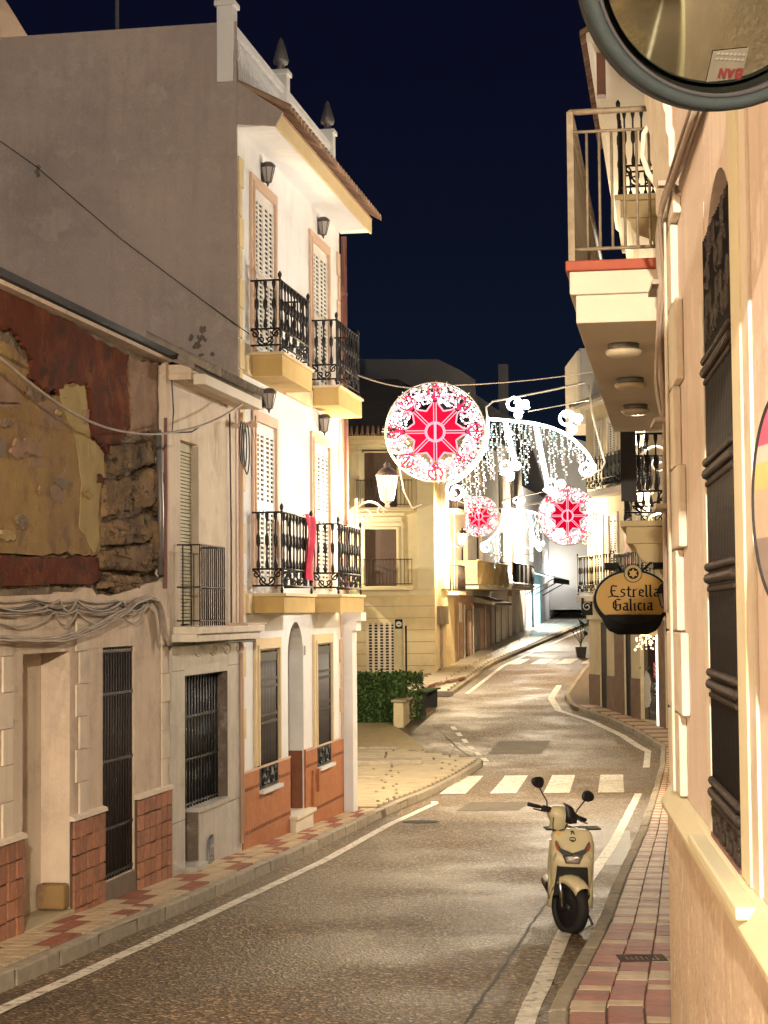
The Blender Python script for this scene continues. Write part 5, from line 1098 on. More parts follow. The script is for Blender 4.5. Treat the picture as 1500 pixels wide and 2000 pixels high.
# round mirror at the right border, its reflections painted as colour bands
rs = thing('round_mirror', 'round pink, yellow and grey panel with black rim beside the barred window', 'sign', (1.06, 4.6, 2.6))
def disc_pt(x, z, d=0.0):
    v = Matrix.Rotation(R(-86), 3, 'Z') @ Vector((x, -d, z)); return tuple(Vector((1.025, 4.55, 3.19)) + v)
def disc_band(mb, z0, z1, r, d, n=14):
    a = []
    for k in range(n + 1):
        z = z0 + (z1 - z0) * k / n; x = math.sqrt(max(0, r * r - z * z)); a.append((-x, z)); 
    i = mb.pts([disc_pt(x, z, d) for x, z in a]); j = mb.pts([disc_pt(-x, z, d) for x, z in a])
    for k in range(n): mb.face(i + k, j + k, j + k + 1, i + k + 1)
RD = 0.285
for nm, z0, z1, col in (('reflection_grey', -RD, -0.09, (0.30, 0.24, 0.22)), ('reflection_tan', -0.09, 0.04, (0.55, 0.44, 0.34)), ('reflection_yellow', 0.04, 0.11, (0.66, 0.52, 0.22)), ('reflection_white', 0.11, 0.155, (0.66, 0.56, 0.52)), ('reflection_pink', 0.155, RD, (0.62, 0.10, 0.22))):  # painted bands stand for the mirrored street
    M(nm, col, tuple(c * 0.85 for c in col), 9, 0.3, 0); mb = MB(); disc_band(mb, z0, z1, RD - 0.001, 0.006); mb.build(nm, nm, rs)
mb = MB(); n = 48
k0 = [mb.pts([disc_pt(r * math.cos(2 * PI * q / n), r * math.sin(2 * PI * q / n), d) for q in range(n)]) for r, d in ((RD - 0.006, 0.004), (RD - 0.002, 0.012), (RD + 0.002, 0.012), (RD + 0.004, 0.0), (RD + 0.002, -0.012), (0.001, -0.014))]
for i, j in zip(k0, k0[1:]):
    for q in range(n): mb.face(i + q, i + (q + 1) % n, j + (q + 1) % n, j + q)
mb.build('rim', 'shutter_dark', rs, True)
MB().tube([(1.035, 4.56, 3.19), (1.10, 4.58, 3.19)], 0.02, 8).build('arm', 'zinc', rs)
# ---------------------------------------------------------------- oval beer sign, its lantern, the pub shield
SF = F((2.90, 21.0), (1, 0), 'L')
es = thing('oval_beer_sign', 'oval yellow and black beer sign with blackletter words, hanging over the right pavement', 'sign', SF.pt(0, 0, 2.6))
def ell(cx, cz, a, b, a0, a1, n): return [(cx + a * math.cos(a0 + (a1 - a0) * k / n), cz + b * math.sin(a0 + (a1 - a0) * k / n)) for k in range(n + 1)]
CZ = 3.045
out = ell(0, CZ, 0.455, 0.345, R(-32), R(212), 40)
chin = [(-0.355, CZ - 0.225), (-0.32, CZ - 0.31), (-0.27, CZ - 0.37), (-0.17, CZ - 0.415), (0.17, CZ - 0.415), (0.27, CZ - 0.37), (0.32, CZ - 0.31), (0.355, CZ - 0.225)]
MB(SF).prism(out + chin, -0.10, 0.0).build('board', 'sign_black', es)
MB(SF).prism(ell(0, CZ + 0.015, 0.425, 0.305, R(-41), R(221), 40), 0.001, 0.010).build('pale_rim', 'sign_rim', es)
MB(SF).prism(ell(0, CZ + 0.015, 0.412, 0.293, R(-41), R(221), 40), 0.0105, 0.016).build('yellow_face', 'sign_yellow', es)
MB(SF).prism([(x, z) for x, z in ell(0, CZ + 0.02, 0.40, 0.315, R(218), R(322), 20)], 0.001, 0.010).build('grey_foot', 'sign_grey', es)
for nm, r, d, m_ in (('medal_edge', 0.108, 0.020, 'sign_black'), ('medal', 0.099, 0.024, 'sign_rim'), ('medal_core', 0.066, 0.028, 'sign_black')):
    MB(SF).prism(ell(0.008, CZ + 0.30, r, r, 0, 2 * PI, 32)[:-1], 0.0, d).build(nm, m_, es)
star = [(0.008 + (0.056 if k % 2 == 0 else 0.033) * math.sin(PI * k / 6), CZ + 0.30 + (0.056 if k % 2 == 0 else 0.033) * math.cos(PI * k / 6)) for k in range(12)]
MB(SF).prism(star, 0.028, 0.033).build('star', 'sign_yellow', es)
# broad-nib blackletter: every stroke is a slanted nib swept along a line
BL = {'E': (0.78, [((.22, 1), (.14, .5)), ((.14, .5), (.26, .1)), ((.26, .1), (.75, .02)), ((.22, 1), (.62, .93)), ((.2, .56), (.5, .55)), ((.22, .1), (-.08, 0))]),
      's': (0.5, [((.45, .62), (.2, .68)), ((.2, .68), (.12, .48)), ((.12, .48), (.4, .3)), ((.4, .3), (.36, .08)), ((.36, .08), (.04, .03))]),
      't': (0.42, [((.2, .92), (.18, .1)), ((.18, .1), (.4, .02)), ((.02, .66), (.4, .64))]),
      'r': (0.46, [((.14, .68), (.14, .02)), ((.16, .55), (.42, .68)), ((.02, .04), (.26, .02))]),
      'e': (0.5, [((.14, .6), (.12, .15)), ((.12, .15), (.44, .03)), ((.16, .62), (.42, .58)), ((.42, .58), (.4, .4)), ((.4, .4), (.14, .32))]),
      'l': (0.3, [((.13, 1.02), (.13, .06)), ((.02, .98), (.13, 1.02)), ((.13, .06), (.26, .02))]),
      'a': (0.56, [((.12, .62), (.42, .66)), ((.42, .66), (.42, .06)), ((.42, .06), (.54, .02)), ((.40, .38), (.14, .34)), ((.14, .34), (.12, .08)), ((.12, .08), (.36, .05))]),
      'G': (0.82, [((.72, .95), (.4, 1.0)), ((.4, 1.0), (.14, .75)), ((.14, .75), (.14, .3)), ((.14, .3), (.4, .02)), ((.4, .02), (.72, .12)), ((.7, .12), (.68, .5)), ((.4, .5), (.78, .54)), ((.3, .95), (.34, .2))]),
      'i': (0.3, [((.14, .66), (.14, .06)), ((.14, .06), (.26, .02)), ((.1, .9), (.17, .97))]),
      'c': (0.46, [((.42, .6), (.18, .66)), ((.18, .66), (.12, .4)), ((.12, .4), (.14, .1)), ((.14, .1), (.42, .03))])}
def blackletter(mb, fr, text, u, w_, h, o, sx=1.0):
    nx, nz = 0.075 * h, 0.055 * h
    for ch in text:
        adv, segs = BL[ch]
        for (a, b), (c, d) in segs:
            p = [(u + a * h * sx, w_ + b * h), (u + c * h * sx, w_ + d * h)]
            if abs(c - a) * 0.8 > abs(d - b): q = [(p[0][0] - nx * .5, p[0][1] - nz), (p[1][0] - nx * .5, p[1][1] - nz), (p[1][0] + nx * .5, p[1][1] + nz), (p[0][0] + nx * .5, p[0][1] + nz)]
            else: q = [(p[0][0] - nx, p[0][1] - nz * .5), (p[1][0] - nx, p[1][1] - nz * .5), (p[1][0] + nx, p[1][1] + nz * .5), (p[0][0] + nx, p[0][1] + nz * .5)]
            mb.prism(q, o, o + 0.004)
        u += adv * h * sx + 0.018 * h
    return u
mb = MB(SF); blackletter(mb, SF, 'Estrella', -0.275, CZ + 0.025, 0.135, 0.0165, 1.12); mb.build('lettering', 'sign_black', es)
mb = MB(SF); blackletter(mb, SF, 'Galicia', -0.245, CZ - 0.135, 0.135, 0.0165, 1.05); mb.build('lettering', 'sign_black', es)
for s_ in (-1, 1):
    MB(SF).tube([(s_ * 0.12, -0.03, CZ + 0.33), (s_ * 0.2, 0.1, CZ + 0.42), (s_ * 0.28, 0.25, CZ + 0.40)], 0.014, 6).build('spot_arm', 'sign_black', es)
    MB(SF).hexa([(s_ * 0.2, 0.2, CZ + 0.34), (s_ * 0.36, 0.2, CZ + 0.34), (s_ * 0.36, 0.32, CZ + 0.36), (s_ * 0.2, 0.32, CZ + 0.36), (s_ * 0.2, 0.18, CZ + 0.40), (s_ * 0.36, 0.18, CZ + 0.40), (s_ * 0.36, 0.32, CZ + 0.42), (s_ * 0.2, 0.32, CZ + 0.42)]).build('spot_head', 'sign_black', es)
MB(SF).tube([(0.4, -0.05, CZ + 0.15), (0.6, -0.05, CZ + 0.15)], 0.03, 6).build('bracket', 'sign_black', es)
MB(SF).tube([(0.4, -0.05, CZ - 0.15), (0.6, -0.05, CZ - 0.15)], 0.03, 6).build('bracket', 'sign_black', es)
def small_lantern(fr, u, o, w_, label, s=1.0):
    r = thing('black_lantern', label, 'lantern', fr.pt(u, o, w_ - 0.2))
    MB(fr).lathe((u, o, w_), [(0.0, 0.18 * s), (0.02 * s, 0.15 * s), (0.06 * s, 0.12 * s), (0.095 * s, 0.05 * s), (0.098 * s, 0.03 * s)], 6).build('hood', 'sign_black', r)
    MB(fr).lathe((u, o, w_), [(0.045 * s, -0.11 * s), (0.078 * s, 0.03 * s)], 6).build('glass', 'frosted', r)
    mb = MB(fr)
    for k in range(6): a = 2 * PI * k / 6; mb.bar((u + 0.046 * s * math.cos(a), o + 0.046 * s * math.sin(a), w_ - 0.11 * s), (u + 0.082 * s * math.cos(a), o + 0.082 * s * math.sin(a), w_ + 0.035 * s), 0.008 * s, 4)
    mb.build('glazing_bars', 'sign_black', r)
    MB(fr).lathe((u, o, w_ - 0.11 * s), [(0.006, -0.12 * s), (0.008, -0.05 * s), (0.03 * s, -0.03 * s), (0.05 * s, 0.004)], 8).build('stem', 'sign_black', r, True)
    MB(fr).tube([(u, o, w_ + 0.16 * s), (u, o, w_ + 0.24 * s), (u + 0.1, o, w_ + 0.32 * s), (u + 0.25, o, w_ + 0.33 * s)], 0.012, 6).build('arm', 'sign_black', r)
SF2 = F((3.02, 19.3), (1, 0), 'L')
small_lantern(SF2, 0.0, 0, 3.06, 'small unlit black lantern in front of the oval beer sign')
pb = thing('pub_shield_sign', 'dark shield sign with white capitals below the oval beer sign', 'sign', (3.95, 24, 2.5))
PF = F((3.86, 24.0), (1, 0), 'L')
MB(PF).prism([(-0.1, 2.88), (-0.07, 2.93), (0.0, 2.98), (0.1, 3.0), (0.2, 3.0), (0.2, 2.48), (0.08, 2.5), (-0.05, 2.54), (-0.1, 2.58)], -0.05, 0.0).build('board', 'sign_black', pb)
MB(PF).prism([(-0.07, 2.62), (0.2, 2.60), (0.2, 2.52), (0.06, 2.54), (-0.06, 2.58)], 0.0, 0.006).build('lower_field', 'sign_grey', pb)
def text_obj(body, fr, u, o, w_, size, mat, par, name='lettering', sx=1.0):
    c = bpy.data.curves.new(name, 'FONT'); c.body = body; c.size = size; c.extrude = 0.002; c.align_x = 'LEFT'
    ob = bpy.data.objects.new(name, c); COL.objects.link(ob); c.materials.append(MATS[mat])
    dg = bpy.context.evaluated_depsgraph_get(); me = bpy.data.meshes.new_from_object(ob.evaluated_get(dg)); bpy.data.objects.remove(ob)
    ob = bpy.data.objects.new(name, me); COL.objects.link(ob); ob.location = fr.pt(u, o, w_) - root_loc(par); ob.rotation_euler = (PI / 2, 0, fr.a); ob.scale = (sx, 1, 1); ob.parent = par; return ob
text_obj('PAT', PF, -0.085, 0.006, 2.755, 0.13, 'sign_white', pb, sx=0.75)
text_obj('RHOUSE', PF, -0.10, 0.006, 2.69, 0.055, 'sign_white', pb, sx=0.9)
MB(PF).bar((0.2, -0.03, 2.95), (0.3, -0.03, 2.95), 0.02).build('bracket', 'sign_black', pb)
# ================================================================== middle distance and the far street
ROW = F((1.9, 68), (8.15, 38.4), 'L'); FR = F((-3.5, 68), (1, 0), 'L')
ob = thing('ochre_corner_house', 'ochre house with brown blinds facing down the street beyond the hedge', 'house', (0, 68, g(68)))
FW = [(2.77, 3.96, 3.92, 6.08), (2.77, 3.99, 6.92, 9.03), (2.84, 3.9, 0.6, 2.52), (0.4, 1.5, 3.92, 6.08), (0.4, 1.5, 6.92, 9.03)]
mb = MB(FR); solid_wall(mb, -4, 5.38, -1, 9.6, -0.3, 0, FW); mb.build('wall', 'ochre_wall', ob)
RW1 = [(0.5, 2.2, 0.4, 3.1), (3.0, 3.9, 3.75, 5.9), (3.0, 3.9, 7.0, 9.0)]
mb = MB(ROW); solid_wall(mb, 0.02, 4.3, -1, 9.6, -0.3, 0, RW1); mb.build('side_wall', 'ochre_wall', ob)
MB(FR).box(-4.2, 5.4, 0.001, 0.30, 9.45, 9.62).box(-4.2, 5.4, 0.001, 0.2, 9.30, 9.45).box(-4.2, 5.38, 0.001, 0.08, 9.0, 9.1).build('cornice', 'ochre_wall', ob)
for k in range(31): inst('roof_tile', tile_me, FR, -1.0 + k * 0.205, 0.42, 9.60, ob)
MB()._prism([(-8, 67.7, 9.62), (1.6, 67.7, 9.62), (4.8, 80, 9.62), (-8, 80, 9.62)], [(-8, 74, 12.6), (0.6, 74, 12.6), (1.4, 77, 12.6), (-8, 77, 12.6)]).build('roof', 'dark_roof', ob)
for (a, b, c, d) in FW[:2] + FW[3:]:
    MB(FR).box(a, b, -0.12, -0.08, c, d).build('blind', 'brown_blind', ob)
    mb = MB(FR); frame_moulding(mb, a - 0.24, b + 0.24, c, d + 0.26, 0.16, 0.002, 0.05); frame_moulding(mb, a - 0.08, b + 0.08, c, d + 0.08, 0.06, 0.002, 0.08); mb.box(a - 0.3, b + 0.3, 0.002, 0.14, d + 0.5, d + 0.62); mb.box(a - 0.2, b + 0.2, 0.002, 0.05, d + 0.28, d + 0.46); mb.build('window_surround', 'yellow_trim', ob)
    MB(FR).box(a - 0.35, b + 0.62, 0, 0.42, c - 0.16, c - 0.02).build('balcony_slab', 'ochre_wall', ob, bevel=0.02)
    mb = MB(FR)
    for w_ in (c + 1.0, c + 0.08): mb.bar((a - 0.3, 0.38, w_), (b + 0.57, 0.38, w_), 0.014, 5); mb.bar((b + 0.57, 0.38, w_), (b + 0.57, 0.01, w_), 0.014, 5); mb.bar((a - 0.3, 0.38, w_), (a - 0.3, 0.01, w_), 0.014, 5)
    mb.build('railing', 'rust_iron', ob)
    me = plain_bar_mesh(1.0, 0.012, 'rust_iron')
    for k in range(16): inst('bar', me, FR, a - 0.3 + k * (b - a + 0.87) / 15, 0.38, c + 0.04, ob)
a, b, c, d = FW[2]
MB(FR).box(a, b, -0.2, -0.16, c, d).build('dark_pane', 'shutter_dark', ob)
mb = MB(FR)
for k in range(6): mb.box(a + k * (b - a) / 5 - 0.05, a + k * (b - a) / 5 + 0.05, 0.0, 0.02, c, d)
for k in range(18): mb.box(a - 0.08, b + 0.08, 0.021, 0.035, c + k * 0.11, c + k * 0.11 + 0.035)
mb.build('window_lattice', 'balcony_white', ob)
mb = MB(FR)
for k in range(6): mb.box(-4, 5.385, 0.001, 0.006, 0.9 + k * 0.45, 0.915 + k * 0.45)
mb.build('wall_joints', 'bar_brown', ob)
MB(FR).box(-4, 5.39, 0.001, 0.1, 3.55, 3.75).box(4.75, 5.385, 0.001, 0.06, 3.8, 9.0).build('string_course', 'yellow_trim', ob)
MB(FR).box(-0.5, 2.2, 0.02, 0.6, 1.95, 2.05).box(0.2, 2.1, 0.02, 0.1, 0.0, 1.9).build('porch', 'pipe_brown', ob)
MB(ROW).box(0.5, 2.2, -0.25, -0.2, 0.4, 3.1).build('door', 'poster_white', ob)
MB(ROW).box(0.4, 2.3, 0.001, 0.12, 2.45, 3.15).build('door_canopy', 'grey_canvas', ob); MB(ROW).box(1.25, 1.35, -0.19, -0.17, 0.4, 2.5).box(2.12, 2.2, -0.19, -0.1, 0.4, 2.5).build('door_gap', 'shop_brown', ob)
MB(ROW).box(1.3, 2.5, 0.001, 0.14, 3.8, 9.2).build('corner_pilaster', 'pale_wall', ob, bevel=0.02)
mb = MB(ROW)
for k in range(3): mb.box(1.48 + k * 0.32, 1.62 + k * 0.32, 0.141, 0.155, 4.3, 5.9)
mb.build('pilaster_flutes', 'bar_brown', ob)
for q in RW1[1:]:
    MB(ROW).box(q[0], q[1], -0.1, -0.07, q[2], q[3]).build('balcony_door', 'door_dark', ob)
    MB(ROW).box(2.6, 4.25, 0, 0.5, q[2] - 0.16, q[2] - 0.02).build('balcony_slab', 'pale_wall', ob)
    mb = MB(ROW)
    for w_ in (q[2] + 1.0, q[2] + 0.05): mb.bar((2.65, 0.01, w_), (2.65, 0.46, w_), 0.016, 5); mb.bar((2.65, 0.46, w_), (4.2, 0.46, w_), 0.016, 5)
    mb.build('railing', 'rust_iron', ob)
    me = plain_bar_mesh(1.0, 0.014, 'rust_iron')
    for k in range(5): inst('bar', me, ROW, 2.65, 0.05 + k * 0.1, q[2] + 0.02, ob)
    for k in range(12): inst('bar', me, ROW, 2.65 + k * 0.14, 0.46, q[2] + 0.02, ob)
# brown shop house
sh = thing('brown_shop_house', 'cream house over a brown shop front, its balcony hung with yellow canvas', 'house', ROW.pt(9, 0, g(77)))
S2 = [(5.0, 6.2, 0.7, 3.0), (6.9, 8.4, 0.8, 3.0), (9.3, 11.8, 0.8, 3.1), (12.6, 13.6, 0.9, 3.1), (6.0, 7.6, 4.2, 6.4), (10, 11.6, 4.2, 6.4), (6.0, 7.6, 7.2, 9.2), (10, 11.6, 7.2, 9.2)]
mb = MB(ROW); solid_wall(mb, 4.32, 14.2, 3.6, 10.4, -0.3, 0.04, S2); mb.build('wall', 'pale_wall', sh)
mb = MB(ROW); solid_wall(mb, 4.32, 14.2, -1, 3.598, -0.3, 0.02, S2); mb.build('shop_front', 'shop_brown', sh)
for (a, b, c, d), m_ in zip(S2, ['poster_white', 'glass_dark', 'marble', 'door_dark', 'shutter_dark', 'shutter_dark', 'shutter_dark', 'shutter_dark']): MB(ROW).box(a, b, -0.2, -0.16, c, d).build('window' if c > 3.5 else 'shop_window', m_, sh)
mb = MB(ROW)
for u in (6.5, 8.8, 12.2): mb.box(u, u + 0.16, 0.021, 0.06, 0.6, 3.2)
mb.build('shop_frame', 'marble', sh)
MB(ROW).box(5.3, 5.9, 0.021, 0.05, 2.5, 3.3).build('lit_notice', 'poster_white', sh)
MB(ROW).prismu([(0.02, 3.35), (1.0, 3.2), (1.0, 3.3), (0.02, 3.6)], 8.6, 13.8).build('awning', 'grey_canvas', sh)
MB(ROW).box(5.2, 14.0, 0.04, 0.85, 3.85, 4.0).build('balcony_slab', 'pale_wall', sh, bevel=0.02)
P = []
for j in range(5):
    for i in range(40): u = 5.0 + 8.8 * i / 39; P.append((u, 0.86 + 0.05 * math.sin(u * 4 + j) * (j > 0), 5.0 - 0.24 * j - (0.05 * math.sin(u * 3) if j == 4 else 0)))
MB(ROW).sheet(P, 40).build('balcony_canvas', 'canvas', sh, True)
MB(ROW).sheet([(5.02, 0.04 + 0.8 * i / 4, 5.0 - 0.95 * j) for j in range(2) for i in range(5)], 5).build('balcony_canvas', 'canvas', sh)
MB(ROW).bar((5.0, 0.86, 5.02), (13.9, 0.86, 5.02), 0.03, 6).build('railing', 'balcony_white', sh)
MB(ROW).box(4.32, 14.2, -8, -0.301, 10.2, 10.4).box(4.3, 14.25, 0.041, 0.4, 10.2, 10.45).build('roof', 'dark_roof', sh)
# pale house with grey balcony
p3 = thing('pale_arch_house', 'pale house with dark doors, an arched brown doorway and grey balcony', 'house', ROW.pt(20, 0, g(88)))
S3 = [(15.3, 16.7, 1.1, 3.4), (17.3, 18.6, 1.2, 3.5), (19.6, 21.0, 1.3, 3.7), (22.4, 23.6, 1.5, 3.9), (17, 18.4, 4.6, 6.7), (21, 22.4, 4.7, 6.8), (17, 18.4, 7.6, 9.6), (21, 22.4, 7.6, 9.6)]
mb = MB(ROW); solid_wall(mb, 14.22, 25.4, -1, 10.9, -0.3, 0, S3); mb.build('wall', 'pale_wall', p3)
for (a, b, c, d), m_ in zip(S3, ['door_dark', 'door_dark', 'shop_brown', 'door_dark', 'shutter_dark', 'glass_dark', 'shutter_dark', 'glass_dark']): MB(ROW).box(a, b, -0.2, -0.16, c, d).build('door' if c < 4 else 'window', m_, p3)
MB(ROW).prism(ell(20.3, 3.68, 0.70, 0.45, 0, PI, 12), 0.001, 0.012).build('door_arch', 'shop_brown', p3)
MB(ROW).box(16.0, 24.0, 0.0, 0.8, 4.1, 4.25).box(16.2, 23.8, 0.0, 0.7, 3.98, 4.1).build('balcony_slab', 'pale_wall', p3, bevel=0.02)
mb = MB(ROW)
for w_ in (5.2, 4.4): mb.bar((16.1, 0.76, w_), (23.9, 0.76, w_), 0.02, 5); mb.bar((16.1, 0.76, w_), (16.1, 0.01, w_), 0.02, 5)
mb.build('railing', 'iron', p3)
me = plain_bar_mesh(0.9, 0.016, 'iron')
for k in range(40): inst('bar', me, ROW, 16.1 + k * 0.2, 0.76, 4.3, p3)
for k in range(5): inst('bar', me, ROW, 16.1, 0.1 + k * 0.13, 4.3, p3)
MB(ROW).sheet([(17.0 + i * 0.75, 0.80 + 0.03 * (i % 2), 5.15 - 0.85 * j) for j in range(2) for i in range(8)], 8).build('balcony_cloth', 'grey_canvas', p3)
MB(ROW).box(14.2, 25.4, -8, -0.301, 10.7, 10.9).box(14.2, 25.45, 0.001, 0.4, 10.7, 10.95).build('roof', 'dark_roof', p3)
# lit shop with the blue awning
p4 = thing('aqua_shop_house', 'white house with an aqua-lit shop window and folding blue awning', 'house', ROW.pt(32, 0, g(98)))
S4 = [(26.4, 28.4, 2.0, 4.3), (29.2, 32.2, 2.1, 4.4), (34, 36.5, 2.4, 4.5), (28, 29.5, 5.6, 7.6), (33, 34.5, 5.8, 7.8)]
mb = MB(ROW); solid_wall(mb, 25.42, 39.2, -1, 9.4, -0.3, 0.02, S4); mb.build('wall', 'white_wall', p4)
for (a, b, c, d), m_ in zip(S4, ['shop_white', 'shop_aqua', 'poster_white', 'glass_dark', 'glass_dark']): MB(ROW).box(a, b, -0.25, -0.2, c, d).build('shop_window' if c < 5 else 'window', m_, p4)
MB(ROW).box(28.5, 29.0, 0.021, 0.09, 1.5, 4.5).build('shop_post', 'blue_door', p4)
MB(ROW).prismu([(0.02, 5.0), (1.5, 4.62), (1.5, 4.66), (0.02, 5.06)], 26.0, 33.5).build('awning', 'awning_blue', p4)
MB(ROW).box(26.0, 33.5, 1.49, 1.53, 4.38, 4.64).build('awning_valance', 'shutter_dark', p4)
mb = MB(ROW)
for u in (26.2, 29.7, 33.3): mb.bar((u, 0.03, 3.8), (u, 1.48, 4.6), 0.035, 5)
mb.build('awning_arms', 'iron', p4)
MB(ROW).box(25.4, 39.25, -8, -0.301, 9.2, 9.4).build('roof', 'dark_roof', p4)
for u in (35.5, 37.5): MB(ROW).lathe((u, 0.3, 5.3), [(0.0, -0.3), (0.22, -0.28), (0.34, 0.2), (0.2, 0.35), (0.0, 0.36)], 10).build('white_lamp', 'shop_lamp', p4, True)
li = thing('lilac_end_house', 'pale lilac house closing the far end of the street, with a dark blue shutter', 'house', (12, 112, 2.6))
solid_wall(MB(), 0, 1, 0, 1, 0, 1, [])
mb = MB(F((10.0, 112), (1, 0), 'L')); solid_wall(mb, 0, 12, 1.5, 10.5, -6, 0, [(0.72, 1.58, 3.3, 5.25)]); mb.build('wall', 'lilac_wall', li)
LI = F((10.0, 112), (1, 0), 'L')
MB(LI).box(0.72, 1.58, -0.3, -0.08, 3.3, 5.25).build('shutter', 'blue_door', li)
mb = MB(LI)
for k in range(3): mb.box(0, 4, 0.001, 0.02, 2.9 + 0.3 * k, 2.93 + 0.3 * k)
mb.build('plinth_lines', 'pale_wall', li); MB(LI).box(0, 12, 0.001, 0.05, 1.5, 2.85).build('plinth', 'pale_wall', li)
MB(LI).box(-0.2, 12.2, -6.2, 0.2, 10.5, 10.7).build('roof', 'dark_roof', li)
# dark houses on the slope above
def hill(name, label, poly, y0, y1, mat):
    r = thing(name, label, 'building', (poly[0][0], y0, 3)); MB()._prism([(x, y0, z) for x, z in poly], [(x, y1, z) for x, z in poly]).build('mass', mat, r); return r
a_ = hill('hillside_house', 'dim flat-topped building highest on the slope behind the ochre house', [(-6, 3), (5.2, 3), (5.2, 15.9), (4.3, 16.5), (3.1, 17.1), (-6, 17.2)], 100, 108, 'hill_house')
b_ = hill('hillside_house', 'dim building with a long sloping roof behind the hanging lights', [(2.4, 3), (13.5, 3), (13.5, 12.2), (9.8, 13.4), (6.9, 14.5), (5.4, 15.6), (2.4, 15.4)], 104, 114, 'hill_house')
c_ = hill('hillside_house', 'dim low roof joining the ochre house roof on the slope', [(-4, 3), (3.4, 3), (3.6, 12.0), (1.6, 13.2), (-1.2, 14.0), (-4, 14)], 84, 90, 'dark_roof')
MB().prismz([(7.0, 108), (7.6, 108), (7.6, 108.6), (7.0, 108.6)], 12, 17.9).build('chimney', 'hill_house', b_)
MB().tube([(-1.3, 83.9, 14.1), (1.6, 83.9, 13.25), (3.6, 83.9, 12.05)], 0.07, 5).build('ridge', 'hill_house', c_)
# hedge, planter, totem, pole, potted plant
hd = thing('clipped_hedge', 'clipped green hedge beside the white house corner', 'hedge', (-1, 54.3, g(54)))
mb = [MB(), MB()]; rnd = random.Random(4)
for k in range(9000):
    x = rnd.uniform(-4, 1.15); f = rnd.random()
    if f < 0.62: y = 53.7 + abs(rnd.gauss(0, 0.07)); z = rnd.uniform(-0.42, 1.06)
    else: y = rnd.uniform(53.7, 54.9); z = 1.03 + rnd.gauss(0, 0.05)
    if x > 0.4: z -= (x - 0.4) * 0.35 * rnd.random(); y += (x - 0.4) * 1.5
    s = rnd.uniform(0.035, 0.075); a = Vector((rnd.gauss(0, 1), rnd.gauss(0, 1), rnd.gauss(0, 1))).normalized() * s; b = a.cross(Vector((rnd.gauss(0, 1), rnd.gauss(0, 1), rnd.gauss(0, 1)))).normalized() * s * 0.6; p = Vector((x, y, z))
    mb[k % 2].quad(tuple(p - a), tuple(p + b), tuple(p + a), tuple(p - b))
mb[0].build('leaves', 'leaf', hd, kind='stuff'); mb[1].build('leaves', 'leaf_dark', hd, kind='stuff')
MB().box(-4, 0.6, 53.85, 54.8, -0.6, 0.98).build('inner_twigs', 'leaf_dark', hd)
pl = thing('planter_wall', 'low yellow planter wall in front of the hedge end', 'wall', (0.4, 54, g(54)))
MB().prismz([(0.22, 52.9), (0.52, 52.9), (1.5, 59.5), (1.2, 59.5)], -0.8, 0.28).build('wall', 'ochre_wall', pl, bevel=0.03)
MB().prismz([(0.15, 52.8), (0.6, 52.8), (1.6, 59.6), (1.15, 59.6)], 0.28, 0.36).build('coping', 'plaza_slab', pl, bevel=0.02)
ver = MB().sheet([(x, y, g(y) + 0.03) for y, xr in ((47.1, 0.9), (48, 1.0), (49.5, 0.8), (51, 0.6), (53, 0.25), (55, 0.3)) for x in (-8, -3, xr)], 3).build('verge', 'earth', kind='structure')
bn = thing('dark_bench', 'dark slatted bench beside the hedge end', 'bench', (1.3, 57, 0.2))
for k in range(4): MB().prismz([(0.72 + 0.14 * k, 55.4), (0.83 + 0.14 * k, 55.4), (1.38 + 0.14 * k, 58.6), (1.27 + 0.14 * k, 58.6)], 0.42, 0.47).build('slat', 'leaf_dark', bn)
for y in (55.7, 58.2): MB().box(0.8 + (y - 55.4) * 0.17, 1.2 + (y - 55.4) * 0.17, y, y + 0.1, g(y) - 0.1, 0.42).build('leg', 'iron', bn)
tt = thing('cream_totem', 'cream post with a black and white round emblem in front of the ochre house', 'sign', (0.44, 57, g(57)))
TF = F((0.44, 57.0), (1, 0), 'L')
MB(TF).box(-0.17, 0.17, -0.12, 0, g(57) - 0.1, 2.72).build('post', 'ochre_wall', tt, bevel=0.01)
MB(TF).box(-0.12, 0.12, 0.001, 0.012, 2.40, 2.70).build('emblem_ground', 'sign_black', tt)
MB(TF).prism(ell(0, 2.55, 0.09, 0.09, 0, 2 * PI, 24)[:-1], 0.012, 0.018).build('emblem_disc', 'sign_white', tt)
MB(TF).box(-0.05, 0.05, 0.018, 0.022, 2.525, 2.555).build('emblem_bar', 'sign_black', tt)
po = MB().bar((0.66, 56.6, g(56.6)), (0.66, 56.6, 2.5), 0.03, 8).build('thin_pole', 'iron'); tag(po, 'thin dark pole beside the cream post', 'pole')
lv = thing('red_dead_leaves', 'strip of reddish fallen leaves on the far pavement by the hedge', 'leaves', (2.2, 63.5, g(63))); 
mb = MB()
for k in range(260):
    x = rnd.uniform(1.2, 2.9); y = 62.2 + (x - 1.2) * 2.0 + rnd.uniform(-.5, .5); z = g(y) + 0.15 + rnd.random() * 0.04; s = 0.05
    mb.quad((x - s, y - s, z), (x + s, y - s * .5, z + 0.02), (x + s * .7, y + s, z), (x - s, y + s, z + 0.01))
mb.build('leaves', 'terracotta', lv, kind='stuff')
py_ = 76.0; px_ = 8.28; pz = g(py_) + 0.0
pp = thing('potted_plant', 'banana-leaved plant in a square black pot on the far right pavement', 'plant', (px_, py_, pz))
MB().hexa([(px_ - .17, py_ - .17, pz), (px_ + .17, py_ - .17, pz), (px_ + .17, py_ + .17, pz), (px_ - .17, py_ + .17, pz), (px_ - .22, py_ - .22, pz + .45), (px_ + .22, py_ - .22, pz + .45), (px_ + .22, py_ + .22, pz + .45), (px_ - .22, py_ + .22, pz + .45)]).build('pot', 'pot_black', pp)
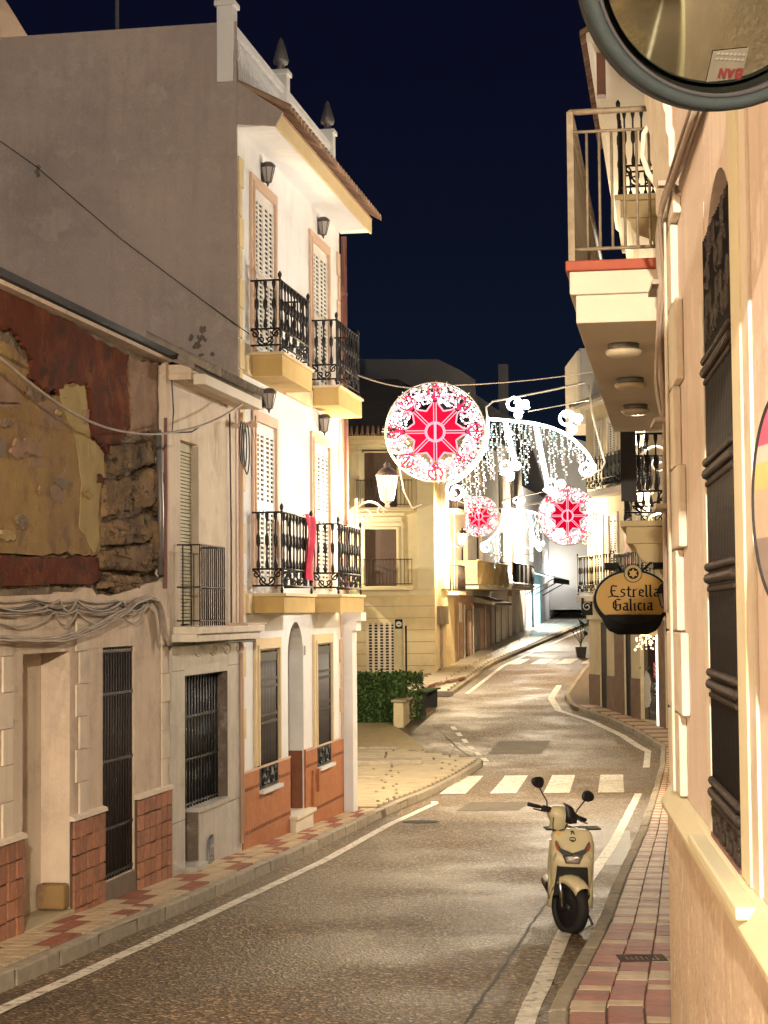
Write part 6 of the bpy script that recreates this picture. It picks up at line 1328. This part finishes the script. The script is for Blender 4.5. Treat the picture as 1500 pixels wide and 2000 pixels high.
for k, (dx, hz, ln, tw) in enumerate([(-0.42, 1.05, 0.5, .1), (-0.22, 1.2, 0.55, .3), (-0.05, 1.45, 0.6, -.2), (0.15, 1.3, 0.6, .2), (0.42, 1.55, 0.6, -.1), (0.28, 0.95, 0.5, .3)]):
    st = [(px_ + dx * t * t * 0.7, py_ + tw * t, pz + 0.4 + (hz - 0.45) * t) for t in (0, .35, .7, 1)]
    MB().tube(st, 0.016, 5).build('stem', 'plant_leaf', pp)
    P = []; 
    for i in range(7):
        t = i / 6; wd = 0.115 * math.sin(PI * min(1, t * 0.92 + 0.06)); c = (st[-1][0] + dx * ln * t * 0.9, st[-1][1] + tw * t * 0.3, st[-1][2] + ln * (t * 0.75 - 0.45 * t * t))
        P += [(c[0] - wd * 0.8, c[1] - 0.05, c[2] + wd * 0.75), (c[0], c[1], c[2] - 0.01), (c[0] + wd * 0.8, c[1] + 0.05, c[2] - wd * 0.4)]
    MB().sheet(P, 3).build('leaf', 'plant_leaf', pp)
# ================================================================== lit street lanterns
def street_lantern(fr, u, o, w_, label, power, o_wall=0.0, s=1.0, du=0.0, col=(1.0, 0.78, 0.50)):
    """wrought bracket on a wall carrying a four-sided glowing lantern"""
    r = thing('street_lantern', label, 'lantern', fr.pt(u, o_wall, w_ - 0.6), 'lit street lanterns')
    MB(fr).box(u + du - 0.05, u + du + 0.05, o_wall + 0.001, o_wall + 0.03, w_ - 0.75, w_ - 0.2).build('wall_plate', 'quoin_cream', r)
    mb = MB(fr); mb.tube([(u + du * (1 - t), o_wall + 0.02 + (o - o_wall - 0.02) * t, w_ - 0.36 + 0.10 * math.sin(PI * 1.2 * t)) for t in [k / 10 for k in range(11)]], 0.02, 6)
    mb.tube([(u + du, o_wall + 0.17 + x, w_ - 0.52 + z) for x, z in spiral((0, 0), 0.13, 1.2, 16, -1, PI / 2)], 0.014, 5)
    mb.tube([(u, o - 0.10 + x, w_ - 0.42 + z) for x, z in spiral((0, 0), 0.08, 1.2, 14, 1, PI / 2)], 0.012, 5)
    mb.build('bracket', 'quoin_cream', r, True)
    MB(fr).lathe((u, o, w_ - 0.36), [(0.02, 0), (0.05, 0.02), (0.03, 0.06), (0.07, 0.10), (0.10 * s, 0.12)], 8).build('cup', 'quoin_cream', r, True)
    MB(fr).lathe((u, o, w_ - 0.24), [(0.11 * s, 0), (0.185 * s, 0.40 * s)], 6).build('glass', 'lantern_glass', r)
    mb = MB(fr)
    for k in range(6): a = 2 * PI * k / 6; mb.bar((u + 0.112 * s * math.cos(a), o + 0.112 * s * math.sin(a), w_ - 0.24), (u + 0.19 * s * math.cos(a), o + 0.19 * s * math.sin(a), w_ - 0.24 + 0.40 * s), 0.008, 4)
    mb.build('glazing_bars', 'lantern_metal', r)
    MB(fr).ball((u, o, w_ + 0.06), 0.055, 10, 6, (1, 1, 1.3)).build('bulb', 'bulb_glow', r, True)
    ld = bpy.data.lights.new('lamp', 'POINT'); ld.energy = power * LAMP; ld.color = col; ld.shadow_soft_size = 0.06
    lo = bpy.data.objects.new('lamp', ld); COL.objects.link(lo); lo.parent = r; lo.location = fr.pt(u, o, w_ - 0.10) - Vector(r.location)
    MB(fr).lathe((u, o, w_ - 0.24), [(0.20 * s, 0.405 * s), (0.20 * s, 0.43 * s), (0.12 * s, 0.52 * s), (0.05, 0.56 * s), (0.06, 0.60 * s), (0.02, 0.64 * s), (0.0, 0.70 * s)], 8).build('hood', 'lantern_metal', r, True)
    return r
WARM = (1.0, 0.76, 0.44)
street_lantern(LF, 6.95, 0.72, 5.02, 'glowing yellow street lantern on a scrolled bracket at the white house corner', 250, 0.17, col=WARM)
street_lantern(R2, 25.2, 0.50, 5.45, 'bright street lantern glowing behind the iron balcony on the right', 230, col=(1.0, 0.95, 0.92))
street_lantern(ROW, 1.0, 0.9, 5.75, 'small glowing street lantern beside the smallest light ball', 900)
street_lantern(BF, 6.9, 0.95, 5.65, 'glowing street lantern beside the light ball before the bar', 320)
street_lantern(LF, -12.2, 0.80, 5.0, 'street lantern on the peeling house front nearest the viewer', 90)
street_lantern(R1, -3.0, 0.80, 5.6, 'street lantern on the pink house front behind the viewer', 3500, col=(1.0, 0.87, 0.70))
street_lantern(R2, 38.0, 0.60, 5.2, 'lantern added on the plain house behind the lower iron balcony to light the crossing', 800, col=(1.0, 0.88, 0.70))  # added lamp: brightens the crossing, hedge and bar
street_lantern(ROW, 22.5, 0.9, 6.4, 'lantern added on the pale arch house behind the small scroll arch to light the row', 1500, col=(1.0, 0.88, 0.72))  # added lamp: lifts the dim ground floors of the far row
street_lantern(FR, 0.6, 0.9, 5.6, 'unseen lantern added on the ochre house front past the white house corner', 420, col=(1.0, 0.86, 0.64))  # added out of sight to light the ochre front, hedge and square
SW = F(tuple(LF.pt(6.62, -0.3, 0))[:2], (-0.9845, 0.1753), 'L')
street_lantern(SW, 2.4, 0.9, 5.2, 'unseen lantern added on the side wall of the white house to light the square', 1000, col=(1.0, 0.84, 0.58))  # added behind the white house to brighten the square and bar front
# ================================================================== Christmas lights over the street
def light_ball(c, RB, label, seed, dens=1.0):
    r = thing('light_ball', label, 'christmas light', (c[0], c[1], c[2] - RB), 'round christmas lights'); f = F((c[0], c[1]), (1, 0), 'L'); rn = random.Random(seed)
    pol = lambda rad, a, o=0.0: (rad * math.cos(a), o, c[2] + rad * math.sin(a))
    MB(f).tube([pol(RB, 2 * PI * k / 48) for k in range(48)], 0.016, 6, True).tube([pol(RB * 0.97, 2 * PI * k / 48, -0.12) for k in range(48)], 0.012, 5, True).build('hoop', 'steel_frame', r, True)
    seg = MB(f); n = 8; ri, ro = 0.20 * RB, 0.60 * RB
    pts = []
    for k in range(n):
        a = PI / 2 + 2 * PI * k / n; pts += [(ro * math.cos(a), c[2] + ro * math.sin(a)), (ro * 0.74 * math.cos(a + PI / n), c[2] + ro * 0.74 * math.sin(a + PI / n))]
    seg.prism(pts, -0.02, -0.012); seg.build('red_star', 'red_film', r)
    mb = MB(f)
    for k in range(n):
        a = PI / 2 + 2 * PI * k / n
        for d in (-0.022, 0.022):
            p0, p1 = pol(ri, a), pol(ro * 1.0, a); t = (-math.sin(a) * d, 0, math.cos(a) * d); mb.bar(tuple(p0[i] + t[i] for i in range(3)), tuple(p1[i] + t[i] for i in range(3)), 0.008 * RB / 0.85, 4)
    for rad in (ri, ri * 0.86): mb.tube([pol(rad, 2 * PI * k / 24, 0.0) for k in range(24)], 0.010 * RB / 0.85, 4, True)
    mb.bar(pol(ri, PI / 2, 0.02), pol(ri, -PI / 2, 0.02), 0.022 * RB / 0.85, 4)
    mb.build('spokes', 'led_pink', r)
    mb = MB(f); mr_ = MB(f)
    for k in range(n):          # petals between the spokes, fleurs at their tips
        a = PI / 2 + 2 * PI * (k + 0.5) / n
        for s_ in (-1, 1):
            mb.tube([pol(RB * (0.45 + 0.36 * t), a + s_ * 0.30 * math.sin(PI * t) * (1.15 - 0.3 * t), 0.02) for t in [i / 9 for i in range(10)]], 0.013 * RB / 0.85, 4)
        b = PI / 2 + 2 * PI * k / n
        for s_ in (-1, 0, 1): mr_.tube([pol(RB * (0.64 + 0.30 * t), b + s_ * 0.17 * math.sin(PI * t * 0.8), 0.03) for t in [i / 6 for i in range(7)]], 0.014 * RB / 0.85, 4)
    mb.build('petals', 'led_pink', r); mr_.build('fleurs', 'led_red', r)
    groups = {'led_bulb': MB(f), 'led_pink': MB(f), 'led_red': MB(f), 'led_cool': MB(f)}
    for k in range(int(1450 * dens)):
        a = rn.uniform(0, 2 * PI); rad = RB * math.sqrt(rn.uniform(0.34, 0.95)); near = abs(((a - PI / 2) / (2 * PI / n) + 0.5) % 1 - 0.5)
        if rad < RB * 0.66 and near < 0.13: continue
        q = rn.random(); m_ = 'led_red' if (near < 0.14 and q < 0.5) else ('led_pink' if q < 0.34 else ('led_cool' if q > 0.93 else 'led_bulb'))
        groups[m_].octa(pol(rad, a, rn.uniform(-0.1, 0.06)), RB * rn.uniform(0.011, 0.029))
    for m_, b in groups.items(): b.build('bulbs', m_, r, kind='stuff')
    tn = MB(f)
    for k in range(int(260 * dens)):
        a = rn.uniform(0, 2 * PI); rad = RB * math.sqrt(rn.uniform(0.45, 0.93)); p = Vector(pol(rad, a, rn.uniform(-0.1, 0.0))); L_ = RB * rn.uniform(0.05, 0.12); q = rn.choice((0, PI / 2)) + a
        tn.bar(tuple(p), tuple(p + Vector((math.cos(q) * L_, rn.uniform(-.03, .03), math.sin(q) * L_))), RB * 0.009, 4)
    tn.build('tinsel', 'frosted', r, kind='stuff')
    return r
light_ball((0.90, 31, 6.04), 0.865, 'largest round light ball with a red star, left of the scroll arch', 3)
light_ball((3.97, 75, 6.92), 0.86, 'smallest round light ball with a red star, far down the street', 5, 0.5)
light_ball((5.33, 52, 5.68), 0.86, 'round red and white light ball on the right, before the bar', 8, 0.7)
def scroll_arch(label, seed, T):
    """LED scroll arch drawn in metres on a 2.65 x 2 m plan; T maps (x, z) to a facade point"""
    rn = random.Random(seed); f, cx, cz, k_ = T
    p = lambda x, z, o=0.0: (cx + x * k_, o, cz + z * k_)
    r = thing('scroll_arch', label, 'christmas light', f.pt(cx, 0, cz - 1.2 * k_), 'scroll arches of white light')
    def curve(pts, n=20):    # Catmull-Rom
        P = [pts[0]] + pts + [pts[-1]]; out = []
        for i in range(1, len(P) - 2):
            for j in range(n // (len(pts) - 1) + 1):
                t = j / (n // (len(pts) - 1) + 1); a, b, c, d = P[i - 1], P[i], P[i + 1], P[i + 2]
                out.append(tuple(0.5 * (2 * b[q] + (c[q] - a[q]) * t + (2 * a[q] - 5 * b[q] + 4 * c[q] - d[q]) * t * t + (3 * b[q] - a[q] - 3 * c[q] + d[q]) * t ** 3) for q in (0, 1)))
        return out + [pts[-1]]
    tb = MB(f); R_ = 0.031 * k_
    left = curve([(-0.60, 0.68), (-0.63, 0.25), (-0.80, -0.10), (-1.10, -0.38), (-1.32, -0.48)], 24) + spiral((-1.17, -0.60), 0.17, 1.4, 20, 1, 2.4, 0.2)
    right = curve([(-0.62, 0.66), (-0.2, 0.62), (0.3, 0.55), (0.75, 0.38), (1.08, 0.08), (1.22, -0.16)], 26) + spiral((1.10, -0.22), 0.15, 1.4, 20, -1, 0.4, 0.2)
    for q in (left, right): tb.tube([p(x, z) for x, z in q], R_, 6)
    for x0, z0, x1, z1 in ((-0.30, 0.62, -0.12, -0.20), (0.23, 0.55, 0.42, -0.48)):
        for d in (-0.018, 0.018): tb.bar(p(x0 + d, z0), p(x1 + d, z1), R_ * 0.8, 5)
    for (x, z, s_) in ((-0.12, 0.88, 1.1), (0.80, 0.62, 1.1), (-0.28, -0.20, 1.0), (0.50, -0.52, 1.0)):
        for dx, dz, rr in ((-0.03, 0.02, 0.135), (0.16, 0.03, 0.07), (0.05, -0.14, 0.07)):
            tb.tube([p(x + dx * s_ + a, z + dz * s_ + b) for a, b in spiral((0, 0), rr * s_, 1.3, 16, 1 if dx < 0.1 else -1, rn.uniform(0, 6), 0.35)], R_ * 0.9, 5)
    tb.build('light_rope', 'led_white', r, True)
    fr_ = MB(f); fr_.tube([p(x, z) for x, z in ((-0.60, 0.62), (-0.63, 0.86), (-0.52, 0.96), (0.5, 1.15), (1.08, 1.28), (1.16, 1.22), (1.22, 0.7), (1.38, 0.05), (1.42, -0.12), (1.36, -0.24), (1.02, -0.42))], 0.02, 6)
    fr_.tube([p(x, z) for x, z in ((0.1, 0.78), (1.2, 0.98))], 0.010, 5); fr_.tube([p(x, z) for x, z in curve([(-1.34, -0.55), (-1.1, -0.78), (-0.6, -0.9), (0.0, -0.86), (0.55, -0.78)], 16)], 0.011, 5); fr_.bar(p(0.45, 0.05), p(1.0, 0.14), 0.008, 5)
    fr_.build('frame', 'steel_frame', r, True)
    st = MB(f); bu = MB(f); bw_ = MB(f)
    topz = lambda x: float(np.interp(x, [-1.2, -0.8, -0.6, -0.2, 0.3, 0.75, 1.1], [-0.45, -0.1, 0.6, 0.6, 0.52, 0.36, 0.02]))
    for i in range(34):
        x = -1.05 + 2.15 * (i + rn.uniform(-.3, .3)) / 33; z = topz(x) - 0.03; L_ = rn.uniform(0.25, 1.15) if x < 0.7 else rn.uniform(0.2, 0.5)
        st.bar(p(x, z, rn.uniform(-.03, .03)), p(x + 0.04, z - L_), 0.004, 4)
        for j in range(int(L_ / 0.045)):
            (bu if rn.random() < 0.6 else bw_).octa(p(x + 0.04 * j * 0.045 / L_ + rn.uniform(-.035, .035), z - j * 0.045, rn.uniform(-.05, .05)), rn.uniform(0.010, 0.021) * k_)
    st.build('strings', 'frosted', r, kind='stuff'); bu.build('bulbs', 'led_cool', r, kind='stuff'); bw_.build('bulbs', 'led_bulb', r, kind='stuff')
    return r
AF = F((0, 31), (1, 0), 'L'); AF2 = F((0, 57), (1, 0), 'L')
scroll_arch('large white scroll arch of light ropes and icicle strings over the street', 2, (AF, 2.42, 5.60, 1.0))
scroll_arch('small farther scroll arch of light ropes hanging beneath the large one', 6, (AF2, 4.38, 5.55, 0.98))
wr = thing('span_wire', 'pale wire spanning the street that carries the large lights', 'wire', (1.5, 31, 6.5))
q0 = LF.pt(5.9, 0.44, 6.75); q1 = Vector((1.2, 31.0, 6.85)); q2 = Vector((5.0, 31.2, 7.35))
MB().tube([tuple(q0 + (q1 - q0) * t - Vector((0, 0, 0.12 * 4 * t * (1 - t)))) for t in [k / 8 for k in range(9)]], 0.012, 5).build('wire', 'cable_grey', wr)
MB().tube([tuple(q1 + (q2 - q1) * t - Vector((0, 0, 0.10 * 4 * t * (1 - t)))) for t in [k / 8 for k in range(9)]], 0.009, 5).build('wire', 'cable_grey', wr)
lw = MB().tube([(0.25, 31, 5.55), (0.35, 31, 5.0), (0.5, 31.5, 4.75), (0.7, 33, 4.9)], 0.012, 5).build('feed_cable', 'cable_grey'); tag(lw, 'pale feed cable drooping below the largest light ball', 'cable')
# ================================================================== parked scooter
SX, SY = 1.69, 17.0
sz = g(SY)
sct = thing('motor_scooter', 'cream motor scooter parked on its stand facing down the right kerb', 'scooter', (SX, SY, sz))
YAW = R(-3.5); LEAN = R(2.5)
MT = Matrix.Translation((SX, SY, sz)) @ Matrix.Scale(0.96, 4) @ Matrix.Rotation(YAW, 4, 'Z') @ Matrix.Rotation(LEAN, 4, 'Y')
class SFr:      # scooter frame: u = image right, o = towards the viewer (front), w = up
    s = 1
    def __init__(s, m): s.m = m
    def pt(s, u, o, w): return (s.m @ Vector((u, -o, w)))
class SFm(SFr): s = -1
SC = SFm(MT); STEER = SFm(MT @ Matrix.Translation((0.0, -0.62, 0.0)) @ Matrix.Rotation(R(33), 4, 'Z') @ Matrix.Translation((0.0, 0.62, 0.0)))
HB = SFm(STEER.m @ Matrix.Translation((0, -0.36, 1.0)) @ Matrix.Rotation(R(14), 4, 'Y') @ Matrix.Translation((0, 0.36, -1.0)))
def loft(fr, secs, closed=True):
    mb = MB(fr); n = len(secs[0]); ks = [mb.pts(s) for s in secs]
    for i, j in zip(ks, ks[1:]):
        for q in range(n): mb.face(i + q, i + (q + 1) % n, j + (q + 1) % n, j + q)
    if closed: mb.face(*[ks[0] + q for q in range(n)][::-1]); mb.face(*[ks[-1] + q for q in range(n)])
    return mb
def ringsec(w_, hw, of, ob_, n=16, p=2.6, uo=0.0):    # superellipse plan section
    out = []
    for k in range(n):
        a = 2 * PI * k / n; c, s_ = math.cos(a), math.sin(a)
        out.append((uo + hw * abs(c) ** (2 / p) * (1 if c > 0 else -1), (of + ob_) / 2 + (of - ob_) / 2 * abs(s_) ** (2 / p) * (1 if s_ > 0 else -1), w_))
    return out
# front wheel, turned with the steering
def wheel(fr, oc, wr, wd, par_name):
    mb = MB(fr); n = 32; prof = [(wr - 0.075, wd * 0.42), (wr - 0.04, wd * 0.5), (wr - 0.012, wd * 0.36), (wr, wd * 0.1), (wr, -wd * 0.1), (wr - 0.012, -wd * 0.36), (wr - 0.04, -wd * 0.5), (wr - 0.075, -wd * 0.42)]
    ks = [mb.pts([(d, oc + r * math.cos(2 * PI * q / n), wr + r * math.sin(2 * PI * q / n)) for q in range(n)]) for r, d in prof]
    for i, j in zip(ks, ks[1:] + ks[:1]):
        for q in range(n): mb.face(i + q, i + (q + 1) % n, j + (q + 1) % n, j + q)
    w_ = bpy.data.objects.new('wheel', None); COL.objects.link(w_); w_.parent = sct
    mb.build('tyre', 'rubber', w_, True)
    mb = MB(fr); mb.lathe((0, oc, wr), [(wr - 0.072, -0.035), (wr - 0.066, -0.03), (wr - 0.066, 0.03), (wr - 0.072, 0.035), (wr - 0.09, 0.03), (wr - 0.09, -0.03)], 28, 0)
    for k in range(5):
        a = 2 * PI * k / 5; mb.bar((0, oc + 0.03 * math.cos(a), wr + 0.03 * math.sin(a)), (0, oc + (wr - 0.08) * math.cos(a), wr + (wr - 0.08) * math.sin(a)), 0.018, 5)
    mb.lathe((0, oc, wr), [(0.04, -0.05), (0.05, -0.02), (0.05, 0.02), (0.04, 0.05)], 12, 0)
    mb.build('rim', 'scooter_black', w_, True)
    mb = MB(fr); mb.lathe((0.045, oc, wr), [(0.10, 0), (0.10, 0.006)], 24, 0); mb.build('brake_disc', 'zinc', w_)
    return w_
wheel(STEER, 0.60, 0.255, 0.12, 'front'); wheel(SC, -0.66, 0.255, 0.125, 'rear')
MB(STEER).bar((-0.085, 0.60, 0.25), (-0.075, 0.50, 0.64), 0.021, 8).bar((0.085, 0.60, 0.25), (0.075, 0.50, 0.64), 0.021, 8).build('fork', 'chrome', sct, True)
MB(STEER).bar((-0.11, 0.60, 0.255), (0.11, 0.60, 0.255), 0.02, 8).build('axle', 'scooter_black', sct)
# front mudguard
secs = []
for k in range(11):
    a = R(42 + 118 * k / 10); r = 0.285; o, w_ = 0.60 + r * math.cos(a), 0.255 + r * math.sin(a); wd = 0.070 + 0.02 * math.sin(PI * k / 10); tip = 0.05 if k in (0, 10) else 0.0
    secs.append([(-wd, o - 0.03 * math.cos(a), w_ - 0.05), (-wd * 0.95, o, w_ - 0.01), (-wd * 0.5, o + 0.012 * math.cos(a), w_ + 0.014), (0, o + 0.016 * math.cos(a), w_ + 0.018), (wd * 0.5, o + 0.012 * math.cos(a), w_ + 0.014), (wd * 0.95, o, w_ - 0.01), (wd, o - 0.03 * math.cos(a), w_ - 0.05)])
mb = MB(STEER); mb.sheet([p for s_ in secs for p in s_], 7); fo = mb.build('mudguard', 'scooter_paint', sct, True)
fo.modifiers.new('s', 'SOLIDIFY').thickness = 0.008
# front shield, lofted; inner wheel arch is dark
sh_ = [ringsec(w_, hw, of, ob_, 20, 2.8) for w_, hw, of, ob_ in ((0.36, 0.150, 0.46, 0.26), (0.42, 0.190, 0.50, 0.26), (0.50, 0.200, 0.52, 0.27), (0.60, 0.205, 0.57, 0.28), (0.68, 0.207, 0.62, 0.29), (0.74, 0.208, 0.60, 0.30), (0.84, 0.205, 0.52, 0.31), (0.92, 0.190, 0.46, 0.32), (0.955, 0.165, 0.43, 0.33), (0.97, 0.12, 0.41, 0.345))]
loft(SC, sh_).build('front_shield', 'scooter_paint', sct, True)
MB(SC).hexa([(-0.165, 0.44, 0.30), (0.165, 0.44, 0.30), (0.17, 0.56, 0.36), (-0.17, 0.56, 0.36), (-0.13, 0.44, 0.64), (0.13, 0.44, 0.64), (0.145, 0.618, 0.635), (-0.145, 0.618, 0.635)]).build('wheel_arch', 'scooter_black', sct)
for s_ in (-1, 1):
    loft(SC, [[(s_ * (0.205 + a), o, w_) for a, o in ((0, 0.40), (0.012, 0.34), (0.0, 0.27), (-0.06, 0.27), (-0.07, 0.36), (-0.05, 0.42))] for w_ in (0.22, 0.40, 0.62, 0.85)]).build('leg_shield', 'scooter_paint', sct, True)
# headlamp, dark surround, indicators
MB(SC).prism([(-0.165, 0.86), (-0.15, 0.80), (-0.085, 0.735), (-0.07, 0.68), (0.07, 0.68), (0.085, 0.735), (0.15, 0.80), (0.165, 0.86), (0.15, 0.865), (0.11, 0.80), (0.0, 0.765), (-0.11, 0.80), (-0.15, 0.865)], 0.50, 0.605).build('lamp_surround', 'scooter_black', sct)
loft(SC, [[(-0.10, 0.56, 0.748), (-0.065, 0.56, 0.668), (0.065, 0.56, 0.668), (0.10, 0.56, 0.748), (0.0, 0.56, 0.766)], [(-0.098, 0.622, 0.745), (-0.066, 0.630, 0.67), (0.066, 0.630, 0.67), (0.098, 0.622, 0.745), (0.0, 0.616, 0.758)], [(-0.07, 0.640, 0.732), (-0.05, 0.642, 0.685), (0.05, 0.642, 0.685), (0.07, 0.640, 0.732), (0.0, 0.638, 0.742)]]).build('headlight', 'headlight', sct)
for s_ in (-1, 1):
    MB(SC).prism([(s_ * 0.155, 0.865), (s_ * 0.168, 0.84), (s_ * 0.15, 0.795), (s_ * 0.125, 0.785), (s_ * 0.135, 0.83)], 0.52, 0.611).build('indicator', 'amber', sct)
    MB(SC).prism([(s_ * 0.19, 0.70), (s_ * 0.16, 0.76), (s_ * 0.10, 0.645), (s_ * 0.13, 0.64)], 0.50, 0.575).build('air_fin', 'scooter_grey', sct)
# small emblem and badge on the shield, round sticker
mb = MB(SC)
for a, b in (((-0.02, 0.945), (0.0, 0.955)), ((0.0, 0.955), (0.014, 0.94)), ((0.0, 0.95), (-0.014, 0.925)), ((0.006, 0.94), (0.02, 0.925))): mb.bar((a[0], 0.463 - (a[1] - 0.92) * 0.8, a[1]), (b[0], 0.463 - (b[1] - 0.92) * 0.8, b[1]), 0.006, 4)
mb.tube([(0.028 * math.cos(t), 0.512 - 0.55 * 0.018 * math.sin(t), 0.885 + 0.018 * math.sin(t)) for t in [2 * PI * k / 14 for k in range(14)]], 0.004, 4, True); mb.box(-0.016, 0.016, 0.497, 0.508, 0.872, 0.879)
mb.build('emblem', 'scooter_black', sct)
MB(SC).lathe((-0.135, 0.452, 0.935), [(0.026, 0.0), (0.026, 0.012)], 14, 1).build('round_sticker', 'sign_yellow', sct)
# handlebar cowl, screen, bars, levers, mirrors (turned with the steering)
loft(HB, [ringsec(0.955, 0.085, 0.43, 0.29, 14), ringsec(1.01, 0.075, 0.42, 0.30, 14), ringsec(1.06, 0.12, 0.47, 0.27, 14), ringsec(1.11, 0.15, 0.47, 0.26, 14), ringsec(1.16, 0.11, 0.44, 0.28, 14), ringsec(1.185, 0.05, 0.40, 0.31, 14)]).build('handlebar_cowl', 'scooter_paint', sct, True)
loft(HB, [[(0.0, 0.470, 1.04), (0.055, 0.478, 1.035), (0.14, 0.462, 1.06), (0.10, 0.455, 1.10)], [(-0.02, 0.484, 1.10), (0.05, 0.492, 1.10), (0.125, 0.47, 1.11), (0.09, 0.46, 1.14)], [(-0.04, 0.462, 1.19), (0.03, 0.47, 1.20), (0.07, 0.458, 1.185), (0.05, 0.45, 1.18)], [(-0.05, 0.42, 1.215), (-0.02, 0.425, 1.22), (0.02, 0.42, 1.21), (0.0, 0.41, 1.205)]]).build('screen', 'scooter_black', sct, True)
for s_ in (-1, 1):
    MB(HB).tube([(s_ * 0.10, 0.36, 1.11), (s_ * 0.20, 0.35, 1.125), (s_ * 0.34, 0.30, 1.12)], 0.013, 7).build('handlebar', 'scooter_black', sct, True)
    MB(HB).bar((s_ * 0.235, 0.34, 1.123), (s_ * 0.35, 0.297, 1.12), 0.019, 8).build('grip', 'rubber', sct, True)
    MB(HB).hexa([(s_ * 0.12, 0.34, 1.09), (s_ * 0.22, 0.33, 1.09), (s_ * 0.22, 0.38, 1.10), (s_ * 0.12, 0.40, 1.10), (s_ * 0.13, 0.34, 1.15), (s_ * 0.21, 0.33, 1.15), (s_ * 0.21, 0.37, 1.15), (s_ * 0.13, 0.38, 1.15)]).build('switch_box', 'scooter_black', sct, bevel=0.008)
    MB(HB).tube([(s_ * 0.17, 0.38, 1.11), (s_ * 0.22, 0.42, 1.09), (s_ * 0.33, 0.37, 1.09)], 0.007, 5).build('brake_lever', 'scooter_black', sct)
    MB(HB).tube([(s_ * 0.17, 0.36, 1.14), (s_ * 0.185, 0.36, 1.19), (s_ * 0.27, 0.32, 1.29), (s_ * 0.285, 0.31, 1.31)], 0.007, 6).build('mirror_stem', 'scooter_black', sct)
    loft(HB, [[(s_ * (0.30 + a * 0.075 * (0.5 + 0.5 * e)), 0.30 + 0.016 * e - d, 1.345 + b * 0.055) for a, b in [(math.cos(2 * PI * q / 14) + 0.12 * math.cos(4 * PI * q / 14), math.sin(2 * PI * q / 14)) for q in range(14)]] for e, d in ((-0.6, -0.03), (0.6, -0.02), (1.0, 0.0), (0.9, 0.012))]).build('mirror', 'scooter_black', sct, True)
MB(HB).tube([(-0.1, 0.40, 1.08), (-0.13, 0.46, 1.0), (-0.10, 0.45, 0.93), (-0.06, 0.42, 0.95)], 0.006, 5).tube([(0.06, 0.42, 1.06), (0.02, 0.46, 0.98), (-0.02, 0.43, 0.95)], 0.006, 5).build('brake_hose', 'scooter_black', sct)
# floor board, seat, rear body
MB(SC).box(-0.17, 0.17, -0.15, 0.34, 0.26, 0.33).build('floor_board', 'scooter_grey', sct, bevel=0.015)
loft(SC, [ringsec(0.30, 0.17, -0.12, -0.75, 18, 3), ringsec(0.45, 0.20, -0.10, -0.85, 18, 3), ringsec(0.62, 0.19, -0.12, -0.98, 18, 3), ringsec(0.72, 0.16, -0.15, -1.0, 18, 3)]).build('rear_body', 'scooter_paint', sct, True)
loft(SC, [ringsec(0.72, 0.15, -0.12, -0.92, 18, 3), ringsec(0.78, 0.16, -0.10, -0.94, 18, 3), ringsec(0.81, 0.14, -0.14, -0.90, 18, 3)]).build('seat', 'scooter_black', sct, True)
MB(SC).tube([(0.12, -1.02, 0.80), (0.0, -1.10, 0.83), (-0.12, -1.02, 0.80), (-0.15, -0.8, 0.76)], 0.014, 6).build('grab_rail', 'scooter_grey', sct)
MB(SC).bar((-0.15, -0.35, 0.26), (-0.19, -0.8, 0.30), 0.055, 10, 0.06).build('exhaust', 'scooter_black', sct, True)
MB(SC).bar((0.10, -0.05, 0.27), (0.24, 0.06, 0.012), 0.012, 6).build('side_stand', 'scooter_black', sct)
MB(SC).box(-0.07, 0.07, -0.75, -0.35, 0.2, 0.45).build('engine', 'zinc', sct, bevel=0.02)
# ================================================================== street behind the viewer (fills the mirrors, closes the street)
hb = thing('cream_house', 'plain cream house adjoining the near side of the peeling house', 'house', LF.pt(-22, 0, 0.6))
MB(LF).box(-40, -14.02, -6, 0, -1, 7.6).build('wall', 'plaster_cream', hb)
